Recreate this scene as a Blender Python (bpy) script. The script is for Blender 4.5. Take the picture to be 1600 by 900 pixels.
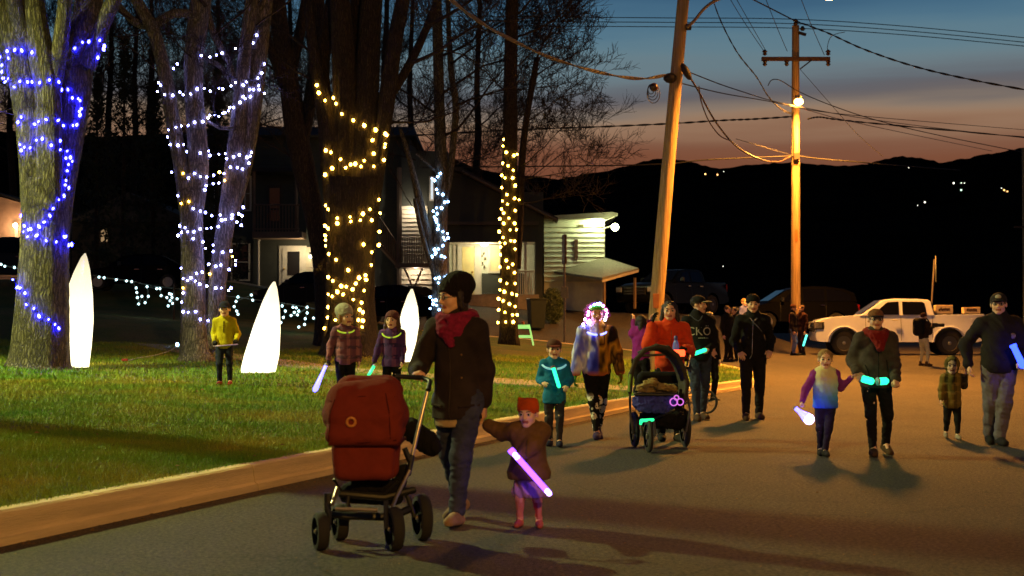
import bpy, math, random
import numpy as np
from mathutils import Vector, Matrix
from mathutils.bvhtree import BVHTree

random.seed(7); RNG = np.random.default_rng(7)
for o in list(bpy.data.objects): bpy.data.objects.remove(o)
SC = bpy.context.scene
COL = SC.collection
PI = math.pi

# ------------------------------------------------------------------ camera
F, CH, PITCH = 2200.0, 1.42, math.atan(50/2200.0)
cam_d = bpy.data.cameras.new('camera'); cam = bpy.data.objects.new('camera', cam_d); COL.objects.link(cam)
cam.location = (0, 0, CH); cam.rotation_euler = (PI/2 + PITCH, 0, 0)
cam_d.sensor_width = 36; cam_d.lens = F/1600*36
cam_d.clip_end = 5000; cam_d.clip_start = .1
cam_d.dof.use_dof = True; cam_d.dof.focus_distance = 19.0; cam_d.dof.aperture_fstop = 3.4
SC.camera = cam
SC.view_settings.view_transform = 'Standard'; SC.view_settings.look = 'None'
SC.view_settings.exposure = 0.0; SC.view_settings.gamma = 1.0

def lin(c):
    return tuple(((v/255)/12.92 if v/255 <= .04045 else ((v/255+.055)/1.055)**2.4) for v in c)

# ------------------------------------------------------------------ dusk sky
W = bpy.data.worlds.new('World'); SC.world = W; W.use_nodes = True
nt = W.node_tree; nt.nodes.clear()
wo = nt.nodes.new('ShaderNodeOutputWorld'); wb = nt.nodes.new('ShaderNodeBackground')
tc = nt.nodes.new('ShaderNodeTexCoord'); sep = nt.nodes.new('ShaderNodeSeparateXYZ')
nt.links.new(tc.outputs['Generated'], sep.inputs[0])
mp = nt.nodes.new('ShaderNodeMapping'); mp.inputs['Scale'].default_value = (2.2, 2.2, 26)
nt.links.new(tc.outputs['Generated'], mp.inputs[0])
nz = nt.nodes.new('ShaderNodeTexNoise'); nz.inputs['Scale'].default_value = 1.6; nz.inputs['Detail'].default_value = 4; nz.inputs['Roughness'].default_value = .5
nt.links.new(mp.outputs[0], nz.inputs['Vector'])
m1 = nt.nodes.new('ShaderNodeMath'); m1.operation = 'MULTIPLY_ADD'; m1.inputs[1].default_value = .034; m1.inputs[2].default_value = -.017
nt.links.new(nz.outputs['Fac'], m1.inputs[0])
m2 = nt.nodes.new('ShaderNodeMath'); m2.operation = 'ADD'
nt.links.new(sep.outputs['Z'], m2.inputs[0]); nt.links.new(m1.outputs[0], m2.inputs[1])
m3 = nt.nodes.new('ShaderNodeMath'); m3.operation = 'MULTIPLY'; m3.inputs[1].default_value = 2.0; m3.use_clamp = True
nt.links.new(m2.outputs[0], m3.inputs[0])
rp = nt.nodes.new('ShaderNodeValToRGB'); rp.color_ramp.interpolation = 'B_SPLINE'
SKY = [(.0, (76, 38, 28)), (.17, (102, 57, 40)), (.225, (122, 76, 54)), (.25, (118, 80, 62)), (.275, (152, 120, 94)), (.295, (128, 116, 104)),
       (.312, (84, 80, 88)), (.335, (104, 116, 122)), (.37, (98, 124, 134)), (.41, (74, 110, 132)), (.46, (50, 84, 113)), (.6, (22, 50, 84)), (1.0, (8, 18, 36))]
el = rp.color_ramp.elements
el[0].position = SKY[0][0]; el[0].color = (*lin(SKY[0][1]), 1); el[1].position = 1; el[1].color = (*lin(SKY[-1][1]), 1)
for p_, c_ in SKY[1:-1]:
    e_ = el.new(p_); e_.color = (*lin(c_), 1)
nt.links.new(m3.outputs[0], rp.inputs[0]); nt.links.new(rp.outputs[0], wb.inputs[0]); nt.links.new(wb.outputs[0], wo.inputs[0])
wb.inputs[1].default_value = 1.10

# ------------------------------------------------------------------ street light (the lamps' housings are built further down)
def lamp_light(name, loc, col, watts, r=.12):
    l = bpy.data.lights.new(name, 'POINT'); l.energy = watts; l.color = col; l.shadow_soft_size = r
    o = bpy.data.objects.new(name, l); o.location = loc; COL.objects.link(o); return o
def lamp_beam(name, loc, aim, col, watts, size, blend, r=.12):
    l = bpy.data.lights.new(name, 'SPOT'); l.energy = watts; l.color = col; l.shadow_soft_size = r; l.spot_size = math.radians(size); l.spot_blend = blend
    o = bpy.data.objects.new(name, l); o.location = loc; o.rotation_euler = (Vector(aim)-Vector(loc)).to_track_quat('-Z', 'Y').to_euler(); COL.objects.link(o); return o
SODIUM = (1.0, .37, .05); MERC = (.80, .82, .27)
LAMP_LEFT = (-12.3, 19.0, 10.0); LAMP_P1 = (7.25, 31.4, 8.62); LAMP_P2 = (10.22, 48.4, 9.15); LAMP_NEAR = (5.2, -9.0, 8.5)
lamp_beam('street_lamp_light', LAMP_LEFT, (-4.6, 13.4, 0), MERC, 12800, 150, .42)
lamp_beam('street_lamp_light', LAMP_P1, (6.8, 29.4, 0), SODIUM, 17000, 132, .6, .6)
lamp_light('street_lamp_light', LAMP_P1, SODIUM, 330)
lamp_beam('street_lamp_light', LAMP_P2, (10.2, 48.3, 0), SODIUM, 15500, 146, .4, .4)
lamp_light('street_lamp_light', LAMP_P2, SODIUM, 70)
lamp_light('street_lamp_light', LAMP_NEAR, (1.0, .48, .07), 6700)

# ------------------------------------------------------------------ pixel helpers (pixel of the 1600x900 photo -> place)
def ray(px, py):
    v = Vector(((px-800)/F, 1, -(py-450)/F)); v.rotate(Matrix.Rotation(PITCH, 3, 'X')); return v
def at(px, py, d):
    v = ray(px, py); return Vector((v.x/v.y*d, d, CH + v.z/v.y*d))
def sm(a, b, x):
    t = np.clip((np.asarray(x, float)-a)/(b-a), 0, 1); return t*t*(3-2*t)

# ------------------------------------------------------------------ mesh helpers
def mkmesh(name, V, faces, mats=(), smooth=True, midx=None):
    V = np.asarray(V, np.float32).reshape(-1, 3)
    me = bpy.data.meshes.new(name)
    if isinstance(faces, np.ndarray):
        n, k = faces.shape if len(faces) else (0, 3)
        me.vertices.add(len(V)); me.vertices.foreach_set('co', V.ravel())
        me.loops.add(n*k); me.loops.foreach_set('vertex_index', faces.astype(np.int32).ravel())
        me.polygons.add(n); me.polygons.foreach_set('loop_start', np.arange(0, n*k, k, dtype=np.int32))
        me.polygons.foreach_set('loop_total', np.full(n, k, np.int32))
        me.update(calc_edges=True)
    else:
        me.from_pydata([tuple(map(float, v)) for v in V], [], faces)
    for m in (mats if isinstance(mats, (list, tuple)) else [mats]): me.materials.append(m)
    if midx is not None: me.polygons.foreach_set('material_index', np.asarray(midx, np.int32))
    me.polygons.foreach_set('use_smooth', np.full(len(me.polygons), bool(smooth)))
    me.update()
    return me
def link(name, me, parent=None, loc=None):
    o = bpy.data.objects.new(name, me); COL.objects.link(o)
    if parent is not None: o.parent = parent
    if loc is not None: o.location = loc
    return o
def tag(o, label=None, cat=None, group=None, kind=None):
    if label: o['label'] = label
    if cat: o['category'] = cat
    if group: o['group'] = group
    if kind: o['kind'] = kind
    return o
def thing(name, label, cat, loc=(0, 0, 0), rz=0, group=None):
    o = bpy.data.objects.new(name, None); COL.objects.link(o); o.location = loc; o.rotation_euler = (0, 0, rz)
    o.empty_display_size = .1
    return tag(o, label, cat, group)

class MB:
    """collects shapes into one mesh; vertices are stored in world or local coordinates as given"""
    def __init__(s): s.V = []; s.F = []; s.M = []; s.n = 0
    def add(s, V, Fs, mi=0):
        V = np.asarray(V, float).reshape(-1, 3)
        s.V.append(V); s.F += [tuple(int(i)+s.n for i in f) for f in Fs]; s.M += [mi]*len(Fs); s.n += len(V); return s
    def box(s, x0, x1, y0, y1, z0, z1, mi=0, M=None, b=0):
        if b:
            b = min(b, (x1-x0)/2.01, (y1-y0)/2.01, (z1-z0)/2.01)
            return s.rbox(x0, x1, y0, y1, z0, z1, b, mi, M)
        V = [(x, y, z) for z in (z0, z1) for y in (y0, y1) for x in (x0, x1)]
        if M is not None: V = [M @ Vector(v) for v in V]
        return s.add([tuple(v) for v in V], [(0, 2, 3, 1), (4, 5, 7, 6), (0, 1, 5, 4), (2, 6, 7, 3), (0, 4, 6, 2), (1, 3, 7, 5)], mi)
    def rbox(s, x0, x1, y0, y1, z0, z1, b, mi=0, M=None):
        # chamfered box: 24 vertices
        V = []; idx = {}
        for iz, z in enumerate((z0, z1)):
            for iy, y in enumerate((y0, y1)):
                for ix, x in enumerate((x0, x1)):
                    sx, sy, sz = (1 if ix == 0 else -1), (1 if iy == 0 else -1), (1 if iz == 0 else -1)
                    for ax, v in enumerate([(x, y+sy*b, z+sz*b), (x+sx*b, y, z+sz*b), (x+sx*b, y+sy*b, z)]):
                        idx[(ix, iy, iz, ax)] = len(V); V.append(v)
        Fs = []
        q = lambda *k: tuple(idx[a] for a in k)
        for ix in (0, 1): Fs.append(q(*[(ix, iy, iz, 0) for iy, iz in ((0, 0), (0, 1), (1, 1), (1, 0))]))
        for iy in (0, 1): Fs.append(q(*[(ix, iy, iz, 1) for ix, iz in ((0, 0), (1, 0), (1, 1), (0, 1))]))
        for iz in (0, 1): Fs.append(q(*[(ix, iy, iz, 2) for ix, iy in ((0, 0), (0, 1), (1, 1), (1, 0))]))
        for iy in (0, 1):
            for iz in (0, 1): Fs.append(q((0, iy, iz, 1), (1, iy, iz, 1), (1, iy, iz, 2), (0, iy, iz, 2)))
        for ix in (0, 1):
            for iz in (0, 1): Fs.append(q((ix, 0, iz, 0), (ix, 1, iz, 0), (ix, 1, iz, 2), (ix, 0, iz, 2)))
        for ix in (0, 1):
            for iy in (0, 1): Fs.append(q((ix, iy, 0, 0), (ix, iy, 1, 0), (ix, iy, 1, 1), (ix, iy, 0, 1)))
        for ix in (0, 1):
            for iy in (0, 1):
                for iz in (0, 1): Fs.append(q(*[(ix, iy, iz, a) for a in (0, 1, 2)]))
        if M is not None: V = [tuple(M @ Vector(v)) for v in V]
        return s.add(V, Fs, mi)
    def tube(s, P, R, n=8, mi=0, caps=True, rough=0.0, seed=0, flat=None):
        P = np.asarray([tuple(p) for p in P], float); m = len(P)
        R = np.full(m, R, float) if np.isscalar(R) else np.asarray(R, float)
        T = np.gradient(P, axis=0); T /= np.linalg.norm(T, axis=1)[:, None]+1e-12
        u = np.cross(T[0], (0, 0, 1.0))
        if np.linalg.norm(u) < .1: u = np.cross(T[0], (0, 1.0, 0))
        u /= np.linalg.norm(u)
        a = np.linspace(0, 2*PI, n, endpoint=False); out = []
        rg = np.random.default_rng(seed)
        ridge = rg.normal(0, 1, n)*rough if rough else np.zeros(n)
        for i in range(m):
            u = u-T[i]*np.dot(u, T[i]); u /= np.linalg.norm(u)+1e-12; v = np.cross(T[i], u)
            rr = R[i]*(1+ridge+(rg.normal(0, rough*.35, n) if rough else 0))
            out.append(P[i]+np.outer(rr*np.cos(a), u)+np.outer(rr*np.sin(a), v))
        V = np.concatenate(out); Fs = []
        for i in range(m-1):
            for j in range(n):
                k = (j+1) % n; Fs.append((i*n+j, i*n+k, (i+1)*n+k, (i+1)*n+j))
        if caps: Fs.append(tuple(range(n-1, -1, -1))); Fs.append(tuple((m-1)*n+j for j in range(n)))
        return s.add(V, Fs, mi)
    def lathe(s, prof, n=16, M=None, mi=0, caps=True):
        a = np.linspace(0, 2*PI, n, endpoint=False)
        V = [(r*math.cos(t), r*math.sin(t), z) for r, z in prof for t in a]
        Fs = [(i*n+j, i*n+(j+1) % n, (i+1)*n+(j+1) % n, (i+1)*n+j) for i in range(len(prof)-1) for j in range(n)]
        if caps: Fs.append(tuple(range(n-1, -1, -1))); Fs.append(tuple((len(prof)-1)*n+j for j in range(n)))
        if M is not None: V = [tuple(M @ Vector(v)) for v in V]
        return s.add(V, Fs, mi)
    def ball(s, c, r, n=8, mi=0, M=None):
        r = (r, r, r) if np.isscalar(r) else r
        k = max(4, n//2+1); prof = [(math.sin(PI*i/(k-1)), -math.cos(PI*i/(k-1))) for i in range(k)]
        prof[0] = (.02, -1); prof[-1] = (.02, 1)
        A = Matrix.Translation(c) @ (M if M is not None else Matrix()) @ Matrix.Diagonal((*r, 1))
        return s.lathe(prof, n, A, mi)
    def prism(s, poly, y0, y1, mi=0, M=None):
        """poly in (x,z), extruded along y"""
        n = len(poly); V = [(x, y0, z) for x, z in poly]+[(x, y1, z) for x, z in poly]
        if M is not None: V = [tuple(M @ Vector(v)) for v in V]
        Fs = [tuple(range(n)), tuple(range(2*n-1, n-1, -1))]+[(i, i+n, (i+1) % n+n, (i+1) % n) for i in range(n)]
        return s.add(V, Fs, mi)
    def mesh(s, name, mats, smooth=False):
        V = np.concatenate(s.V) if s.V else np.zeros((0, 3)); return mkmesh(name, V, s.F, mats, smooth, s.M)
    def build(s, name, mats, parent=None, smooth=False, loc=None, bevel=0, autosm=True):
        me = s.mesh(name, mats, smooth)
        if smooth and autosm:
            try: me.set_sharp_from_angle(angle=math.radians(42))
            except Exception: pass
        o = link(name, me, parent, loc)
        if bevel:
            b = o.modifiers.new('b', 'BEVEL'); b.width = bevel; b.segments = 2; b.limit_method = 'ANGLE'; b.angle_limit = math.radians(35)
        return o

# ------------------------------------------------------------------ materials
_MC = {}
def srgb(*c): return lin(c)
def mat(name, col, rough=.7, metal=0, emit=None, es=0, noise=.18, nscale=8, bump=0, bscale=40, spec=.5, stretch=(1, 1, 1), col2=None, coat=0, trans=0, alpha=1, thr=None):
    key = name
    if key in _MC: return _MC[key]
    m = bpy.data.materials.new(name); m.use_nodes = True; t = m.node_tree; b = t.nodes['Principled BSDF']
    b.inputs['Roughness'].default_value = rough; b.inputs['Metallic'].default_value = metal
    b.inputs['Specular IOR Level'].default_value = spec; b.inputs['Coat Weight'].default_value = coat
    if trans: b.inputs['Transmission Weight'].default_value = trans
    b.inputs['Base Color'].default_value = (*col, 1)
    tcn = t.nodes.new('ShaderNodeTexCoord'); mpn = t.nodes.new('ShaderNodeMapping'); mpn.inputs['Scale'].default_value = stretch
    t.links.new(tcn.outputs['Object'], mpn.inputs[0])
    if noise or col2 is not None:
        n = t.nodes.new('ShaderNodeTexNoise'); n.inputs['Scale'].default_value = nscale; n.inputs['Detail'].default_value = 6; n.inputs['Roughness'].default_value = .62
        t.links.new(mpn.outputs[0], n.inputs['Vector'])
        r = t.nodes.new('ShaderNodeValToRGB'); c2 = col2 if col2 is not None else tuple(min(1, v*(1+noise)) for v in col)
        c1 = col if col2 is not None else tuple(v*(1-noise) for v in col)
        lo, hi = thr if thr else (.32, .68)
        r.color_ramp.elements[0].position = lo; r.color_ramp.elements[1].position = hi
        r.color_ramp.elements[0].color = (*c1, 1); r.color_ramp.elements[1].color = (*c2, 1)
        t.links.new(n.outputs['Fac'], r.inputs[0]); t.links.new(r.outputs[0], b.inputs['Base Color'])
    if bump:
        n2 = t.nodes.new('ShaderNodeTexNoise'); n2.inputs['Scale'].default_value = bscale; n2.inputs['Detail'].default_value = 4
        t.links.new(mpn.outputs[0], n2.inputs['Vector'])
        bp = t.nodes.new('ShaderNodeBump'); bp.inputs['Strength'].default_value = min(1, bump); bp.inputs['Distance'].default_value = .02
        t.links.new(n2.outputs['Fac'], bp.inputs['Height']); t.links.new(bp.outputs[0], b.inputs['Normal'])
    if emit is not None:
        b.inputs['Emission Color'].default_value = (*emit, 1); b.inputs['Emission Strength'].default_value = es
    _MC[key] = m; return m
def nodes(m): return m.node_tree, m.node_tree.nodes['Principled BSDF']

# ------------------------------------------------------------------ signed-distance bodies -> one continuous surface (surface nets)
class SDF:
    def __init__(s, k=.02): s.p = []; s.k = k; s.cuts = []; s.disp = None; s.lo = np.full(3, 1e9); s.hi = np.full(3, -1e9)
    def _b(s, c, r):
        s.lo = np.minimum(s.lo, np.asarray(c)-r); s.hi = np.maximum(s.hi, np.asarray(c)+r)
    def cap(s, a, b, ra, rb=None, flat=1.0, k=None, op='+'):
        rb = ra if rb is None else rb; a = np.array(tuple(a), float); b = np.array(tuple(b), float)
        s.p.append(('c', a, b, ra, rb, flat, k, op))
        if op == '+': s._b(a, ra); s._b(b, rb)
        return s
    def ell(s, c, r, k=None, op='+', M=None):
        r = np.array((r, r, r) if np.isscalar(r) else r, float); c = np.array(tuple(c), float)
        s.p.append(('e', c, r, M, k, op))
        if op == '+': s._b(c, r.max())
        return s
    def cut(s, n, d): s.cuts.append((np.array(n, float), d)); return s      # keeps n.p <= d
    def ev(s, P, withdisp=True):
        D = None
        for q in s.p:
            if q[0] == 'c':
                _, a, b, ra, rb, fl, k, op = q
                A = a*[1, 1/fl, 1]; B = b*[1, 1/fl, 1]; pa = P*np.array([1, 1/fl, 1], np.float32)-A; ba = B-A
                h = np.clip((pa@ba)/(ba@ba+1e-12), 0, 1)
                d = np.sqrt(((pa-h[:, None]*ba)**2).sum(1))-(ra+(rb-ra)*h)
            else:
                _, c, r, M, k, op = q
                pp = P-c
                if M is not None: pp = pp@np.array(M, dtype=float)
                kk = np.sqrt(((pp/r)**2).sum(1)); d = (kk-1)*r.min() if r.max()/r.min() > 3 else kk*(kk-1)/(np.sqrt(((pp/r**2)**2).sum(1))+1e-9)
            k = s.k if k is None else k
            if D is None: D = d
            elif op == '+':
                h = np.clip(.5+.5*(D-d)/k, 0, 1); D = D*(1-h)+d*h-k*h*(1-h)
            else:
                h = np.clip(.5-.5*(D+d)/k, 0, 1); D = D*(1-h)-d*h+k*h*(1-h)
        if s.disp is not None and withdisp: D = D+s.disp(P)
        for n, dd in s.cuts: D = np.maximum(D, P@n-dd)
        return D
    def net(s, h, pad=None):
        pad = 2*h+.012 if pad is None else pad
        lo = s.lo-pad; hi = s.hi+pad
        N = np.ceil((hi-lo)/h).astype(int)+1
        g = [lo[i]+h*np.arange(N[i]) for i in range(3)]
        X, Y, Z = np.meshgrid(*g, indexing='ij')
        P = np.stack([X.ravel(), Y.ravel(), Z.ravel()], 1)
        D = s.ev(P).reshape(N)
        return nets(D, lo, h)
def nets(D, lo, h):
    S = D < 0
    c = S[:-1, :-1, :-1].astype(np.int8).copy()*0
    for i in (0, 1):
        for j in (0, 1):
            for k in (0, 1): c = c+S[i:S.shape[0]-1+i, j:S.shape[1]-1+j, k:S.shape[2]-1+k]
    act = (c > 0) & (c < 8); I = np.argwhere(act); idx = np.full(act.shape, -1, np.int64); idx[act] = np.arange(len(I))
    acc = np.zeros((len(I), 3)); cnt = np.zeros(len(I))
    for ax in range(3):
        o1, o2 = [q for q in range(3) if q != ax]
        for a in (0, 1):
            for b in (0, 1):
                off = np.zeros(3, int); off[o1] = a; off[o2] = b; A = I+off; B = A.copy(); B[:, ax] += 1
                da = D[A[:, 0], A[:, 1], A[:, 2]]; db = D[B[:, 0], B[:, 1], B[:, 2]]
                m = (da < 0) != (db < 0); t = np.where(m, da/(da-db+1e-12), 0); pt = off+np.zeros((len(I), 3)); pt[:, ax] += t
                acc[m] += pt[m]; cnt[m] += 1
    V = lo+h*(I+acc/cnt[:, None]); Q = []
    for ax in range(3):
        o1, o2 = (ax+1) % 3, (ax+2) % 3
        sl0 = [slice(None)]*3; sl1 = [slice(None)]*3; sl0[ax] = slice(0, -1); sl1[ax] = slice(1, None)
        s0 = S[tuple(sl0)]; s1 = S[tuple(sl1)]; E = np.argwhere(s0 != s1)
        E = E[(E[:, o1] > 0) & (E[:, o2] > 0) & (E[:, o1] < D.shape[o1]-1) & (E[:, o2] < D.shape[o2]-1)]
        if not len(E): continue
        inside = S[E[:, 0], E[:, 1], E[:, 2]]
        def cell(d1, d2):
            C = E.copy(); C[:, o1] += d1; C[:, o2] += d2; return idx[C[:, 0], C[:, 1], C[:, 2]]
        q = np.stack([cell(-1, -1), cell(0, -1), cell(0, 0), cell(-1, 0)], 1)
        q[~inside] = q[~inside][:, ::-1]; Q.append(q)
    return V, np.concatenate(Q)
def folds(amp, sc, seed=0, zs=1.0):
    r = np.random.default_rng(seed); K = r.normal(0, 1, (7, 3))*sc*np.array([1, 1, zs]); ph = r.uniform(0, 6.28, 7)
    def f(P):
        w = np.zeros(len(P)); q = P.copy()
        for i in range(7):
            w += np.sin(q@K[i]*2.2*(1+.25*i)+ph[i]+.8*w)/(1+.35*i)
        return amp*1.35*(np.abs(w)*.5-.4)
    return f

# ------------------------------------------------------------------ people
_HC = {}
def head_net(h, kid):
    key = ('h', h, kid)
    if key in _HC: return _HC[key]
    s = SDF(.07); jw = .92 if kid else 1.0
    s.ell((0, .04, .62), (.345, .41, .38)); s.ell((0, -.09, .38), (.285*jw, .29, .35)); s.ell((0, -.26, .11), (.12, .12, .10))
    for sx in (-1, 1):
        s.cap((sx*.2*jw, -.04, .22), (sx*.05, -.27, .10), .09); s.ell((sx*.165, -.245, .37), (.11, .11, .12))
    s.cap((-.15, -.335, .60), (.15, -.335, .60), .05); s.cap((0, -.37, .56), (0, -.455, .375), .028, .052, k=.04)
    s.cap((-.055, -.41, .35), (.055, -.41, .35), .038, k=.03); s.cap((-.075, -.365, .245), (.075, -.365, .245), .034, k=.03)
    s.cap((-.06, -.355, .195), (.06, -.355, .195), .036, k=.03)
    for sx in (-1, 1):
        s.ell((sx*.145, -.455, .505), (.085, .10, .058), k=.05, op='-'); s.ell((sx*.35, .06, .46), (.045, .09, .13), k=.03)
    s.cap((-.085, -.42, .2215), (.085, -.42, .2215), .013, k=.015, op='-')
    s.cap((0, .07, .3), (0, .13, -.3), .205, .225)
    _HC[key] = s.net(h); return _HC[key]
def hand_net(h, pose):
    key = ('n', h, pose)
    if key in _HC: return _HC[key]
    s = SDF(.03)
    s.cap((0, 0, .12), (0, 0, -.02), .115, .12, flat=.8)
    xs = (.155, .055, -.05, -.145); Ls = (.36, .42, .38, .29); cur = {'relaxed': (18, 28, 20), 'grip': (62, 78, 52), 'open': (4, 8, 6)}[pose]
    for i, (x, L) in enumerate(zip(xs, Ls)):
        s.cap((x*.6, 0, -.04), (x, 0, -.46+abs(x)*.2), .10, .078, k=.05)
        p = Vector((x, 0, -.47+abs(x)*.25)); a = 0; r = .056-.004*i
        for j, (f, c) in enumerate(zip((.45, .31, .24), cur)):
            a += math.radians(c+(i*4 if pose != 'open' else 0)); q = p+Vector((x*.18*(pose != 'grip'), -math.sin(a), -math.cos(a)))*L*f
            s.cap(p, q, r*(1-.1*j), r*(.92-.1*j), k=.012); p = q
    if pose == 'grip': T = [(.12, -.02, -.12), (.24, -.11, -.26), (.17, -.25, -.36), (.06, -.30, -.40)]
    else: T = [(.12, -.01, -.10), (.25, -.05, -.24), (.31, -.09, -.37), (.33, -.12, -.47)]
    for i in range(3): s.cap(T[i], T[i+1], (.085, .064, .054)[i], (.062, .053, .045)[i], k=.03 if i == 0 else .012)
    _HC[key] = s.net(h); return _HC[key]
def xf(V, M): A = np.array(M); return V@A[:3, :3].T+A[:3, 3]
def basis(x, y, z, t): 
    M = Matrix((( x.x, y.x, z.x, t.x), (x.y, y.y, z.y, t.y), (x.z, y.z, z.z, t.z), (0, 0, 0, 1))); return M
def ik(a, t, l1, l2, hint):
    a = Vector(a); t = Vector(t); d = t-a; L = d.length
    if L > (l1+l2)*.995: t = a+d*((l1+l2)*.995/L); d = t-a; L = d.length
    if L < abs(l1-l2)+.02: L = abs(l1-l2)+.02; d = d.normalized()*L; t = a+d
    x = (l1*l1-l2*l2+L*L)/(2*L); y = math.sqrt(max(l1*l1-x*x, 1e-6)); n = d/L; h = Vector(hint); h = h-n*h.dot(n); h.normalize()
    return a+n*x+h*y, t

SKIN = mat('skin', srgb(222, 172, 140), .55, noise=.07, nscale=30); SKINK = mat('skin_fair', srgb(234, 190, 160), .55, noise=.06, nscale=30)
EYEW = mat('eye', srgb(190, 185, 178), .25, noise=0); EYED = mat('iris', srgb(30, 22, 18), .2, noise=0); LIP = mat('lips', srgb(150, 82, 70), .5, noise=0)
HAIRD = mat('hair_dark', srgb(38, 26, 20), .55, noise=.4, nscale=60, bump=.6, bscale=120, stretch=(1, 1, .2))
HAIRB = mat('hair_blond', srgb(150, 115, 62), .55, noise=.3, nscale=60, bump=.6, bscale=120, stretch=(1, 1, .2))
HAIRM = mat('hair_brown', srgb(78, 52, 32), .55, noise=.3, nscale=60, bump=.6, bscale=120, stretch=(1, 1, .2))
def cl(name, *c, noise=.16, rough=.9, **k): return mat('cloth_'+name, srgb(*c), rough, noise=noise, nscale=k.pop('nscale', 14), bump=k.pop('bump', .35), bscale=k.pop('bscale', 260), spec=.25, **k)

class Person: pass
def person(label, px, d, H, gz, yaw=0, hy=0, hp=0, kid=0, hands=(None, None), hp_=('relaxed', 'relaxed'), feet=(None, None), jacket=None, pants=None,
           shoes=None, hat=None, hair=None, gloves=(None, None), bulk=.02, hem=.44, hood=None, skin=None, h=.013, lean=0, elb=(None, None), slim=1.0,
           glasses=False, seed=0, pbulk=0, coatflare=0, group=None, sit=False, collar=True, hx=0.0, cat='person', sleeve=1.0, drop=0, leglen=None):
    """hands: wrist targets as (px,py,depth offset) in the photo's pixels, or None for hanging"""
    X = at(px, 500, d).x; root = thing('person', label, cat, (X, d, gz), math.radians(yaw), group)
    Mi = root_m = Matrix.Translation((X, d, gz)) @ Matrix.Rotation(math.radians(yaw), 4, 'Z'); inv = Mi.inverted()
    skin = skin or (SKINK if kid else SKIN)
    hf = (.138, .182, .212)[kid]; hh = hf*H; chin = H-hh
    hipz = (.515, .49, .43)[kid]*H; shz = chin-(.052, .040, .03)[kid]*H; sw = (.100, .098, .10)[kid]*H*slim; l1 = (.175, .16, .15)[kid]*H; l2 = (.155, .145, .135)[kid]*H
    hw = .052*H; hipz -= drop; 
    P = Person(); P.root = root; P.M = Mi; P.inv = inv; P.H = H
    L = lambda q: inv @ (at(q[0], q[1], d+(q[2] if len(q) > 2 else 0)))
    ly = -lean*H       # forward lean of the chest
    pel = Vector((0, 0, hipz+.01*H)); wai = Vector((0, ly*.4, hipz+.10*H)); chs = Vector((0, ly*.85, shz-.07*H)); nek = Vector((0, ly, shz+.01*H)); sz = Vector((0, ly, shz-drop))
    chs.z -= drop; nek.z -= drop; wai.z -= drop
    sh = [Vector((-sw, ly, shz-.012*H-drop)), Vector((sw, ly, shz-.012*H-drop))]
    el = [None]*2; wr = [None]*2; hd = [None]*2
    for i, sx in enumerate((-1, 1)):
        tgt = L(hands[i]) if hands[i] is not None else sh[i]+Vector((sx*.035*H, -.03*H, -(l1+l2)*.975))
        hint = Vector(elb[i])+Vector((0, .35, -.45)) if elb[i] else Vector((sx*.3, .9, -.3))
        el[i], wr[i] = ik(sh[i], tgt, l1, l2, hint)
    kn = [None]*2; an = [None]*2; ft = [None]*2
    az = .048*H
    for i, sx in enumerate((-1, 1)):
        f = feet[i] or (sx*.048*H, 0, 0, 0); ft[i] = f
        hp3 = Vector((sx*hw, 0, hipz)); ll = (hipz-az)
        kn[i], an[i] = ik(hp3, Vector((f[0], f[1], az+f[2])), ll*.525, ll*.49, Vector((sx*.08, -1, .1)))
    # body, one continuous surface under the clothes
    s = SDF(.03)
    s.cap(pel, wai, .075*H, .068*H, .75); s.cap(wai, chs, .068*H, .078*H, .72); s.cap(sh[0], sh[1], .035*H)
    for i in (0, 1):
        s.cap(sh[i], el[i], .030*H, .023*H); s.cap(el[i], wr[i], .023*H, .017*H)
        s.cap(Vector(((-1, 1)[i]*hw, 0, hipz)), kn[i], .046*H, .032*H); s.cap(kn[i], an[i], .032*H, .020*H); s.cap(an[i], an[i]+Vector((0, -.06*H, -.03*H)), .02*H, .018*H)
    hmat = Matrix.Translation(Vector((hx, ly-.01*H, chin-drop))) @ Matrix.Rotation(math.radians(hy-yaw), 4, 'Z') @ Matrix.Rotation(math.radians(hp), 4, 'X')
    HS = hmat @ Matrix.Scale(hh, 4)
    P.HS = HS; P.hh = hh
    s.cap(nek-Vector((0, 0, .03*H)), HS @ Vector((0, .06, .15)), .036*H, .034*H)
    parts = []; 
    bv, bf = s.net(max(.02, h*1.6)); parts.append((bv, bf, 0))
    hv, hfc = head_net(.035 if h < .02 else .05, kid > 0); parts.append((xf(hv, HS), hfc, 1))
    hl = (.105, .10, .095)[kid]*H; P.hm = []; gl = [None, None]
    for i, sx in enumerate((-1, 1)):
        zax = -(wr[i]-el[i]).normalized() ; out = Vector((sx, 0, 0))
        pn = Vector((-sx, 0, 0)) if hands[i] is None else Vector((-sx*.35, .1, -.9)) if abs(zax.z) < .75 else Vector((-sx, -.1, 0))
        y = -(pn-zax*pn.dot(zax)).normalized(); x = y.cross(zax)
        # thumb (+x in the hand's frame) should point forward / inward
        want = Vector((0, -1, .3)) if abs(zax.z) >= .75 else Vector((-sx, 0, .3))
        mir = 1 if x.dot(want) > 0 else -1
        pv, pf = hand_net(.03 if h < .014 else .04 if h < .018 else .06, hp_[i])
        pv = pv*[mir, 1, 1]; pf = pf if mir == 1 else pf[:, ::-1]
        B = basis(x, y, zax, wr[i]) @ Matrix.Scale(hl*(1.12 if gloves[i] else 1), 4); P.hm.append(B)
        if gloves[i]: gl[i] = (xf(pv, B), pf)
        else: parts.append((xf(pv, B), pf, 0))
    Vs = []; Fs = []; mi = []; n = 0
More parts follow.
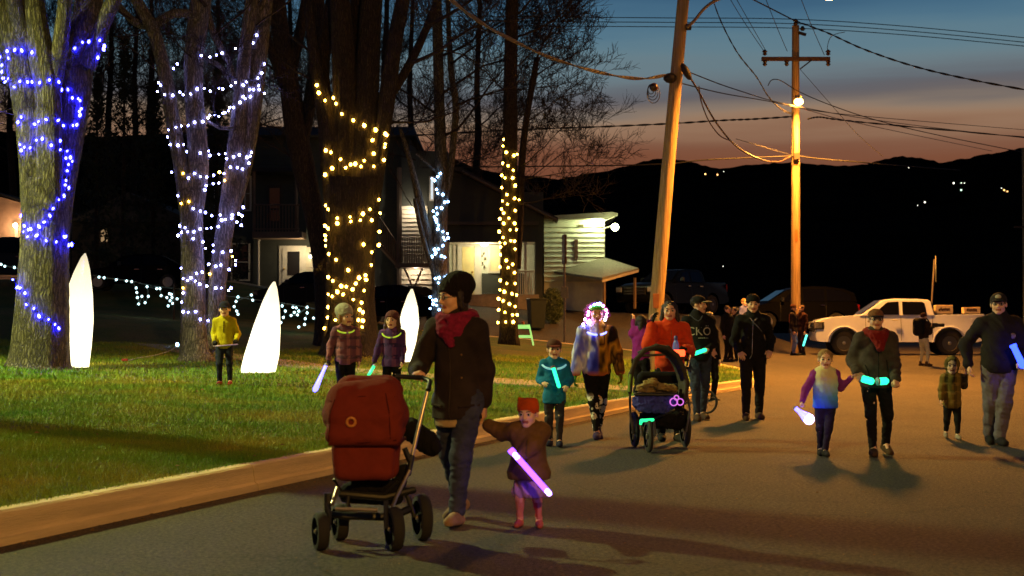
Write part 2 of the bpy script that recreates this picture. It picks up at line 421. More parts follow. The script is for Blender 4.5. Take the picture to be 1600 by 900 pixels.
    for v, f, w in parts:
        Vs.append(v); Fs.append(f+n); n += len(v)
        m = np.zeros(len(f), int)
        if w == 1:
            c = hv[f].mean(1); m[(abs(c[:, 0]) < .12) & (c[:, 1] < -.33) & (c[:, 2] > .165) & (c[:, 2] < .272)] = 1
        mi.append(m)
    P.body = link('body', mkmesh('body', np.concatenate(Vs), np.concatenate(Fs), [skin, LIP], True, np.concatenate(mi)), root)
    for i in (0, 1):
        if gl[i]: link('glove', mkmesh('glove', *gl[i], [gloves[i]]), root)
    # eyes and brows
    for sx in (-1, 1):
        e = MB().ball((0, 0, 0), .072, 10, 0, Matrix.Rotation(PI/2, 4, 'X')); V = np.concatenate(e.V)
        mm = [1 if np.mean([V[j][1] for j in f]) < -.052 else 0 for f in e.F]
        o = link('eye', mkmesh('eye', xf(V+[sx*.145, -.325, .505], HS), e.F, [EYEW, EYED], True, mm), root)
        q = MB().tube([(sx*.07, -.405, .60), (sx*.14, -.40, .63), (sx*.22, -.34, .61)], [.016, .02, .010], 6); 
        link('eyebrow', mkmesh('eyebrow', xf(np.concatenate(q.V), HS), q.F, [hair[1] if hair else HAIRD], True), root)
    # trousers
    if pants:
        s = SDF(.025); pb = pbulk
        s.cap(pel, wai-Vector((0, 0, .01*H)), (.085*slim+pb*.5)*H, .078*H*slim, .8)
        for i, sx in enumerate((-1, 1)):
            hp3 = Vector((sx*hw, .004*H, hipz-.01*H)); s.cap(hp3, kn[i], (.056+pb)*H, (.039+pb)*H); e = an[i]+(kn[i]-an[i])*(.06)
            s.cap(kn[i], e, (.039+pb)*H, (.028+pb)*H)
        s.disp = folds(.010*H/1.7, 16/max(H, .9)*1.2, seed+5, 1.4)
        s.cut((0, 0, -1), -(.028*H)); P.pants = s
        v, f = s.net(h); link('trousers', mkmesh('trousers', v, f, [pants]), root)
    # shoes
    for i, sx in enumerate((-1, 1)):
        s = SDF(.015); a = an[i]; fl = .15*H if kid < 2 else .16*H; to = math.radians(ft[i][3]); yw = sx*.12
        R = Matrix.Translation(a) @ Matrix.Rotation(yw, 4, 'Z') @ Matrix.Rotation(to, 4, 'X')
        g = lambda x, y, z: R @ Vector((x, y, z))
        s.cap(g(0, .028*H, -.028*H), g(0, -.035*H, -.026*H), .027*H, .029*H); s.cap(g(0, -.03*H, -.024*H), g(0, -.70*fl, -.030*H), .031*H, .023*H)
        s.cap(g(0, .008*H, -.01*H), g(0, .008*H, .022*H), .027*H, .028*H)
        nrm = (R.to_3x3() @ Vector((0, 0, -1))); s.cut(nrm, nrm.dot(g(0, 0, -.046*H)))
        v, f = s.net(min(h, .011)); link('shoe', mkmesh('shoe', v, f, [shoes or cl('shoe_dark', 24, 22, 22)]), root)
        if isinstance(shoes, bpy.types.Material) and shoes.name.startswith('cloth_shoe_w'): pass
    # jacket
    if jacket:
        s = SDF(.035); b = bulk; hz = hem*H-drop; s.k = .03 if kid else .04
        s.cap(chs, wai, (.080*slim)*H+b*.9, (.074*slim)*H+b*.9, .76); s.cap(wai, Vector((0, 0, max(hz+.06*H, hipz-.06*H))), (.074*slim)*H+b*.9, (.083*slim+coatflare)*H+b*.9, .8)
        if hz < hipz-.06*H: s.cap((0, 0, hipz-.04*H), (0, 0, hz), (.083*slim+coatflare)*H+b*.9, (.088*slim+coatflare*1.4)*H+b*.9, .82)
        s.cap(sh[0]*.75+chs*.25, sh[1]*.75+chs*.25, .042*H+b*.5, flat=.95); s.cap(nek, nek-Vector((0, 0, .02*H)), .045*H+b*.3)
        for i in (0, 1): s.cap(nek+Vector((0, .01*H, .012*H)), sh[i]+Vector((0, 0, .008*H)), .036*H+b*.25, .026*H+b*.4)
        for i in (0, 1):
            s.cap(sh[i], el[i], (.031*H+b*.55)*sleeve, (.027*H+b*.5)*sleeve); e = wr[i]+(el[i]-wr[i])*.08
            s.cap(el[i], e, (.027*H+b*.5)*sleeve, (.021*H+b*.38)*sleeve)
        if collar: s.cap(nek, HS @ Vector((0, .09, .02)), .042*H+b*.3, .044*H+b*.2)
        if hood == 'down':
            s.cap(nek+Vector((-.05*H, .035*H, .005*H)), nek+Vector((0, .06*H, .0)), .03*H); s.cap(nek+Vector((.05*H, .035*H, .005*H)), nek+Vector((0, .06*H, .0)), .03*H)
            s.cap(nek+Vector((-.05*H, .035*H, .005*H)), nek+Vector((-.03*H, -.03*H, -.03*H)), .024*H, .014*H); s.cap(nek+Vector((.05*H, .035*H, .005*H)), nek+Vector((.03*H, -.03*H, -.03*H)), .024*H, .014*H)
        s.disp = folds(.010*H/1.7, 13/max(H, .8), seed)
        s.cut((0, 0, -1), -hz); P.jk = s
        v, f = s.net(h); P.jacket = link('jacket', mkmesh('jacket', v, f, [jacket]), root)
    def headpart(name, s, m, hh_=.03, disp=None):
        v, f = s.net(hh_ if h < .018 else .05); return link(name, mkmesh(name, xf(v, HS), f, m if isinstance(m, list) else [m]), root)
    P.headpart = headpart
    if hood == 'up':
        s = SDF(.06); s.ell((0, .08, .58), (.44, .50, .50)); s.cap((0, .12, .3), (0, .15, -.1), .34, .36); s.ell((0, -.42, .44), (.27, .42, .40), op='-', k=.04); s.disp = folds(.02, 9, 3)
        headpart('hood', s, jacket)
    if hair:
        kind, hm = hair[0], hair[1]
        s = SDF(.05); s.ell((0, .07, .66), (.385, .43, .375)); s.disp = folds(.035, 16, seed+2, .4)
        if kind == 'long':
            for sx in (-1, 1): s.cap((sx*.30, .05, .7), (sx*.40, .02, .1), .13, .12); s.cap((sx*.40, .02, .1), (sx*.42, -.04, -.32), .12, .07)
            s.cap((0, .25, .6), (0, .28, -.25), .28, .24)
        if kind == 'bob':
            for sx in (-1, 1): s.cap((sx*.32, .05, .7), (sx*.37, .02, .2), .11, .10)
            s.cap((0, .25, .6), (0, .25, .1), .26, .2)
        s.ell((0, -.44, .40), (.30, .36, .40), op='-', k=.05)
        headpart('hair', s, hm, .028)
    if hat:
        kind, hm = hat[0], hat[1]
        if kind in ('toque', 'slouch', 'beanie', 'point'):
            s = SDF(.05); s.ell((0, .05, .70), (.40, .46, .37))
            if kind == 'slouch': s.ell((0, .20, .84), (.47, .54, .43), k=.1); s.ell((0, .30, .5), (.34, .26, .3), k=.1)
            if kind == 'point': s.cap((-.24, .03, .86), (-.33, .03, 1.05), .15, .06, k=.16); s.cap((.20, .06, .86), (.28, .06, .97), .15, .08, k=.16)
            s.ell((0, -.50, .33), (.46, .40, .36), op='-', k=.03); s.cut((0, -.25, -1), -.36)
            s.disp = folds(.022, 14, 9, .3); headpart('hat', s, hm, .028)
            s = SDF(.02)
            pts = [(math.cos(a)*.365, .03+math.sin(a)*.41, .60+.14*(-math.sin(a))) for a in np.linspace(0, 2*PI, 17)]
            for a, b in zip(pts[:-1], pts[1:]): s.cap(a, b, .055)
            headpart('hat_brim', s, hat[2] if len(hat) > 2 else hm, .028)
        if kind == 'cap':
            s = SDF(.03); s.ell((0, .04, .69), (.395, .445, .365)); s.cut((0, 0, -1), -.63); headpart('cap_crown', s, hm)
            s = SDF(.03); s.ell((0, -.44, .655), (.30, .42, .06)); s.cut((0, 1, 0), -.22); headpart('cap_peak', s, hat[2] if len(hat) > 2 else hm, .022)
    if glasses:
        q = MB()
        for sx in (-1, 1):
            q.tube([(sx*.15+.085*math.cos(a), -.425, .50+.065*math.sin(a)) for a in np.linspace(0, 2*PI, 13)], .011, 5, caps=False); q.tube([(sx*.235, -.42, .52), (sx*.35, .02, .50)], .010, 5)
        q.tube([(-.065, -.43, .52), (.065, -.43, .52)], .010, 5)
        link('glasses', mkmesh('glasses', xf(np.concatenate(q.V), HS), q.F, [mat('glasses_frame', srgb(120, 110, 100), .25, .6, noise=0)]), root)
    P.el, P.wr, P.sh, P.an, P.kn, P.nek, P.chs, P.shz, P.hipz = el, wr, sh, an, kn, nek, chs, shz, hipz
    return P
def front(s, xz, off=.004, back=False):
    """lay (x,z) points on the front of a clothing surface (local frame)"""
    xz = np.asarray(xz, float); y = np.full(len(xz), -.6); done = np.zeros(len(xz), bool)
    for _ in range(70):
        P = np.stack([xz[:, 0], y, xz[:, 1]], 1); D = s.ev(P); y = np.where(done, y, y+np.maximum(D, .0015)*.8); done |= D < .002
    y = np.where(y > .3, 0, y)
    return np.stack([xz[:, 0], y-off, xz[:, 1]], 1)
def strip(P, s, name, xz, w, m, off=.006, n=24):
    xz = np.asarray(xz, float); t = np.linspace(0, len(xz)-1, n); c = np.stack([np.interp(t, range(len(xz)), xz[:, i]) for i in (0, 1)], 1)
    q = MB().tube(front(s, c, off), w, 6); return q.build(name, [m], P.root, True)
def text_on(P, s, txt, x, z, size, m, off=.006, name='print'):
    c = bpy.data.curves.new('t', 'FONT'); c.body = txt; c.size = size; c.align_x = 'CENTER'; c.resolution_u = 3; c.extrude = 0
    o = bpy.data.objects.new('t', c); COL.objects.link(o); dg = bpy.context.evaluated_depsgraph_get(); me = bpy.data.meshes.new_from_object(o.evaluated_get(dg))
    V = np.array([v.co for v in me.vertices]); Fs = [tuple(p.vertices) for p in me.polygons]; bpy.data.objects.remove(o)
    V3 = front(s, np.stack([V[:, 0]+x, V[:, 1]+z], 1), off)
    return link(name, mkmesh(name, V3, Fs, [m], False), P.root)

# ------------------------------------------------------------------ terrain
def kerbx(y): return -3.24+.382*(np.asarray(y, float)-8.93)
KB = np.array([(-11.0, -11.4), (-3.24-.382*5.93, 3.0), (-3.24, 8.93), (-1.60, 13.3), (1.87, 22.3), (3.9, 27.3), (4.75, 29.0), (5.35, 30.3), (5.62, 31.8), (5.5, 34.5), (4.75, 38.5), (3.3, 42.2), (1.7, 45.0), (.2, 47.2), (-8, 57.0), (-22, 72.0), (-46, 96)])
KPt = [Vector((x, y)) for x, y in KB]
def xk(y): return np.interp(y, KB[:, 1], KB[:, 0])
def R_(x, y):     # street level
    x = np.asarray(x, float); y = np.asarray(y, float)
    a = sm(28, 40, y)*.078*np.minimum(np.log1p(np.exp(np.clip((8-x)*1.2, -30, 30)))/1.2, 22)
    return a+sm(50.5, 62, y)*1.45*(1-sm(8.5, 13, x))+sm(35, 46, y)*.2*sm(3, 9, x)
def L_(x, y):     # lawn level
    x = np.asarray(x, float); y = np.asarray(y, float)
    D = np.clip((kerbx(y)-x)*.934, 0, 24); kh = .195-.03*sm(14, 28, y)
    return kh+.04*D+np.maximum(y-30, 0)*.012+.02*np.sin(x*.9+1)*np.sin(y*.7)*sm(1, 4, D)
def grid(name, xs, ys, zf, m, kind='structure'):
    X, Y = np.meshgrid(xs, ys); Z = zf(X, Y); nx, ny = len(xs), len(ys)
    V = np.stack([X.ravel(), Y.ravel(), Z.ravel()], 1); i = np.arange(nx*ny).reshape(ny, nx)
    Fq = np.stack([i[:-1, :-1].ravel(), i[:-1, 1:].ravel(), i[1:, 1:].ravel(), i[1:, :-1].ravel()], 1)
    return tag(link(name, mkmesh(name, V, Fq, [m])), kind=kind)
ASPH = mat('asphalt', (.075, .073, .068), .82, noise=.0)
def asph():
    t, b = nodes(ASPH); tcn = t.nodes.new('ShaderNodeTexCoord')
    def no(sc, det=5, stretch=None):
        n = t.nodes.new('ShaderNodeTexNoise'); n.inputs['Scale'].default_value = sc; n.inputs['Detail'].default_value = det; n.inputs['Roughness'].default_value = .7
        if stretch:
            mp_ = t.nodes.new('ShaderNodeMapping'); mp_.inputs['Scale'].default_value = stretch; t.links.new(tcn.outputs['Object'], mp_.inputs[0]); t.links.new(mp_.outputs[0], n.inputs['Vector'])
        else: t.links.new(tcn.outputs['Object'], n.inputs['Vector'])
        return n
    a = no(34, 5); r = t.nodes.new('ShaderNodeValToRGB'); r.color_ramp.elements[0].position = .40; r.color_ramp.elements[1].position = .64
    r.color_ramp.elements[0].color = (.017, .0135, .009, 1); r.color_ramp.elements[1].color = (.122, .098, .064, 1); t.links.new(a.outputs['Fac'], r.inputs[0])
    c = no(.7, 5, (1, .45, 1)); r2 = t.nodes.new('ShaderNodeValToRGB'); r2.color_ramp.elements[0].position = .35; r2.color_ramp.elements[1].position = .7
    r2.color_ramp.elements[0].color = (.66, .66, .67, 1); r2.color_ramp.elements[1].color = (1.15, 1.13, 1.1, 1); t.links.new(c.outputs['Fac'], r2.inputs[0])
    mx = t.nodes.new('ShaderNodeMix'); mx.data_type = 'RGBA'; mx.blend_type = 'MULTIPLY'; mx.inputs[0].default_value = 1
    t.links.new(r.outputs[0], mx.inputs[6]); t.links.new(r2.outputs[0], mx.inputs[7])
    # fine cracks
    v = t.nodes.new('ShaderNodeTexVoronoi'); v.feature = 'DISTANCE_TO_EDGE'; v.inputs['Scale'].default_value = .42
    w = no(1.6, 4); ad = t.nodes.new('ShaderNodeMix'); ad.data_type = 'RGBA'; ad.blend_type = 'ADD'; ad.inputs[0].default_value = .55; t.links.new(tcn.outputs['Object'], ad.inputs[6]); t.links.new(w.outputs['Color'], ad.inputs[7]); t.links.new(ad.outputs[2], v.inputs['Vector'])
    r3 = t.nodes.new('ShaderNodeValToRGB'); r3.color_ramp.elements[0].position = .002; r3.color_ramp.elements[1].position = .008; r3.color_ramp.elements[0].color = (.55, .55, .55, 1); r3.color_ramp.elements[1].color = (1, 1, 1, 1); t.links.new(v.outputs['Distance'], r3.inputs[0])
    mx2 = t.nodes.new('ShaderNodeMix'); mx2.data_type = 'RGBA'; mx2.blend_type = 'MULTIPLY'; mx2.inputs[0].default_value = 1; t.links.new(mx.outputs[2], mx2.inputs[6]); t.links.new(r3.outputs[0], mx2.inputs[7])
    t.links.new(mx2.outputs[2], b.inputs['Base Color'])
    n3 = no(70, 3); bp = t.nodes.new('ShaderNodeBump'); bp.inputs['Strength'].default_value = 1; bp.inputs['Distance'].default_value = .02; t.links.new(n3.outputs['Fac'], bp.inputs['Height']); t.links.new(bp.outputs[0], b.inputs['Normal'])
asph()
xs = np.unique(np.concatenate([np.linspace(-400, -60, 12), np.linspace(-60, 40, 101), np.linspace(40, 400, 12)])); ys = np.unique(np.concatenate([np.linspace(-30, 0, 7), np.linspace(0, 62, 94), np.linspace(62, 130, 18)]))
grid('road', xs, ys, R_, ASPH)
DIRT = mat('valley_dirt', (.014, .011, .008), .95, noise=.4, nscale=.3, spec=0)
FOREST = mat('forest_hill', (.008, .0065, .005), .98, noise=.5, nscale=.05, spec=0)
RID = [(-800, 230), (-300, 212), (0, 204), (160, 212), (300, 206), (430, 216), (560, 214), (700, 246), (760, 266), (870, 280), (943, 268), (1000, 254), (1030, 247), (1067, 248), (1095, 256), (1125, 263), (1150, 259), (1183, 255), (1240, 253), (1290, 257), (1335, 259), (1368, 253), (1390, 246), (1408, 244), (1440, 247), (1470, 254), (1500, 249), (1527, 244), (1560, 238), (1600, 230), (1750, 196), (2000, 214), (2500, 235)]
hx = np.arange(-800, 2501, 7.); hy_ = np.interp(hx, [p[0] for p in RID], [p[1] for p in RID])
for i_, (f_, a_) in enumerate([(11, 1.0), (29, .7), (61, .45), (140, 1.5)]): hy_ += a_*np.sin(hx/f_*1.7+i_*2)*.4
DD = [128, 200, 320, 500, 800, 1100]; TT = [0, .10, .3, .62, 1.0, .5]
HV = []
for d_, t_ in zip(DD, TT):
    for px_, py_ in zip(hx, hy_):
        zt = CH+(500-py_)/F*800; z0 = float(R_((px_-800)/F*130, 130)) if d_ > 130 else -0.5
        HV.append(((px_-800)/F*d_, d_, (zt+RNG.normal(0, .22))*t_ if t_ else z0-.6))
n_ = len(hx); ii = np.arange(n_*len(DD)).reshape(len(DD), n_)
tag(link('hills', mkmesh('hills', HV, np.stack([ii[:-1, :-1].ravel(), ii[:-1, 1:].ravel(), ii[1:, 1:].ravel(), ii[1:, :-1].ravel()], 1), [FOREST])), kind='structure')
gx = np.linspace(-2200, 2200, 12)
tag(link('ground', mkmesh('ground', [(-2500, -400, -.9), (2500, -400, -.9), (2500, 2500, -.9), (-2500, 2500, -.9)], [(0, 1, 2, 3)], [DIRT])), kind='structure')

# lawn
GR = mat('lawn_soil', srgb(86, 92, 38), .95, noise=0)
t, b = nodes(GR); tcn = t.nodes.new('ShaderNodeTexCoord')
def ramp(t, src, stops, interp='LINEAR'):
    r = t.nodes.new('ShaderNodeValToRGB'); r.color_ramp.interpolation = interp; e = r.color_ramp.elements
    e[0].position = stops[0][0]; e[0].color = (*stops[0][1], 1); e[1].position = stops[-1][0]; e[1].color = (*stops[-1][1], 1)
    for p_, c_ in stops[1:-1]: q = e.new(p_); q.color = (*c_, 1)
    t.links.new(src, r.inputs[0]); return r
def tnoise(t, src, sc, det=4, rough=.6):
    n = t.nodes.new('ShaderNodeTexNoise'); n.inputs['Scale'].default_value = sc; n.inputs['Detail'].default_value = det; n.inputs['Roughness'].default_value = rough
    if src is not None: t.links.new(src, n.inputs['Vector'])
    return n
def mixc(t, a, b_, f=1.0, mode='MULTIPLY'):
    m = t.nodes.new('ShaderNodeMix'); m.data_type = 'RGBA'; m.blend_type = mode
    if isinstance(f, float): m.inputs[0].default_value = f
    else: t.links.new(f, m.inputs[0])
    for s_, v in ((6, a), (7, b_)):
        if isinstance(v, tuple): m.inputs[s_].default_value = (*v, 1)
        else: t.links.new(v, m.inputs[s_])
    return m.outputs[2]
r1 = ramp(t, tnoise(t, tcn.outputs['Object'], .55, 5).outputs['Fac'], [(.35, srgb(62, 92, 24)), (.5, srgb(88, 100, 30)), (.68, srgb(116, 104, 48))])
r2 = ramp(t, tnoise(t, tcn.outputs['Object'], 26, 4).outputs['Fac'], [(.3, (.45, .45, .45)), (.7, (1.3, 1.3, 1.25))])
t.links.new(mixc(t, r1.outputs[0], r2.outputs[0]), b.inputs['Base Color'])
bp = t.nodes.new('ShaderNodeBump'); bp.inputs['Distance'].default_value = .04; bp.inputs['Strength'].default_value = .9; t.links.new(tnoise(t, tcn.outputs['Object'], 45, 5).outputs['Fac'], bp.inputs['Height']); t.links.new(bp.outputs[0], b.inputs['Normal'])
ly_ = np.unique(np.concatenate([np.linspace(-11, 8, 12), np.linspace(8, 48, 150), np.linspace(48, 90, 40)])); lt = np.concatenate([[.07], .07+.25*np.arange(1, 60), np.linspace(15.5, 50, 36)])
Yg, Tg = np.meshgrid(ly_, lt, indexing='ij'); Xg = xk(Yg)-Tg
LV = np.stack([Xg.ravel(), Yg.ravel(), np.maximum(L_(Xg, Yg), R_(Xg, Yg)+.05).ravel()], 1); ii = np.arange(Xg.size).reshape(Xg.shape)
tag(link('lawn', mkmesh('lawn', LV, np.stack([ii[:-1, :-1].ravel(), ii[:-1, 1:].ravel(), ii[1:, 1:].ravel(), ii[1:, :-1].ravel()], 1)[:, ::-1], [GR])), kind='structure')
# grass blades on the part of the lawn near the camera
def blades(N, ylo, yhi, tmax, hgt, wid):
    y = ylo+(yhi-ylo)*RNG.random(N)**1.0; t_ = .09+tmax*RNG.random(N); x = xk(y)-t_
    vis = x/y > -.70; x, y = x[vis], y[vis]; z = L_(x, y); n = len(x)
    clump = .6+.5*np.sin(x*3.1+np.sin(y*2.3)*2)*np.sin(y*2.7+x)
    h = hgt*(.5+.8*RNG.random(n))*(.75+.35*clump); a = RNG.random(n)*2*PI; w = wid*(.6+.8*RNG.random(n)); lean = RNG.normal(0, .5, (n, 2))*h[:, None]
    B0 = np.stack([x-np.cos(a)*w, y-np.sin(a)*w, z-.004], 1); B1 = np.stack([x+np.cos(a)*w, y+np.sin(a)*w, z-.004], 1); T = np.stack([x+lean[:, 0], y+lean[:, 1], z+h], 1)
    return np.stack([B0, B1, T], 1).reshape(-1, 3)
GB = np.concatenate([blades(270000, 7.5, 14, 9.5, .038, .0032), blades(250000, 12, 22, 15, .042, .005), blades(120000, 20, 36, 22, .06, .010)])
BL = mat('grass_blade', srgb(78, 104, 34), .7, noise=0)
t, b = nodes(BL); tcn = t.nodes.new('ShaderNodeTexCoord')
r1 = ramp(t, tnoise(t, tcn.outputs['Object'], .6, 5).outputs['Fac'], [(.33, srgb(80, 138, 20)), (.5, srgb(118, 148, 28)), (.7, srgb(164, 152, 52))])
r2 = ramp(t, tnoise(t, tcn.outputs['Object'], 70, 2).outputs['Fac'], [(.3, (.5, .5, .5)), (.7, (1.5, 1.45, 1.3))])
t.links.new(mixc(t, r1.outputs[0], r2.outputs[0]), b.inputs['Base Color'])
tag(link('grass', mkmesh('grass', GB, np.arange(len(GB)).reshape(-1, 3), [BL], False)), 'short green grass blades growing all over the lawn', 'grass', kind='stuff')
def scatter(name, label, n, area, zf, size, m, kind='stuff'):
    V = []
    k = 0
    while k < n:
        x, y = area()
        z = zf(x, y)
        if z is None: continue
        k += 1; a = RNG.random()*2*PI; s1 = size*(.5+RNG.random()); c, s_ = math.cos(a), math.sin(a); t1, t2 = RNG.normal(0, .25, 2)*s1
        for u, w, h in ((-1, 0, 0), (0, .55, t1), (1, 0, 0), (0, -.55, t2)): V.append((x+s1*(u*c-w*s_), y+s1*(u*s_+w*c), z+.006+abs(h)))
    return tag(link(name, mkmesh(name, V, np.arange(len(V)).reshape(-1, 4), [m], False)), label, name.replace('_', ' '), kind=kind)
LEAF = mat('dead_leaf', srgb(120, 92, 52), .9, noise=.5, nscale=6)
def a1():
    y = 8+26*RNG.random()**.8; return xk(y)-.2-12*RNG.random(), y
scatter('fallen_leaves', 'brown dead leaves and twigs scattered thinly over the lawn', 700, a1, lambda x, y: float(L_(x, y))+.03, .026, LEAF)
def a2():
    y = 7.5+24*RNG.random()**1.3; return RNG.uniform(-.42, .42)*y, y
scatter('road_grit', 'tiny pale stones and leaf bits scattered over the asphalt', 420, a2, lambda x, y: float(R_(x, y)) if x > xk(y)+.1 else None, .011, LEAF)
def a3():
    y = 8+22*RNG.random(); return xk(y)+.10+abs(RNG.normal(0, .08)), y
scatter('gutter_debris', 'sand and leaf litter gathered along the foot of the kerb', 900, a3, lambda x, y: float(R_(x, y)), .014, LEAF)
# footpath across the lawn
CONC = mat('concrete', srgb(150, 140, 122), .9, noise=.22, nscale=5, bump=.5, bscale=60)
def ribbon(name, pts, w, zf, m, th=.03, kind='structure', n=60, parent=None):
    pts = [Vector(p) for p in pts]; P = []
    t_ = np.linspace(0, len(pts)-1, n); A = np.array(pts); C = np.stack([np.interp(t_, range(len(pts)), A[:, i]) for i in (0, 1)], 1)
    for _ in range(3): C[1:-1] = (C[:-2]+2*C[1:-1]+C[2:])/4
    T = np.gradient(C, axis=0); T /= np.linalg.norm(T, axis=1)[:, None]; N = np.stack([-T[:, 1], T[:, 0]], 1)
    V = []; Fq = []
    for c, n_ in zip(C, N):
        for s_ in (-.5, -.5, .5, .5): pass
        l = c-n_*w/2; r = c+n_*w/2; V += [(l[0], l[1], zf(*l)-.05), (l[0], l[1], zf(*l)+th), (r[0], r[1], zf(*r)+th), (r[0], r[1], zf(*r)-.05)]
    for i in range(len(C)-1):
        a = i*4; Fq += [(a, a+4, a+5, a+1), (a+1, a+5, a+6, a+2), (a+2, a+6, a+7, a+3)]
    return tag(link(name, mkmesh(name, V, Fq, [m], False), parent), kind=kind)
ribbon('footpath', [(2.9, 24.6), (1.1, 25.1), (-2.5, 27), (-4.8, 29.3), (-7, 32), (-9, 35.5), (-13, 44), (-20, 57)], 1.35, lambda x, y: float(L_(x, y)), CONC, .025)

# kerb: long cast blocks, butted with thin joints
KM = mat('kerb_concrete', srgb(222, 200, 150), .88, noise=.2, nscale=3, bump=.6, bscale=50, stretch=(.25, .25, 4))
kroot = thing('kerb', None, None); kroot['kind'] = 'structure'
arc = [0]
for a, b_ in zip(KPt[:-1], KPt[1:]): arc.append(arc[-1]+(b_-a).length)
def kp(s_): 
    return np.array([np.interp(s_, arc, KB[:, 0]), np.interp(s_, arc, KB[:, 1])])
total = arc[-1]; cutsL = []
s_ = 0.0
k_ = 0
while s_ < total-1 and k_ < 60:
    seg = min(6.2 if s_ < 36 else 3.0, total-s_); q = MB(); ns = max(3, int(seg/.5)); rows = []
    for t_ in np.linspace(s_+.006, s_+seg-.006, ns):
        c = kp(t_); T = kp(t_+.4)-kp(t_-.4); T /= np.linalg.norm(T)+1e-9; N = np.array([T[1], -T[0]])   # towards the street
        zb = float(R_(*c)); zt = max(float(L_(c[0]-N[0]*.08, c[1]-N[1]*.08)), zb+.09)+.012
        prof = [(-.17, zb-.1), (-.17, zt-.015), (-.155, zt), (-.012, zt+.003), (.012, zt-.012), (.03, zb+.075), (.042, zb+.062), (.06, zb+.055), (.075, zb-.1)]
        rows.append([(c[0]+N[0]*o, c[1]+N[1]*o, z+(RNG.normal(0, .0022) if i in (3, 4, 5, 6) else 0)) for i, (o, z) in enumerate(prof)])
    m_ = len(rows[0]); V = [v for r in rows for v in r]; Fq = [(i*m_+j, i*m_+j+1, (i+1)*m_+j+1, (i+1)*m_+j) for i in range(ns-1) for j in range(m_-1)]
    Fq += [tuple(range(m_)), tuple((ns-1)*m_+j for j in range(m_-1, -1, -1))]
    o = q.add(V, Fq).build('kerb_stone', [KM], kroot, False); s_ += seg; k_ += 1

# ------------------------------------------------------------------ bark
def bark(name, c1, c2, c3=None, sc=9):
    m = mat(name, c1, .95, noise=0); t, b = nodes(m); tcn = t.nodes.new('ShaderNodeTexCoord'); mp_ = t.nodes.new('ShaderNodeMapping'); mp_.inputs['Scale'].default_value = (1, 1, .16)
    t.links.new(tcn.outputs['Object'], mp_.inputs[0]); ws = mixc(t, mp_.outputs[0], tnoise(t, tcn.outputs['Object'], 5, 4).outputs['Color'], .10, 'ADD')
    v = t.nodes.new('ShaderNodeTexVoronoi'); v.feature = 'DISTANCE_TO_EDGE'; v.inputs['Scale'].default_value = sc*1.7; t.links.new(ws, v.inputs['Vector'])
    n = tnoise(t, ws, sc*3, 6, .7)
    r = ramp(t, v.outputs['Distance'], [(.0, tuple(x*.35 for x in c1)), (.14, c1), (.5, c2)])
    r2 = ramp(t, n.outputs['Fac'], [(.3, (.5, .5, .5)), (.7, (1.4, 1.4, 1.35))]); col = mixc(t, r.outputs[0], r2.outputs[0])
    if c3:
        lch = ramp(t, tnoise(t, tcn.outputs['Object'], 3.2, 6, .7).outputs['Fac'], [(.45, (0, 0, 0)), (.62, (1, 1, 1))]); col = mixc(t, col, c3, lch.outputs[0], 'MIX')
    t.links.new(col, b.inputs['Base Color'])
    a = t.nodes.new('ShaderNodeMath'); a.operation = 'MINIMUM'; a.inputs[1].default_value = .35; t.links.new(v.outputs['Distance'], a.inputs[0])
    a2 = t.nodes.new('ShaderNodeMath'); a2.operation = 'MULTIPLY_ADD'; a2.inputs[1].default_value = .5; t.links.new(n.outputs['Fac'], a2.inputs[0]); t.links.new(a.outputs[0], a2.inputs[2])
    bp = t.nodes.new('ShaderNodeBump'); bp.inputs['Strength'].default_value = 1; bp.inputs['Distance'].default_value = .05; t.links.new(a2.outputs[0], bp.inputs['Height']); t.links.new(bp.outputs[0], b.inputs['Normal'])
    return m
BK1 = bark('bark_grey_green', srgb(84, 80, 56), srgb(138, 132, 100), None, 13)
BK2 = bark('bark_grey', srgb(104, 96, 80), srgb(154, 142, 120), None, 14)
BK3 = bark('bark_brown', srgb(50, 38, 28), srgb(80, 64, 46), None, 14)
TW = mat('twig', srgb(46, 36, 30), .95, noise=.2)

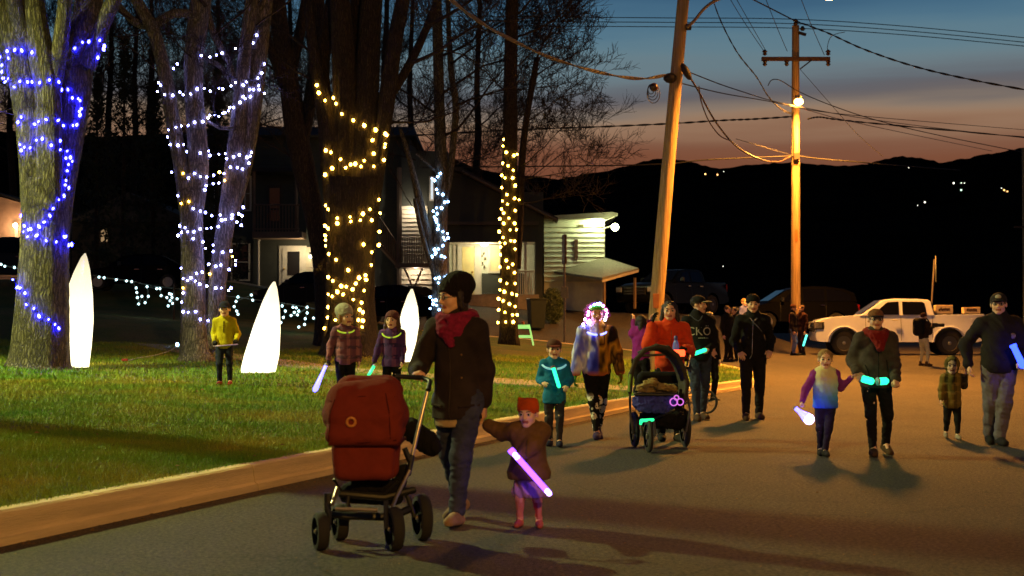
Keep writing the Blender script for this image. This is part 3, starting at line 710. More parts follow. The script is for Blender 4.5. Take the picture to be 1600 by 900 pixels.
def branchpts(L, d, dy=0):
    """limb given as (px, py, radius px) for the distance d"""
    P = []; R = []
    for i, q in enumerate(L):
        dd = d+dy*i/(len(L)-1); P.append(np.array(at(q[0], q[1], dd))); R.append(q[2]*dd/F)
    # smooth resample
    P = np.array(P); R = np.array(R); n = len(P); t_ = np.linspace(0, n-1, (n-1)*7+1); i0 = np.clip(t_.astype(int), 0, n-2); u = (t_-i0)[:, None]
    g = lambda k: P[np.clip(k, 0, n-1)]
    a, b, c, e = g(i0-1), g(i0), g(i0+1), g(i0+2)
    Q = .5*((2*b)+(-a+c)*u+(2*a-5*b+4*c-e)*u**2+(-a+3*b-3*c+e)*u**3)
    return Q, np.interp(t_, range(n), R)
def grow(out, p, dirv, ln, r, lev, rg, up=.25, spread=.6, kids=3, minr=.004):
    """recursive bare branch; out collects (points, radii)"""
    n = 5; P = [np.array(p)]; dv = np.array(dirv, float); dv /= np.linalg.norm(dv)
    for i in range(n):
        dv = dv+rg.normal(0, .13, 3)+np.array([0, 0, up*.12]); dv /= np.linalg.norm(dv); P.append(P[-1]+dv*ln/n)
    Rr = np.linspace(r, max(r*.5, minr*.6), n+1); out.append((np.array(P), Rr))
    if lev <= 0: return
    for k in range(kids):
        t_ = .3+.7*(k+rg.random())/kids; i = min(n-1, int(t_*n)); q = P[i]+(P[i+1]-P[i])*(t_*n-i)
        nd = dv+rg.normal(0, spread, 3)+np.array([0, 0, up]); grow(out, q, nd, ln*(.5+.25*rg.random()), max(Rr[i]*.55, minr), lev-1, rg, up, spread, kids, minr)
    grow(out, P[-1], dv+rg.normal(0, .2, 3), ln*.65, max(Rr[-1]*.9, minr), lev-1, rg, up, spread, kids, minr)
def tree(label, limbs, d, bk, tips=(), gz=None, seed=1, twigs=None, cat='tree', rough=.035, nseg=20, group=None, minr=.006):
    """limbs: list of (points px, dy); the first is the bole"""
    rg = np.random.default_rng(seed); x0, y0 = limbs[0][0][0][:2]; base = at(x0, y0, d); gz = base.z if gz is None else gz
    root = thing('tree', label, cat, (base.x, d, gz), 0, group); bvh = []
    off = np.array([base.x, d, gz]); V0 = []; 
    q = MB()
    for i, lb in enumerate(limbs):
        L, dy = lb[0], lb[1]
        P, R = branchpts(L, d+(limbs[i][2] if len(limbs[i]) > 2 else 0), dy)
        if i == 0:
            P[0][2] = gz-.15; R[:4] *= np.array([1.18, 1.08, 1.03, 1.0])
        mb = MB(); mb.tube(P-off, R, nseg if R.max() > .12 else 10, 0, True, rough, seed*10+i); o = mb.build('trunk' if i == 0 else 'limb', [bk], root, True, autosm=False)
        for (v, f) in [(np.concatenate(mb.V)+off, mb.F)]: bvh.append((v, f))
    out = []
    for (px, py, dirv, ln, r, lev, kids) in tips: grow(out, at(px, py, d), dirv, ln, r, lev, rg, kids=kids, minr=minr)
    if out:
        tw = MB()
        for P, R in out: tw.tube(P-off, R, 5 if R[0] > .03 else 3, 0, False)
        tag(tw.build('twigs', [TW], root, True, autosm=False), kind='stuff')
    V = np.concatenate([v for v, f in bvh]); Fs = []; n = 0
    for v, f in bvh: Fs += [tuple(i+n for i in k) for k in f]; n += len(v)
    return root, BVHTree.FromPolygons([tuple(v) for v in V], Fs)

def U(sx=0, sy=0, sz=1): return (sx, sy, sz)
# 1: big tree with blue lights
T1, B1 = tree('thick multi-stemmed bare tree at the left edge of the lawn wrapped in blue lights',
  [([(60, 578, 50), (63, 540, 44), (66, 470, 40), (69, 400, 37), (71, 330, 35), (72, 280, 34)], 0),
   ([(60, 330, 26), (56, 260, 25), (48, 195, 23), (38, 130, 23), (24, 65, 21), (8, 5, 18), (-12, -60, 15)], -.3),
   ([(44, 100, 16), (38, 60, 15), (24, 10, 13), (14, -50, 11)], -.5, -.1),
   ([(76, 330, 24), (76, 260, 21), (76, 200, 20), (74, 140, 20), (66, 95, 20), (58, 45, 18), (50, -10, 17), (46, -60, 14)], -.2, -.12),
   ([(80, 140, 15), (90, 95, 13), (97, 50, 12), (102, 0, 11), (106, -60, 10)], -.2, -.15),
   ([(88, 370, 20), (96, 300, 20), (105, 230, 23), (116, 160, 24), (124, 100, 22), (134, 40, 22), (142, -20, 21), (148, -70, 18)], .7, .22),
   ([(136, 105, 14), (150, 70, 12), (162, 35, 12), (176, 5, 12), (200, -50, 10)], -.2, .25),
   ([(20, 110, 12), (2, 60, 12), (-20, 10, 10)], -.2)],
  24.5, BK1, [(45, 190, U(-.5, -.3, .1), 1.1, .012, 3, 3), (100, 60, U(.5, -.6, .3), .7, .010, 3, 3), (95, 80, U(.4, -.6, -.5), .5, .010, 2, 3), (100, 95, U(.6, -.4, -.2), .6, .008, 2, 3), (20, 170, U(-.4, -.5, -.2), .8, .010, 3, 3), (10, 195, U(-.5, -.5, 0), .7, .010, 3, 3)], seed=3, nseg=48, rough=.022)
# 2: tree pair with white lights
T2, B2 = tree('bare forked tree wrapped in small white lights behind the boy in yellow',
  [([(307, 562, 28), (305, 530, 23), (303, 470, 20), (301, 400, 18), (299, 330, 18), (296, 300, 17)], 0),
   ([(292, 330, 12), (284, 270, 11), (272, 200, 11), (262, 140, 11), (252, 90, 10), (240, 50, 10), (222, 15, 9), (200, -20, 8)], -.2),
   ([(304, 330, 14), (310, 265, 16), (307, 200, 15), (303, 140, 14), (304, 80, 15), (312, 20, 16), (318, -30, 15)], .3),
   ([(300, 22, 7), (270, 22, 7), (235, 40, 7), (205, 30, 6), (170, -10, 5)], 0, .1),
   ([(326, 545, 18), (334, 500, 15), (340, 440, 14), (348, 380, 14), (357, 320, 14), (364, 260, 13), (371, 200, 12), (378, 130, 11), (384, 70, 10), (392, 10, 10), (398, -40, 9)], .2, .1),
   ([(362, 330, 11), (378, 270, 13), (390, 200, 14), (398, 140, 14), (405, 80, 13), (412, 20, 12), (416, -30, 12)], .4, .3),
   ([(370, 140, 5), (356, 95, 5.5), (335, 55, 5.5), (322, 10, 5)], .3, .2), ([(368, 138, 4), (345, 105, 4), (318, 88, 4), (300, 60, 3)], .3, .4), ([(366, 200, 3), (345, 200, 3), (325, 190, 2.5)], .2)],
  28.5, BK2, [(322, 10, U(-.4, 0, .6), 1.6, .04, 4, 3), (262, 140, U(-.4, .2, .5), 1.3, .025, 4, 3), (335, 55, U(.5, .1, .5), 1.3, .03, 4, 3), (205, 30, U(-.5, 0, .4), 1.0, .03, 4, 3), (345, 110, U(.3, .2, -.2), 1., .02, 3, 3), (400, 40, U(.6, 0, .5), 1.2, .03, 4, 3), (240, 45, U(-.3, 0, -.1), .9, .02, 4, 3), (300, 90, U(-.4, 0, .3), .9, .02, 4, 3), (345, 200, U(-.2, 0, .5), 1.0, .02, 4, 3)], seed=5, nseg=28, rough=.02)
# 3: widest clump with warm lights
T3, B3 = tree('widest many-stemmed dark tree wrapped in warm yellow lights behind the two girls',
  [([(548, 560, 50), (548, 520, 42), (547, 470, 38), (548, 400, 37), (550, 330, 42), (552, 280, 44)], 0),
   ([(528, 330, 20), (520, 260, 19), (514, 200, 17), (503, 150, 12), (494, 110, 9), (486, 50, 8), (480, -20, 7)], -.2),
   ([(540, 320, 20), (542, 240, 20), (540, 160, 19), (537, 80, 18), (532, 10, 16), (530, -40, 14)], -.3),
   ([(562, 320, 22), (568, 240, 21), (572, 160, 20), (576, 80, 18), (580, 10, 17), (585, -40, 15)], .1, -.1),
   ([(580, 320, 14), (590, 250, 14), (600, 190, 13), (608, 130, 13), (618, 60, 12), (632, -10, 11)], -.1, -.1),
   ([(512, 170, 9), (505, 110, 10), (512, 50, 10), (520, -20, 9)], .3, .2), ([(604, 160, 7), (640, 100, 7), (668, 40, 6), (690, -20, 5)], .5), ([(555, 240, 16), (556, 150, 15), (560, 60, 14), (560, -40, 12)], .3, .4)],
  33, BK3, [(640, 100, U(.7, 0, .3), 2.2, .05, 5, 3), (668, 40, U(.8, 0, .2), 2.0, .05, 5, 3), (600, 190, U(.8, .2, .1), 1.7, .035, 4, 3), (500, 130, U(-.8, .2, .3), 1.8, .035, 4, 3), (495, 90, U(-.6, 0, .6), 1.8, .035, 4, 3), (508, 400, U(-.2, -.4, -.5), .4, .008, 2, 3), (545, 420, U(-.3, -.8, .5), .4, .008, 3, 3), (550, 300, U(.1, -.9, -.2), .3, .008, 3, 3)], seed=8, nseg=40, rough=.03)
T3b, _ = tree('dark unlit leaning tree beside the widest tree, left of its warm lights',
  [([(508, 540, 18), (508, 470, 16), (502, 400, 15), (490, 330, 16), (474, 260, 18), (462, 200, 18), (452, 130, 16), (440, 60, 14), (430, -20, 13)], 0),
   ([(468, 240, 10), (480, 180, 10), (492, 110, 11), (496, 40, 10), (498, -30, 9)], .3), ([(458, 180, 8), (440, 120, 8), (418, 60, 7), (404, -10, 6)], -.2), ([(452, 130, 8), (464, 70, 8), (478, 0, 8), (484, -40, 7)], 0)],
  36, BK3, [(440, 120, U(-.6, .2, .4), 2.0, .04, 5, 3), (418, 60, U(-.5, 0, .6), 1.6, .04, 4, 3), (480, 180, U(.3, 0, .5), 1.4, .03, 4, 3), (440, 200, U(-.7, 0, .1), 1.5, .03, 5, 3), (474, 260, U(-.6, 0, .3), 1.5, .03, 4, 3)], seed=11)
# 4: slim tree with cool lights
T4, B4 = tree('slim bare tree wound with cool white lights behind the woman with the red stroller',
  [([(688, 505, 13), (687, 450, 12), (686, 390, 12), (688, 330, 11), (690, 280, 10), (688, 220, 9), (686, 150, 8), (684, 70, 8), (682, -20, 7)], 0),
   ([(680, 400, 6), (664, 350, 7), (652, 300, 6), (640, 250, 4), (625, 200, 3)], -.3), ([(684, 360, 6), (674, 320, 5), (655, 360, 0.5)], -.3) if False else ([(690, 340, 5), (702, 280, 5), (709, 215, 5.5), (712, 165, 5.5), (705, 110, 5), (701, 40, 4), (700, -20, 4)], .2),
   ([(700, 480, 4), (676, 420, 4), (658, 360, 3.5), (648, 310, 3)], -.5), ([(690, 275, 3), (668, 255, 2.5), (650, 240, 2)], -.2)],
  45, BK2, [(688, 215, U(.7, 0, .5), 3.0, .05, 5, 3), (686, 150, U(.7, 0, .6), 3.0, .05, 5, 3), (686, 180, U(-.7, 0, .6), 2.6, .045, 5, 3), (684, 90, U(.8, 0, .4), 2.6, .045, 5, 3), (705, 100, U(.8, 0, .5), 2.5, .04, 5, 3), (640, 250, U(-.5, 0, .7), 1.6, .03, 4, 3), (712, 165, U(.9, 0, .35), 2.4, .04, 5, 3), (650, 250, U(-.8, 0, .2), 1.8, .025, 4, 3), (688, 265, U(.7, .1, .1), 2.0, .03, 5, 3), (655, 330, U(-.6, 0, .5), 1.5, .02, 4, 3)], seed=14, minr=.008)
# 5: straight tree with warm lights
T5, B5 = tree('straight single-trunk bare tree ringed with warm lights beside the folding barricade',
  [([(795, 534, 15), (795, 490, 13.5), (795, 400, 13), (796, 300, 12.5), (797, 200, 11), (798, 100, 10), (800, 0, 9.5), (800, -40, 9)], 0),
   ([(808, 420, 6), (812, 340, 6), (815, 260, 5.5), (822, 190, 5), (832, 130, 5), (839, 90, 4)], .3, .4)],
  42, BK3, [(799, 60, U(.9, 0, .35), 2.3, .04, 5, 3), (800, 30, U(.8, 0, .5), 2.2, .04, 5, 3), (798, 110, U(.9, 0, .5), 1.7, .03, 4, 3), (839, 90, U(.3, 0, .9), 1.5, .04, 4, 3), (835, 120, U(.7, 0, .5), 1.4, .03, 4, 3), (822, 190, U(.8, 0, .4), 1.2, .025, 4, 3), (815, 260, U(.8, 0, .45), 1.5, .025, 4, 3), (798, 150, U(-.8, 0, .5), 1.8, .03, 5, 3), (798, 60, U(-.8, 0, .4), 2.0, .035, 5, 3), (812, 320, U(.8, 0, .3), 1.3, .02, 4, 3), (818, 280, U(.9, 0, .2), 1.5, .02, 4, 3)], seed=17, nseg=28, minr=.008)
# background bare trees near the houses
for i_, (px_, py0, d_, hpx, sd, lab) in enumerate([(745, 470, 76, 9, 21, 'bare dark tree rising over the porch of the dark house'), (640, 470, 78, 8, 22, 'bare dark tree rising behind the outdoor stairs'),
        (600, 470, 79, 10, 23, 'bare dark tree rising behind the widest tree'), (210, 450, 86, 8, 24, 'bare dark tree rising behind the parked cars at the left'), (400, 460, 80, 8, 25, 'bare dark tree rising beside the balcony'), (120, 460, 86, 8, 26, 'bare dark tree with low limbs between the tall lit cone and the far houses')]):
    L = [(px_, py0, hpx), (px_+3, 380, hpx*.8), (px_-2, 290, hpx*.7), (px_+2, 210, hpx*.6), (px_, 130, hpx*.5), (px_+4, 30, hpx*.4), (px_+5, -40, hpx*.35)]
    tree(lab, [(L, 0)], d_, BK3, [(px_, 300, U(.8, 0, .5), 4, .05, 5, 3), (px_, 270, U(-.8, 0, .5), 4, .05, 5, 3), (px_, 200, U(.8, .3, .6), 3.6, .05, 5, 3), (px_, 170, U(-.7, 0, .6), 3.4, .05, 5, 3), (px_, 90, U(.6, 0, .7), 3, .04, 4, 3), (px_, 80, U(-.6, 0, .7), 3, .04, 4, 3)], seed=sd, nseg=10, minr=.010)
for i_, (px_, d_, sd, lab) in enumerate([(18, 88, 51, 'bushy bare tree far behind the left edge of the leftmost trunk'), (172, 90, 52, 'bushy bare tree far behind, filling the gap right of the leftmost tree'), (236, 84, 53, 'bushy bare tree far behind the left fork of the forked tree'), (340, 88, 54, 'bushy bare tree far behind the middle of the forked tree'), (452, 86, 55, 'bushy bare tree far behind the dark leaning tree')]):
    L = [(px_, 470, 8), (px_+4, 330, 6), (px_-3, 200, 5), (px_+2, 90, 4), (px_, -20, 3)]
    tree(lab, [(L, 0)], d_, BK3, [(px_, 250, U(.8, 0, .45), 5, .06, 5, 3), (px_, 240, U(-.8, 0, .45), 5, .06, 5, 3), (px_, 150, U(.9, .3, .4), 5, .05, 5, 3), (px_, 140, U(-.9, 0, .4), 5, .05, 5, 3), (px_, 60, U(.6, 0, .5), 4, .05, 4, 3), (px_, 50, U(-.6, 0, .5), 4, .05, 4, 3)], seed=sd, nseg=8, minr=.014)
# off-frame tree by the lamp (casts the long shadow over the lawn)
tree('tall bare tree outside the left edge of the photo, near the street lamp', [([(-280, 570, 46), (-280, 500, 42), (-283, 300, 40), (-280, 100, 36), (-280, -150, 30), (-290, -400, 20)], 0)], 16.2, BK2, [], seed=31, gz=float(L_(-7.9, 16.2)))

# dark evergreens behind the left trees
def conifer(label, px, ptop, d, hw, seed, base=470):
    rg = np.random.default_rng(seed); top = at(px, ptop, d); b = at(px, base, d); Hh = top.z-b.z; root = thing('evergreen_tree', label, 'tree', (b.x, d, b.z))
    MB().tube([(0, 0, -.3), (0, 0, Hh*.98)], [.16, .02], 8).build('trunk', [BK3], root, True)
    n = 3000; z = rg.random(n)**.8*Hh; R = hw*(1-z/Hh)*(.35+.65*rg.random(n)**.5)*(.75+.35*np.sin(z*5+rg.random(n))); a = rg.random(n)*2*PI
    C = np.stack([R*np.cos(a), R*np.sin(a), z-R*.25], 1); D1 = rg.normal(0, .09, (n, 3)); D2 = rg.normal(0, .05, (n, 3))
    V = np.stack([C, C+D1*1.6+D2, C+D1-D2], 1).reshape(-1, 3)
    link('crown', mkmesh('crown', V, np.arange(len(V)).reshape(-1, 3), [mat('needles', srgb(34, 44, 30), .9, noise=.3, nscale=2)], False), root)
conifer('small dark evergreen seen between the two forks of the white-lit tree', 338, 108, 62, 1.7, 41)
conifer('broad dark evergreen behind the left houses, right of the blue-lit tree', 192, 60, 66, 3.0, 42)
conifer('narrow dark evergreen just right of the blue-lit tree', 150, 120, 64, 2.2, 43)
conifer('low dark evergreen left of the white-lit fork', 238, 130, 68, 2.4, 44)

# ------------------------------------------------------------------ light strings
WIRE = mat('string_wire', srgb(14, 20, 14), .6, noise=0)
def emat(name, col, es): return mat(name, (0.02, .02, .02), .4, noise=0, emit=col, es=es)
BLU = emat('bulb_blue', (.006, .006, 1.0), 330); WHT = emat('bulb_white', (.15, .16, .60), 105); WRM = emat('bulb_warm', (1.0, .52, .05), 50); COOL = emat('bulb_cool', (.25, .50, 1.0), 26); ICE = emat('bulb_ice', (.6, .95, 1.0), 4)
def bulbmesh(name, r, m, elong=1.5):
    q = MB().lathe([(r*.3, -r*elong*.9), (r*.85, -r*elong*.5), (r, 0), (r*.7, r*elong*.6), (r*.15, r*elong)], 7); return q.mesh(name, [m], True)
def light_string(label, pts, bvh, d, bm, rr, alt=None, join=.75, wr=.005, cat='string lights', gap=.0):
    P = []; 
    for (px, py) in pts:
        rd = ray(px, py).normalized(); o = Vector((0, 0, CH)); h = None
        if bvh: h = bvh.ray_cast(o, rd)
        if h and h[0] is not None: P.append(h[0]-rd*(rr*.9)+Vector((0, 0, 0)))
        else: P.append(at(px, py, d))
    # bulbs just off the trunk edge take the depth of their neighbours
    base = P[0].copy(); root = thing('light_string', label, cat, base)
    run = []
    for a, b_ in zip(P, P[1:]+[None]):
        run.append(a-base+Vector((0, .015, .02)))
        if b_ is not None and (a-b_).length < join: run.append((a+b_)/2-base+Vector((0, .015, 0)))
        else:
            if len(run) > 1: MB().tube(run, wr, 4, 0, False).build('wire', [WIRE], root)
            run = []
    for i, p in enumerate(P):
        o = link('bulb', alt if alt and RNG.random() < .12 else bm, root, p-base); o.rotation_euler = (RNG.normal(0, .5), RNG.normal(0, .5), 0); k_s = RNG.uniform(.75, 1.3); o.scale = (k_s, k_s, k_s)
    return root
L1a = [(0,89),(3,102),(3,112),(5,122),(8,128),(11,80),(23,78),(34,79),(50,82),(13,91),(13,123),(22,136),(31,127),(43,128),(50,128),(62,129),(77,125),(92,128),(96,140),(106,140),(113,153),(122,154),(125,157),(127,170),(124,174),(125,180),(120,195),(114,196),(99,196),(91,188),(72,187),(60,190),(54,194),(33,183),(28,191)]
L1b = [(117,76),(129,66),(139,65),(156,63),(163,72),(162,77),(153,90)]
L1c = [(33,235),(31,226),(38,230),(47,231),(57,219),(66,217),(80,227),(94,220),(94,234),(105,236),(103,247),(110,246),(113,252),(107,257),(105,267),(103,282),(102,289),(107,294),(100,306),(92,312),(83,326),(78,337),(69,347),(61,354),(48,358),(44,359),(37,362),(38,353),(33,337),(43,370),(57,368),(72,376),(88,378),(100,370),(102,370),(107,383),(112,382)]
L1d = [(20,437),(27,449),(31,450),(39,458),(41,476),(53,482),(61,494),(76,499),(86,507),(92,513)]
bl = bulbmesh('bulb', .022, BLU, 1.5)
light_string('blue light string round the upper stems of the leftmost tree', L1a+L1b, B1, 24.2, bl, .02, join=.55, wr=.007)
light_string('blue light string zigzagging down the middle of the leftmost trunk', L1c, B1, 24.3, bl, .02, join=.55, wr=.007)
light_string('blue light string low on the leftmost trunk beside the tallest lit cone', L1d, B1, 24.1, bl, .02, join=.7, wr=.007)
L2a = [(277,100),(271,107),(248,129),(251,133),(246,143),(257,148),(270,149),(281,144),(286,148),(298,147),(308,139),(319,138),(329,142),(342,138),(348,139),(361,134),(368,129),(380,133),(385,128),(390,140),(396,140),(404,134),(405,140),(413,146),(403,122),(409,114),(413,100),(395,67),(401,55),(368,76),(347,83),(338,86),(328,89),(314,87)]
L2b = [(391,151),(383,154),(380,151),(375,160),(365,168),(359,168),(357,173),(351,176),(348,177),(342,182),(336,180),(328,180),(325,184),(317,190),(304,191),(294,196),(283,197),(275,199),(263,203),(262,214),(266,226),(278,227),(287,226),(292,237),(313,239),(326,236),(328,243),(342,241),(352,240),(354,248),(365,245),(374,242),(386,246),(391,244),(393,238),(389,255),(379,264),(371,262),(360,261)]
L2c = [(268,269),(286,271),(304,271),(295,278),(313,276),(323,277),(334,274),(343,269),(350,271),(351,282),(342,286),(333,287),(322,290),(320,297),(278,306),(283,318),(295,315),(302,326),(313,330),(321,332),(331,337),(344,336),(346,344),(352,343),(362,341),(363,336),(373,334),(380,324),(378,337),(377,352),(370,347),(341,354),(330,356),(323,357),(313,358),(303,362),(293,362),(284,363),(281,353),(278,368),(289,356),(302,373),(317,378),(321,388)]
L2d = [(333,383),(333,393),(348,394),(361,392),(363,401),(368,407),(368,414),(358,421),(345,414),(337,416),(326,413),(328,428),(316,425),(307,427),(298,434),(286,435),(293,438),(305,439),(312,444),(323,447),(337,450),(346,450),(357,454),(361,450),(283,419),(286,450),(286,458),(284,472),(286,487),(294,488),(306,487),(313,499),(325,501)]
wb_ = bulbmesh('bulb', .020, WHT, 1.2); wm_ = bulbmesh('bulb', .023, WRM, 1.2)
light_string('white light string across the upper forks of the forked tree', L2a, B2, 28.6, wb_, .02, join=.45)
light_string('white light string looping between the forks at the height of the balcony roof', L2b, B2, 28.6, wb_, .02, join=.45)
light_string('white light string with a few warm bulbs round the middle of the forked tree', L2c, B2, 28.4, wb_, .02, alt=wm_, join=.45)
light_string('white light string round the lower boles behind the boy in yellow', L2d, B2, 28.3, wb_, .02, alt=wm_, join=.45)
L3a = [(495,133),(498,145),(508,157),(521,153),(525,162),(534,178),(552,188),(569,196),(587,203),(602,209),(604,211),(582,219),(602,225),(601,230),(584,240),(600,250)]
L3b = [(509,235),(517,238),(532,249),(519,263),(508,273),(540,262),(548,257),(555,256),(564,260),(569,251),(584,260),(592,312),(578,327),(594,333),(581,344),(567,334),(563,344),(547,339),(548,346),(527,341),(527,349),(513,327),(509,321),(508,353),(513,357),(508,368),(509,375),(509,384),(514,397),(525,406),(544,422),(568,382),(593,362),(592,383),(581,394),(580,414)]
L3c = [(571,430),(572,437),(561,434),(556,443),(551,452),(541,448),(533,447),(520,439),(513,433),(527,456),(513,460),(519,463),(536,460),(552,468),(569,454),(565,473),(513,480),(527,487),(540,492),(562,484),(567,488),(560,500),(567,501),(566,511),(524,500),(512,496),(507,513)]
wb3 = bulbmesh('bulb', .033, WRM, 1.2)
light_string('warm light string slanting across the top of the widest tree', L3a, B3, 32.5, wb3, .03, join=.75)
light_string('warm light string round the middle of the widest tree', L3b, B3, 32.3, wb3, .03, join=.6)
light_string('dense warm light string near the foot of the widest tree', L3c, B3, 32.3, wb3, .03, join=.5)
L4 = [(688,271),(684,276),(679,282),(675,279),(682,296),(684,302),(692,304),(695,316),(700,315),(690,325),(682,325),(677,330),(683,334),(679,339),(681,343),(682,347),(685,352),(684,358),(692,362),(699,365),(693,371),(700,372),(695,375),(692,384),(685,389),(679,390),(681,395),(680,397),(675,401),(690,400),(695,402),(680,435),(686,434),(695,433),(699,431),(685,442),(672,464),(676,469),(681,469),(677,475),(682,477),(672,482),(686,484)]
light_string('cool white light string winding up the slim tree', L4, B4, 44.7, bulbmesh('bulb', .038, COOL, 1.15), .03, join=.9)
L5 = [(787,218),(786,228),(791,238),(803,243),(808,241),(786,255),(794,259),(802,266),(784,274),(789,278),(801,278),(805,290),(784,293),(792,304),(804,310),(811,312),(785,314),(793,319),(805,329),(784,327),(787,333),(795,341),(781,342),(787,349),(804,349),(797,359),(807,359),(780,362),(786,371),(798,376),(804,377),(789,380),(781,379),(782,386),(805,389),(782,398),(791,407),(801,413),(794,418),(781,417),(804,426),(782,438),(792,443),(805,443),(781,453),(788,456),(800,459),(807,461),(779,467),(786,470),(796,475),(805,479),(779,484),(789,488),(801,492),(808,492),(778,504),(790,503),(802,503)]
light_string('warm light string spiralling up the straight trunk', L5, B5, 41.7, bulbmesh('bulb', .036, WRM, 1.15), .03, join=.9)
# icicle lights on the low wire fence
POSTM = mat('fence_post', srgb(60, 48, 36), .8)
def icicle(label, wirep, drops, d):
    base = at(*wirep[0], d); root = thing('light_string', label, 'icicle lights', base); w = MB()
    P = [at(x, y, d)-base for x, y in wirep]; w.tube(P, .012, 5, 0, False)
    bm = bulbmesh('bulb', .034, ICE, 1.15)
    prev = None
    for x, y in drops:
        p = at(x, y, d)-base; o = link('bulb', bm, root, p+Vector((0, -.02, 0))); o.rotation_euler = (RNG.normal(0, .4), RNG.normal(0, .4), 0)
        if prev is not None and (prev-p).length < .5: w.tube([prev, p], .008, 4, 0, False)
        prev = p
    w.build('wire', [mat('icicle_wire', srgb(120, 130, 120), .5, noise=0)], root)
icicle('icicle light string hanging behind the blue-lit tree and the tallest cone, on a post', [(145, 430), (160, 433), (200, 438), (240, 447), (270, 450), (286, 452)], [(155,433),(163,434),(182,437),(198,439),(206,440),(213,450),(214,457),(215,465),(217,475),(222,463),(227,473),(232,463),(230,448),(245,451),(250,451),(252,462),(261,465),(265,459),(268,460),(266,470),(269,465),(270,474),(263,478),(277,467),(286,462)], 40)
icicle('icicle light string hanging between the forked tree and the widest tree', [(350, 462), (370, 464), (395, 468), (440, 473), (470, 478), (515, 487)], [(395,469),(393,461),(369,471),(372,464),(366,479),(370,486),(372,491),(441,478),(446,486),(443,496),(439,504),(458,480),(463,481),(467,486),(460,488),(455,493),(465,492),(480,480),(480,489),(477,498),(476,507),(467,511),(496,485),(501,489),(494,491),(498,493),(504,493),(490,497),(494,503),(509,485),(512,495)], 38)
icicle('icicle light string at the far left edge, left of the blue-lit trunk', [(-20, 411), (0, 414), (30, 420)], [(8,416),(23,418),(2,413)], 40)
for px_, yt, yb, d_, l_ in [(272, 447, 528, 40, 'thin dark fence post holding the left icicle lights'), (354, 460, 520, 38.2, 'thin dark fence post hidden behind the boy in yellow')]:
    a = at(px_, yt, d_); z0 = float(L_(a.x, d_)); r_ = thing('fence_post', l_, 'post', (a.x, d_, z0)); MB().tube([(0, 0, -.1), (0, 0, a.z-z0+.03)], .03, 8).build('post', [POSTM], r_, True); MB().lathe([(.035, 0), (.035, .03), (.01, .05)], 8, Matrix.Translation((0, 0, a.z-z0+.02))).build('cap', [POSTM], r_, True)
# loose cable on the lawn with one lit connector
pp = [(195, 565), (215, 560), (240, 556), (262, 550), (277, 542)]
P_ = []
for x_, y_ in pp:
    for dd in np.arange(20, 45, .05):
        q = at(x_, y_, dd)
        if q.z < float(L_(q.x, dd))+.03: break
    P_.append(Vector((q.x, dd, float(L_(q.x, dd))+.035)))
r_ = thing('extension_cord', 'loose pale cable lying on the lawn between the tallest cone and the forked tree', 'cord', P_[0]); MB().tube([p-P_[0] for p in P_], .012, 5).build('cable', [mat('pale_cable', srgb(170, 170, 140), .5)], r_, True)
o = link('bulb', bulbmesh('bulb', .04, COOL, 1.2), r_, P_[-1]-P_[0]+Vector((0, 0, .05))); MB().box(-.06, .06, -.03, .03, 0, .05, b=.01).build('plug', [mat('red_plug', srgb(150, 40, 30), .5)], r_)

# ------------------------------------------------------------------ glowing cones
CONE = emat('glowing_shell', (1.0, .88, .56), 1.9)
t, b = nodes(CONE); tcn = t.nodes.new('ShaderNodeTexCoord'); sp = t.nodes.new('ShaderNodeSeparateXYZ'); t.links.new(tcn.outputs['Object'], sp.inputs[0])
rr_ = t.nodes.new('ShaderNodeMapRange'); rr_.inputs['From Max'].default_value = 2.0; rr_.inputs['To Min'].default_value = 3.2; rr_.inputs['To Max'].default_value = .86; t.links.new(sp.outputs['Z'], rr_.inputs['Value']); t.links.new(rr_.outputs[0], b.inputs['Emission Strength'])
def cone(label, d, right, left, seed):
    """right / left outlines as pixel lists from foot to tip"""
    n = 26; ra = np.array(right, float); la = np.array(left, float); yb = ra[0, 1]; yt = ra[-1, 1]
    ys = yb+(yt-yb)*np.linspace(0, 1, n)**.9; xr = np.interp(-ys, -ra[:, 1], ra[:, 0]); xl = np.interp(-ys, -la[:, 1], la[:, 0])
    z0 = 0; c0 = at((xr[0]+xl[0])/2, yb, d); gz = float(L_(c0.x, d)); root = thing('glowing_cone', label, 'light sculpture', (c0.x, d, gz)); rings = []
    m = 22
    for y, a, b_ in zip(ys, xl, xr):
        l = at(a, y, d); r = at(b_, y, d); cx = (l.x+r.x)/2-c0.x; hw = max((r.x-l.x)/2, .008); z = l.z-c0.z
        rings.append([(cx+hw*math.copysign(abs(math.cos(t_))**.8, math.cos(t_)), hw*.8*math.copysign(abs(math.sin(t_))**.8, math.sin(t_)), z+.01) for t_ in np.linspace(0, 2*PI, m, endpoint=False)])
    V = [v for r in rings for v in r]; Fq = [(i*m+j, i*m+(j+1) % m, (i+1)*m+(j+1) % m, (i+1)*m+j) for i in range(n-1) for j in range(m)]+[tuple(range(m-1, -1, -1)), tuple((n-1)*m+j for j in range(m))]
    MB().add(V, Fq).build('shell', [CONE], root, True)
    MB().lathe([(.9, 0), (1.0, .01), (1.0, .03), (.9, .04)], 20, Matrix.Diagonal(((xr[0]-xl[0])/2*d/F, (xr[0]-xl[0])/2*d/F*.8, 1, 1))).build('base', [mat('cone_base', srgb(150, 140, 110), .7)], root, True)
cone('tallest leaning glowing white cone, right of the blue-lit trunk', 25.2, [(138, 574), (142, 540), (145, 500), (144, 460), (140, 420), (136, 402), (134, 396)], [(100, 571), (97, 540), (97, 500), (103, 460), (116, 425), (127, 402), (132, 397)], 1)
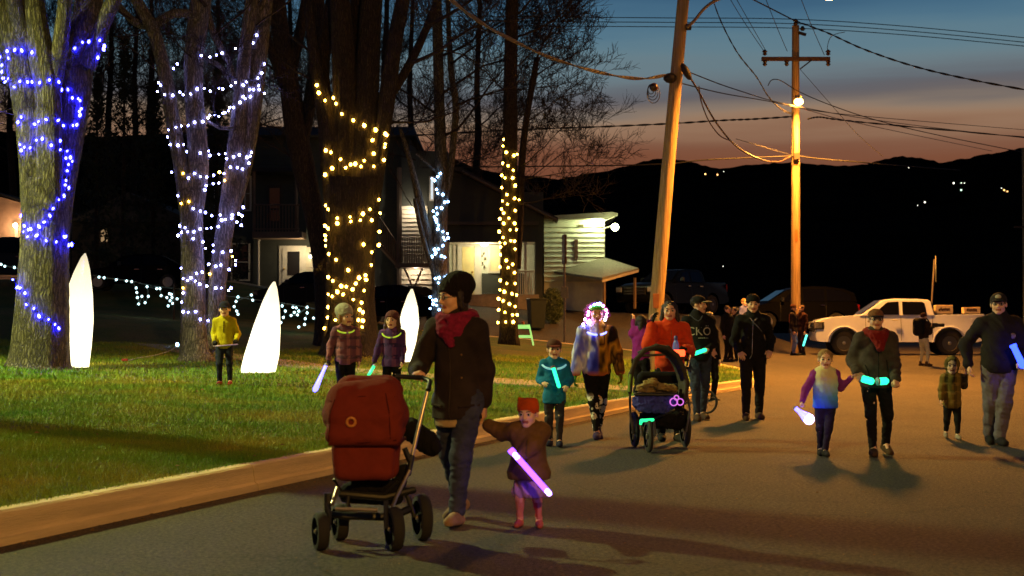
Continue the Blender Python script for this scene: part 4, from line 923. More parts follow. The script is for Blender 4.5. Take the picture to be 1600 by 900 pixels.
cone('broad glowing white cone in the middle of the lawn, right of the boy in yellow', 25.6, [(430, 572), (436, 545), (438, 505), (437, 470), (433, 440), (430, 430)], [(377, 566), (382, 545), (396, 500), (410, 462), (421, 438), (427, 430)], 2)
cone('smallest glowing white cone, partly behind the woman with the red stroller', 31.5, [(641, 560), (650, 530), (655, 500), (653, 475), (648, 455), (645, 446)], [(630, 558), (622, 530), (622, 505), (628, 480), (637, 455), (642, 447)], 3)

# ------------------------------------------------------------------ barricade and sign posts
a = at(818, 528, 43); z0 = float(L_(a.x, 43)); r_ = thing('folding_barricade', 'pale green folding barricade standing beside the straight trunk', 'barricade', (a.x, 43, z0)); GP = mat('barricade_glow_paint', srgb(190, 245, 150), .5, emit=(.35, .85, .22), es=.9, noise=0)  # emission added so the barricade looks brightly lit; it is no lamp
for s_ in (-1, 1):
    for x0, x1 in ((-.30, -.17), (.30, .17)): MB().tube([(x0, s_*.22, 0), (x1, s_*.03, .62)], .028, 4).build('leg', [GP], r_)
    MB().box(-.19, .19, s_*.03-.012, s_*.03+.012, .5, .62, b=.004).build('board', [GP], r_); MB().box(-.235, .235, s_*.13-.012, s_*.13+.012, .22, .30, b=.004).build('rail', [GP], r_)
MB().lathe([(.05, 0), (.06, .04), (.04, .09), (.01, .1)], 10, Matrix.Translation((-.02, 0, .62))).build('warning_lamp', [mat('amber', srgb(190, 110, 30), .3)], r_, True)
SG = mat('galvanised', srgb(125, 112, 100), .5, .5)
a = at(882, 533, 45); z0 = float(L_(a.x, 45)); h_ = at(882, 366, 45).z-z0
r_ = thing('sign_post', 'thin sign post with an edge-on brown sign, on the lawn corner', 'sign', (a.x, 45, z0)); MB().tube([(0, 0, 0), (0, 0, h_)], .035, 8).build('post', [SG], r_)
MB().box(-.04, .03, -.28, .28, h_-.95, h_-.02, b=.01, M=Matrix.Rotation(.12, 4, 'Z')).build('sign_plate', [mat('sign_brown', srgb(84, 46, 32), .6)], r_); MB().box(-.11, .11, -.06, -.04, at(882, 466, 45).z-z0, at(882, 448, 45).z-z0, b=.005).build('small_plate', [mat('plate_grey', srgb(130, 120, 112), .6)], r_)
a = at(1455, 500, 54); r_ = thing('street_sign', 'white diamond street sign seen edge-on, leaning behind the white pickup truck', 'sign', (a.x, 54, 0)); h_ = at(1460, 405, 54).z
MB().tube([(-.12, 0, 0), (.14, 0, h_)], .035, 8).build('post', [SG], r_)
MB().prism([(-.38, 0), (0, .5), (.38, 0), (0, -.5)], -.01, .01, M=Matrix.Translation((.17, -.06, h_-.38)) @ Matrix.Rotation(1.28, 4, 'Z')).build('sign_plate', [mat('sign_white', srgb(190, 190, 180), .6)], r_)

# ------------------------------------------------------------------ utility poles
WOOD = mat('pole_wood', srgb(150, 122, 84), .85, noise=0)
t, b = nodes(WOOD); tcn = t.nodes.new('ShaderNodeTexCoord'); mp_ = t.nodes.new('ShaderNodeMapping'); mp_.inputs['Scale'].default_value = (14, 14, .5); t.links.new(tcn.outputs['Object'], mp_.inputs[0])
n_1 = tnoise(t, mp_.outputs[0], 2.2, 6, .7); r1 = ramp(t, n_1.outputs['Fac'], [(.25, srgb(88, 68, 44)), (.5, srgb(150, 122, 84)), (.75, srgb(186, 156, 112))]); t.links.new(r1.outputs[0], b.inputs['Base Color'])
bp = t.nodes.new('ShaderNodeBump'); bp.inputs['Distance'].default_value = .02; bp.inputs['Strength'].default_value = .7; t.links.new(n_1.outputs['Fac'], bp.inputs['Height']); t.links.new(bp.outputs[0], b.inputs['Normal'])
DKM = mat('dark_hardware', srgb(44, 34, 28), .6, .3); CER = mat('insulator', srgb(60, 36, 28), .3)
def tube_px(q, pts, d, r, off, n=6, caps=True, mi=0):
    P = []; 
    for p in pts: P.append(at(p[0], p[1], p[2] if len(p) > 2 else d)-off)
    P = np.array(P)
    if len(P) > 2:
        m = len(P); t_ = np.linspace(0, m-1, (m-1)*6+1); i0 = np.clip(t_.astype(int), 0, m-2); u = (t_-i0)[:, None]; g = lambda k: P[np.clip(k, 0, m-1)]
        a, b, c, e = g(i0-1), g(i0), g(i0+1), g(i0+2); P = .5*((2*b)+(-a+c)*u+(2*a-5*b+4*c-e)*u**2+(-a+3*b-3*c+e)*u**3)
    q.tube(P, r, n, mi, caps); return q
def lamp_head(root, c, yaw, es=60, r=.13):
    """cobra-head street lamp, c = lens centre in root's frame"""
    s = SDF(.03); s.cap((-.30, 0, .10), (.16, 0, .10), .07, .11, .8); s.cut((0, 0, -1), -.05); v, f = s.net(.02); M = Matrix.Translation(c) @ Matrix.Rotation(yaw, 4, 'Z') @ Matrix.Translation((0, 0, .03))
    link('lamp_housing', mkmesh('lamp_housing', xf(v, M), f, [mat('lamp_grey', srgb(120, 118, 112), .5, .3)]), root)
    o = MB().ball((0, 0, 0), (r, r, r*.75), 12).build('lamp_lens', [emat('sodium_lens', (1.0, .42, .07), 45)], root, True); o.location = c; return o
base = at(1015, 578, 32); z0 = float(L_(base.x, 32)); B_ = Vector((base.x, 32, z0)); top = at(1073, -60, 32)-B_
p1 = thing('utility_pole', 'leaning wooden utility pole with a street lamp arm, on the lawn corner', 'utility pole', B_)
MB().tube([Vector((0, 0, -.4)), top*.5, top], [.17, .15, .13], 20, 0, True, .012, 2).build('pole', [WOOD], p1, True)
q = MB(); tube_px(q, [(1073, 43), (1085, 32), (1102, 12), (1125, -2), (1180, -18), (1270, -22)], 31.8, .035, B_, 8); q.build('lamp_arm', [mat('arm_metal', srgb(140, 120, 95), .5, .4)], p1, True)
lamp_head(p1, at(1296, -8, 31.4)-B_, PI, 120, .16)
q = MB(); q.ball(at(1047, 122, 31.85)-B_, (.16, .14, .12), 10); q.ball(at(1072, 112, 31.8)-B_, (.09, .1, .22), 10, 0, Matrix.Rotation(-.5, 4, 'Y')); q.build('cable_clamp', [DKM], p1, True)
q = MB(); q.box(-.06, .06, -.05, .05, -.07, .07, b=.01, M=Matrix.Translation(at(1076, 42, 31.85)-B_)); q.build('arm_bracket', [DKM], p1)
q = MB(); q.box(-.07, .07, -.02, .02, -.16, .16, b=.005, M=Matrix.Translation(at(1025, 470, 31.8)-B_)); q.build('number_plate', [mat('plate_orange', srgb(170, 90, 40), .6)], p1)
base = at(1243, 566, 50); z0 = float(R_(base.x, 50)); B2_ = Vector((base.x, 50, z0)); top = at(1243, 40, 50)-B2_
p2 = thing('utility_pole', 'tall straight wooden utility pole with a crossarm and a lit orange lamp', 'utility pole', B2_)
MB().tube([Vector((0, 0, -.4)), top*.5, top], [.17, .15, .125], 20, 0, True, .012, 3).build('pole', [WOOD], p2, True)
q = MB(); A_ = at(1190, 92, 49.75)-B2_; C_ = at(1297, 92, 49.75)-B2_; q.box(A_.x, C_.x, -.30, -.18, A_.z-.07, A_.z+.07, b=.01); q.build('crossarm', [mat('crossarm_wood', srgb(80, 56, 40), .8)], p2)
q = MB(); tube_px(q, [(1268, 94), (1250, 108)], 49.7, .025, B2_, 5); q.build('brace', [DKM], p2)
for x_ in (1195, 1229, 1294):
    c = at(x_, 88, 49.75)-B2_; 
    MB().lathe([(.03, -.35), (.05, -.33), (.09, -.28), (.05, -.24), (.09, -.19), (.05, -.14), (.03, -.05)], 8, Matrix.Translation(c)).build('hanging_insulator', [CER], p2, True)
    if x_ != 1229: MB().lathe([(.03, .03), (.09, .08), (.05, .12), (.1, .17), (.03, .24)], 8, Matrix.Translation(c)).build('insulator', [CER], p2, True)
c = at(1243, 38, 49.8)-B2_; MB().lathe([(.03, -.05), (.1, .02), (.05, .08), (.1, .13), (.02, .2)], 8, Matrix.Translation(c)).build('top_insulator', [CER], p2, True)
q = MB(); q.box(.1, .38, -.08, .02, -.04, .05, M=Matrix.Translation(at(1243, 50, 49.8)-B2_) @ Matrix.Rotation(.3, 4, 'Y')); q.lathe([(.05, 0), (.1, .06), (.04, .16)], 8, Matrix.Translation(at(1254, 48, 49.8)-B2_)); q.build('side_bracket', [DKM], p2)
lamp_head(p2, at(1248, 159, 49.3)-B2_, PI/2, 150, .165)
q = MB(); tube_px(q, [(1243, 150, 49.9), (1247, 152, 49.4)], 49.5, .03, B2_, 6); q.build('lamp_arm', [DKM], p2)
q = MB(); tube_px(q, [(1240, 175), (1241, 240), (1242, 245)], 49.82, .02, B2_, 5); q.box(-.1, .1, -.28, -.16, -.12, .12, M=Matrix.Translation(at(1243, 245, 50)-B2_)); q.build('cable_clamp', [DKM], p2)
q = MB().box(-.05, .05, -.17, -.155, -.2, .2, M=Matrix.Translation(at(1243, 368, 50)-B2_)); q.build('number_plate', [mat('plate_orange', srgb(170, 90, 40), .6)], p2)
a = at(1603, 540, 60); r_ = thing('utility_pole', 'unlit pole at the far right edge of the photo', 'utility pole', (a.x, 60, 0)); MB().tube([(0, 0, 0), (0, 0, at(1600, 232, 60).z)], .11, 12).build('pole', [mat('pole_grey', srgb(96, 98, 84), .9)], r_, True); q = MB().box(-.5, .05, -.05, .05, -.04, .04, M=Matrix.Translation((0, -.1, at(1600, 355, 60).z))); q.build('bracket', [DKM], r_)
# off-frame lamp posts that the photo's light and shadows come from
for nm, L0, lab in (('street_lamp', LAMP_LEFT, 'street lamp outside the left edge of the photo, whitish light over the lawn'), ('street_lamp', LAMP_NEAR, 'street lamp behind the camera with orange light')):
    gz = float(L_(L0[0], L0[1])) if L0[0] < 0 else 0; sx = -1 if L0[0] < 0 else 1
    r_ = thing(nm, lab, 'street lamp', (L0[0]+sx*1.2, L0[1], gz)); MB().tube([(0, 0, 0), (0, 0, L0[2]-gz+.1)], [.12, .08], 12).build('pole', [SG], r_, True); MB().tube([(0, 0, L0[2]-gz), (-sx*.7, 0, L0[2]-gz+.35), (-sx*1.1, 0, L0[2]-gz+.3)], .035, 8).build('lamp_arm', [SG], r_, True)
    lamp_head(r_, Vector((-sx*1.2, 0, L0[2]-gz+.22)), 0 if sx > 0 else PI, 8, .1)

# ------------------------------------------------------------------ overhead cables (pixel paths with their distance)
CBD = mat('cable_black', srgb(26, 22, 22), .7, noise=0); CBO = mat('cable_worn', srgb(66, 50, 36), .5, noise=.2); CBR = mat('cable_sheathed', srgb(76, 48, 38), .35, noise=.1)
def cable(label, pts, r, m=CBD, twist=0, n=6, extra=0):
    off = at(pts[0][0], pts[0][1], pts[0][2]); root = thing('power_cable', label, 'cable', off)
    q = MB(); tube_px(q, pts, 0, r, off, n, False); base = [np.array(v) for v in q.V]
    if twist:   # two more strands wound round
        m_ = len(base[0])//n; C = base[0].reshape(m_, n, 3).mean(1)
        dens = np.linspace(0, m_-1, m_*6); C2 = np.stack([np.interp(dens, range(m_), C[:, i]) for i in range(3)], 1)
        for k in range(2):
            ph = np.arange(len(C2))*twist+k*PI; q.tube(C2+np.stack([np.cos(ph)*0, np.cos(ph), np.sin(ph)], 1)*r*1.3, r*.8, 5, 0, False)
    q.build('cable', [m], root, True, autosm=False); return root
cb = cable('thick bundled cable sagging from the top of the photo to the leaning pole', [(690, -14, 20), (730, 20, 22), (780, 52, 24), (860, 90, 27), (940, 114, 29), (1000, 123, 31), (1042, 117, 31.8)], .019, CBO, .10)
cable('thick cable drooping from the leaning pole to the clamp on the straight pole', [(1072, 112, 31.8), (1090, 140, 34), (1118, 190, 38), (1150, 228, 42), (1185, 248, 45), (1215, 253, 48), (1236, 244, 49.7)], .026, CBR)
cable('thin loose cable loop hanging between the two poles', [(1092, 135, 33), (1096, 160, 34), (1108, 190, 35.5), (1125, 212, 37), (1142, 220, 38)], .016, CBR)
cable('twisted cable coming down from the top of the photo to below the orange lamp', [(1108, -20, 40), (1125, 30, 42), (1152, 82, 44), (1182, 120, 46.5), (1200, 150, 48), (1220, 170, 49.2), (1240, 179, 49.8)], .016, CBD, .3)
cable('upper thin wire from the leaning pole to the right', [(1080, 114, 32), (1150, 140, 38), (1240, 165, 48), (1400, 192, 60), (1640, 220, 80)], .014)
cable('lower thin wire from the leaning pole to the right', [(1060, 129, 32), (1130, 146, 37), (1200, 158, 44), (1280, 174, 52), (1400, 186, 60), (1640, 206, 78)], .014)
for i_, (y0, y1, w_) in enumerate([(27, 60, 'highest'), (34, 67, 'middle'), (41, 73, 'lowest')]):
    cable(f'{w_} of the three thin parallel wires across the sky', [(640, y0-2, 95), (905, y0, 95), (1050, y0+1, 95), (1240, y0+3, 95), (1420, (y0+y1)/2-2, 95), (1640, y1+3, 95)], .028)
cable('wire running from the top of the straight pole down to the right edge', [(1243, 33, 50), (1290, 50, 48), (1350, 77, 46), (1430, 104, 44), (1520, 125, 42), (1640, 147, 40)], .017, CBD, .35)
cable('wire running from the top edge down to the top of the straight pole', [(1150, -14, 44), (1190, 6, 46), (1243, 33, 50)], .022)
cable('wire curving from the small loop past the orange lamp to the lower right', [(1200, 134, 49), (1206, 125, 49), (1220, 126, 49), (1250, 144, 50), (1300, 165, 52), (1370, 188, 55), (1470, 212, 60), (1640, 246, 66)], .018)
cable('dark wire right of the orange lamp running to the right edge', [(1262, 186, 50), (1280, 183, 51), (1310, 187, 52), (1400, 196, 56), (1640, 218, 64)], .017, CBD, .35)
cable('bright short wire lit by the orange lamp', [(1255, 170, 49.6), (1290, 180, 50.5), (1312, 186, 51.5), (1400, 205, 56), (1550, 236, 66)], .012, CBR)
cable('twisted wire crossing the dusk sky behind the leaning pole', [(640, 212, 60), (800, 203, 60), (940, 198, 60), (1050, 193, 60), (1130, 188, 60), (1180, 186, 60), (1240, 182, 60)], .022, CBD, .35)
cable('heavy cable bundle low above the hill ridge, left of the straight pole', [(660, 262, 50), (830, 260, 50), (930, 259, 50), (1040, 256, 50), (1100, 250, 50), (1180, 246, 50), (1240, 244, 49.9)], .024, CBD)
cable('heavy cable bundle low above the hill ridge, right of the straight pole', [(1244, 243, 49.9), (1280, 248, 50), (1340, 253, 50), (1372, 256, 51), (1500, 266, 56)], .024, CBD)
cable('diagonal wire from the top edge to the left end of the crossarm', [(1130, -20, 45), (1160, 30, 47), (1195, 82, 49.7)], .012)
cable('second diagonal wire from the top edge to the left end of the crossarm', [(1140, -20, 45), (1172, 36, 47), (1197, 80, 49.7)], .012)
cable('diagonal wire from the top edge to the middle of the crossarm', [(1195, -5, 46), (1215, 45, 48), (1230, 80, 49.7)], .012)
cable('diagonal wire from the top edge to the right end of the crossarm', [(1250, -6, 46), (1268, 40, 48), (1288, 86, 49.7)], .012)
cable('small loop of wire beside the right end of the crossarm', [(1320, 50, 49), (1300, 56, 49.4), (1293, 72, 49.7), (1295, 85, 49.75)], .012)
cable('faint guy wire slanting down right of the straight pole', [(1250, 108, 49.8), (1300, 165, 50), (1340, 210, 50), (1380, 245, 50)], .009)
cable('faint wire slanting from the drooping cable to the straight pole', [(1150, 217, 41), (1195, 230, 45), (1238, 243, 49.7)], .01)
r_ = thing('cable_coil', 'coil of spare cable with a dark splice hanging under the bundled cable', 'cable coil', at(1020, 124, 31.3)); q = MB()
for k in range(4):
    a_ = np.linspace(0, 2*PI, 15); rr = (.07+.025*k, .11+.035*k); q.tube([(rr[0]*math.cos(t_)+.02*k-.04, .02*k, -.22-.03*k+rr[1]*math.sin(t_)) for t_ in a_], .009, 4, 0, False)
q.build('coil', [mat('coil_grey', srgb(44, 38, 32), .6)], r_, True); MB().ball((.02, -.03, -.18), (.10, .08, .10), 10).build('splice', [CER], r_, True)

# distant house lights on the hillside
for i_, (x_, y_, c_, s_, w_) in enumerate([(1102, 272, 'orange', 2.2, 'left of the pair above the black pickup'), (1121, 273, 'orange', 2.2, 'right of the pair above the black pickup'), (1131, 268, 'white', .8, 'faint one above the pair'), (1490, 286, 'white', 2.2, 'left of the group high on the right hill'), (1502, 286, 'white', 1.2, 'middle of the group high on the right hill'), (1507, 286, 'white', 1.2, 'right of the group high on the right hill'), (1502, 297, 'green', 2.0, 'lowest of the group high on the right hill'),
        (1569, 297, 'orange', 2.2, 'biggest near the right edge'), (1574, 299, 'orange', 1.8, 'rightmost near the right edge'), (1565, 294, 'white', 1.0, 'topmost near the right edge'), (1445, 316, 'white', 2.0, 'bright one above the pickup cab'), (1434, 321, 'white', 1.0, 'faint one above the pickup cab'), (1420, 262, 'white', .9, 'faint one just under the ridge'), (1130, 416, 'white', 1.0, 'faint one low between the poles')]):
    p = at(x_, y_, 420 if y_ > 300 else 560); 
    for dd in np.arange(120, 800, 6.):
        p = at(x_, y_, dd); zz = np.interp(dd, DD, TT)*(CH+(500-np.interp(x_, hx, hy_))/F*800)
        if zz > p.z-.5: break
    p = at(x_, y_, dd-8); ec = {'orange': (1, .5, .15), 'white': (1, .95, .75), 'green': (.6, 1, .7)}[c_]
    tag(MB().ball((0, 0, 0), s_*.55*dd/F, 8).build('hillside_light', [emat('far_light_'+c_, ec, 5)], None, True, p), f'tiny {c_} light on the hillside, {w_}', 'house light')

# ------------------------------------------------------------------ houses
def hm(name, *c, **k): return mat('house_'+name, srgb(*c), k.pop('rough', .8), noise=k.pop('noise', .12), nscale=k.pop('nscale', 3), **k)
SID_D = hm('dark_siding', 58, 62, 54); SID_L = hm('lit_pale_siding', 196, 190, 168); SID_C = hm('white_siding', 205, 210, 190); SID_Z = hm('tan_siding', 190, 150, 120); TRIM = hm('trim', 190, 184, 168); ROOF = hm('shingles', 46, 42, 40, noise=.4, nscale=30); ROOFC = hm('shingles_pale', 120, 116, 100, noise=.35, nscale=14)
DRK = hm('dark_wood', 120, 100, 80); GLASS = mat('window_glass', (.015, .018, .02), .06, noise=0, spec=.8); CURT = hm('curtain', 120, 100, 76); DOORW = hm('door', 200, 196, 180); DOORY = hm('door_cream', 214, 200, 140)
class HB:
    def __init__(s, label, px, d, cat='house', gz=None, name='house'):
        a = at(px, 480, d); gz = float(R_(a.x, d)) if gz is None else gz; s.o = Vector((a.x, d, gz)); s.root = thing(name, label, cat, s.o); s.d = d
    def rect(s, x0, y0, x1, y1, d=None):
        d = d or s.d; a = at(x0, y1, d)-s.o; b = at(x1, y0, d)-s.o; return a.x, b.x, a.z, b.z
    def box(s, name, m, x0, y0, x1, y1, d=None, th=.1, parent=None, down=False, b=0, out=0):
        d = d or s.d; X0, X1, Z0, Z1 = s.rect(x0, y0, x1, y1, d); Z0 = -.4 if down else Z0
        return MB().box(X0, X1, d-s.d-out, d-s.d+th, Z0, Z1, b=b).build(name, [m], parent or s.root)
    def siding(s, m, x0, y0, x1, y1, d=None, board=.13, name='siding', parent=None, down=False, shift=0, ov=.028):
        d = d or s.d; X0, X1, Z0, Z1 = s.rect(x0, y0, x1, y1, d); Z0 = -.2 if down else Z0; q = MB(); z = Z0; yy = d-s.d+shift
        while z < Z1-.01:
            h = min(board, Z1-z); q.add([(X0, yy-ov, z), (X1, yy-ov, z), (X1, yy-.004, z+h), (X0, yy-.004, z+h), (X0, yy, z), (X1, yy, z)], [(0, 1, 2, 3), (0, 4, 5, 1), (0, 3, 4), (1, 5, 2)]); z += h
        return tag(q.build(name, [m], parent or s.root), kind='stuff')
    def window(s, x0, y0, x1, y1, d=None, glass=GLASS, frame=TRIM, w=2.2, mull=True):
        d = d or s.d; X0, X1, Z0, Z1 = s.rect(x0, y0, x1, y1, d); W_ = w*d/F; q = MB(); yy = d-s.d
        for a in ((X0, X1, Z0, Z0+W_), (X0, X1, Z1-W_, Z1)): q.box(a[0], a[1], yy-.10, yy+.02, a[2], a[3])
        for a in ((X0, X0+W_, Z0+W_, Z1-W_), (X1-W_, X1, Z0+W_, Z1-W_)): q.box(a[0], a[1], yy-.097, yy+.02, a[2], a[3])
        f = q.build('window', [frame], s.root); MB().box(X0+W_, X1-W_, yy-.06, yy-.045, Z0+W_, Z1-W_).build('pane', [glass], f)
        if mull: MB().box(X0+W_, X1-W_, yy-.085, yy-.062, (Z0+Z1)/2-.02, (Z0+Z1)/2+.02).build('mullion', [frame], f)
        return f
    def line(s, q, pts, r, d=None, n=4):
        P = [at(p[0], p[1], (p[2] if len(p) > 2 else (d or s.d)))-s.o for p in pts]; q.tube(P, r, n); return q
def plight(px, py, d, col, w, r=.06): return lamp_light('porch_light', at(px, py, d), col, w, r)
# two-storey dark apartment house
A = HB('two-storey dark apartment house with balcony, lit white door and outdoor stairs', 470, 66)
A.box('wall', SID_D, 300, 214, 640, 470, th=9, down=True); 
A.siding(SID_D, 300, 216, 640, 470, down=True, shift=-.004, board=.16)
X0, X1, Z0, Z1 = A.rect(290, 214, 650, 216); MB().add([(X0, -.7, Z1), (X1, -.7, Z1), (X1, 9.7, Z1), (X0, 9.7, Z1), (X0+.4, 4.5, Z1+1.1), (X1-.4, 4.5, Z1+1.1)], [(0, 1, 5, 4), (2, 3, 4, 5), (1, 2, 5), (3, 0, 4), (3, 2, 1, 0)]).build('roof', [ROOF], A.root)
A.box('balcony_floor', DRK, 394, 362, 472, 372, d=64.6, th=1.38)
q = MB()
for x in np.linspace(398, 466, 15): A.line(q, [(x, 320), (x, 362)], .022, 64.65)
f = q.build('balcony_rail', [DRK], A.root); q = MB(); A.line(q, [(397, 320), (468, 320)], .04, 64.65); A.line(q, [(397, 358), (468, 358)], .03, 64.65); q.build('handrail', [DRK], f)
for x in (397, 463): q = MB(); A.line(q, [(x, 268), (x, 362)], .07, 64.7); q.build('balcony_post', [DRK], A.root)
A.box('balcony_roof', ROOF, 392, 262, 476, 268, d=64.5, th=1.48)
f = A.box('balcony_door', hm('dark_door', 58, 52, 46), 418, 290, 440, 360, d=65.95, th=.05); A.box('pane', GLASS, 421, 294, 437, 345, d=65.93, th=.012, parent=f)
A.window(335, 275, 352, 330, d=65.97, glass=CURT); A.window(382, 275, 393, 330, d=65.97, glass=CURT); A.window(361, 380, 391, 439, d=65.97)
A.box('entry_surround', DOORW, 436, 384, 479, 448, d=65.9, th=.06)
f = A.box('door', DOORW, 441, 388, 472, 447, d=65.86, th=.03); A.box('door_window', GLASS, 449, 393, 468, 430, d=65.84, th=.015, parent=f); MB().ball(at(444, 420, 65.8)-A.o, .05, 8).build('door_knob', [mat('brass', srgb(160, 130, 70), .3, .8)], f)
q = MB(); A.line(q, [(406, 373, 65.8), (404, 376, 65.8), (404, 470, 65.8)], .06); q.build('downspout', [TRIM], A.root)
f = A.box('wall_lamp', DKM, 483, 394, 487, 398, d=65.6, th=.3); o = MB().ball((0, 0, 0), .07, 8).build('lamp_globe', [emat('globe_warm', (1, .78, .45), 30)], A.root, True); o.location = at(485, 401, 65.6)-A.o
A.siding(SID_L, 478, 386, 495, 450, d=65.9, board=.14)  # pale boards beside the wall lamp: its glow put into the wall colour
plight(474, 390, 64.9, (1, .76, .45), 75)
# stair tower on its right side
A.siding(SID_L, 627, 322, 668, 411, d=65.2, board=.19, shift=-.003, ov=.09); A.siding(SID_D, 627, 236, 668, 322, d=65.2, board=.19, shift=-.003); A.box('stair_wall', SID_D, 627, 236, 700, 470, d=65.2, th=.7, down=True)  # upper boards darker where the tower is unlit, shade put into the colour
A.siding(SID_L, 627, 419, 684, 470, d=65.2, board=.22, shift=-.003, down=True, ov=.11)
q = MB(); A.line(q, [(624, 262, 64.2), (624, 470, 64.2)], .11); q.build('stair_post', [DRK], A.root)
A.box('landing', DRK, 617, 411, 684, 418, d=64.0, th=1.15)
q = MB()
for x in np.linspace(629, 662, 10): A.line(q, [(x, 371, 64.1), (x, 411, 64.1)], .018)
for y in (371, 384, 398): A.line(q, [(627, y, 64.08), (664, y, 64.08)], .022)
q.build('landing_rail', [DRK], A.root)
q = MB()
for t_ in np.linspace(0, 1, 12): x = 592+30*t_; y = 338+46*t_; A.line(q, [(x, y, 64.2), (x, y+38, 64.2)], .02)
A.line(q, [(590, 335, 64.2), (624, 386, 64.2)], .04); q.build('stair_rail', [DRK], A.root)
for i in range(12):
    t_ = (i+.5)/12; x = 588+34*t_; y = 374+42*t_; A.box('stair_tread', DRK, x-2.4, y, x+2.4, y+1.4, d=64.2, th=.9)
q = MB(); A.line(q, [(588, 378, 64.15), (626, 420, 64.15)], .09); A.line(q, [(632, 419, 64.1), (646, 452, 64.1)], .04); A.line(q, [(660, 419, 64.1), (646, 452, 64.1)], .04); q.build('stringer', [DRK], A.root)
A.window(671, 276, 679, 314, d=65.1, glass=mat('lit_window_blue', (.05, .05, .05), .5, noise=0, emit=(.75, .85, .9), es=1.0), mull=False)
plight(646, 324, 64.6, (1, .80, .60), 60, .03); plight(650, 421, 64.6, (1, .80, .60), 40, .03)
# gabled house with the lit porch
B = HB('dark gabled house with a bright recessed porch and cream door', 765, 60)
def poly(h, name, m, pts, d, th, parent=None):
    P = [at(x, y, d)-h.o for x, y in pts]; return MB().prism([(p.x, p.z) for p in P], d-h.d, d-h.d+th).build(name, [m], parent or h.root)
poly(B, 'gable_wall', SID_D, [(691, 378), (850, 378), (850, 337), (720, 272), (691, 262)], 60, 1.9)
B.siding(SID_D, 691, 352, 840, 377, d=59.99)
for nm, x0, x1, dn in (('wall', 691, 697, 470), ('wall', 836, 848, 470)): B.box(nm, SID_D, x0, 378, x1, dn, d=60, th=2.0, down=True)
B.box('rear_wall', SID_D, 692, 300, 849, 470, d=62, th=6, down=True)
B.box('porch_fascia', hm('fascia_grey', 80, 74, 66), 690, 346, 842, 351, d=59.75, th=.22)
B.box('porch_ceiling', TRIM, 697, 375.5, 836, 378.5, d=60.0, th=2.0)
poly(B, 'roof', ROOF, [(684, 256), (722, 262), (872, 340), (872, 345), (721, 268), (684, 262)], 59.4, 9)
q = MB(); B.line(q, [(722, 268, 59.35), (872, 345, 59.35)], .06); q.build('barge_board', [hm('barge', 96, 84, 70)], B.root)
B.box('porch_floor', CONC, 690, 460, 842, 466, d=59.6, th=2.4, down=True)
B.siding(SID_C, 699, 379, 836, 460, d=61.96)
B.box('corner_board', TRIM, 708, 378, 712, 460, d=61.9, th=.05)
f = B.box('entry_door', DOORY, 722, 386, 741, 460, d=61.88, th=.05); B.box('door_surround', TRIM, 715, 381, 746, 385.5, d=61.86, th=.09); q = MB(); 
for x0, x1 in ((715, 721.5), (741.5, 752)): B.box('door_jamb', DOORW, x0, 386, x1, 460, d=61.85, th=.08)
MB().ball(at(738, 425, 61.8)-B.o, .05, 8).build('door_knob', [mat('brass', srgb(160, 130, 70), .3, .8)], f)
B.box('wainscot', SID_D, 753, 427, 818, 459.5, d=61.8, th=.12); B.siding(SID_D, 753, 427.5, 818, 459, d=61.79)
f = B.window(763, 383, 800, 427, d=61.8, glass=hm('blind', 214, 200, 150), w=3, mull=False)
for x, y, s_ in ((756, 396, 1.0), (758, 404, 1.2), (754, 411, 1.0), (757, 417, 1.1), (753.5, 400, .8)): MB().ball(at(x, y, 61.85)-B.o, (.045*s_, .02, .06*s_), 8).build('wall_ornament', [hm('ornament', 90, 84, 66)], B.root, True)
for x in (821, 700): B.box('porch_post', TRIM, x-2, 378.6, x+2, 460, d=60.0, th=.11)
o = MB().lathe([(.05, .10), (.14, .08), (.16, 0), (.1, -.06), (.02, -.08)], 12).build('ceiling_lamp', [emat('porch_globe', (1, .88, .6), 26)], B.root, True); o.location = at(757, 382, 60.9)-B.o
plight(757, 391, 60.9, (1, .84, .50), 95, .1)
q = MB()
for x in np.linspace(806, 834, 9): B.line(q, [(x, 425, 59.7), (x, 461, 59.7)], .02)
B.line(q, [(804, 424, 59.7), (836, 424, 59.7)], .035); q.build('porch_railing', [TRIM], B.root)
# house with the floodlit white siding
Cc = HB('small house with floodlit white clapboard wall and pale lean-to roof', 900, 61)
Cc.box('wall', SID_C, 850, 340, 944, 440, th=5, down=True)
X0, X1, Z0, Z1 = Cc.rect(850, 340, 944, 440); k_ = 0; z = Z0
while z < Z1-.05:
    h = .215; MB().add([(X0, -.12, z), (X1, -.12, z), (X1, -.006, z+h), (X0, -.006, z+h), (X0, -.002, z), (X1, -.002, z)], [(0, 1, 2, 3), (0, 4, 5, 1), (0, 3, 4), (1, 5, 2)]).build('clapboard', [SID_C], Cc.root); z += h
poly(Cc, 'roof', hm('soffit', 150, 150, 130), [(842, 338), (956, 331), (966, 333), (966, 336), (944, 341), (842, 344)], 60.2, 6)
Cc.box('corner_board', TRIM, 940, 341, 945, 404, d=60.95, th=.06)
def quad3(h, name, m, pts, th=.1):
    P = [at(*p)-h.o for p in pts]; V = [tuple(p) for p in P]+[(p.x, p.y, p.z-th) for p in P]; n = len(P)
    return MB().add(V, [tuple(range(n)), tuple(range(2*n-1, n-1, -1))]+[(i, (i+1) % n, (i+1) % n+n, i+n) for i in range(n)]).build(name, [m], h.root)
quad3(Cc, 'lean_to_roof', ROOFC, [(866, 424, 60.8), (944, 402, 60.95), (998, 419, 59.6), (941, 434, 57.6)][::-1], .09)
quad3(Cc, 'lean_to_fascia', TRIM, [(941, 436, 57.65), (998, 421.5, 59.55), (998, 423, 59.5), (941, 439, 57.6)][::-1], .06)
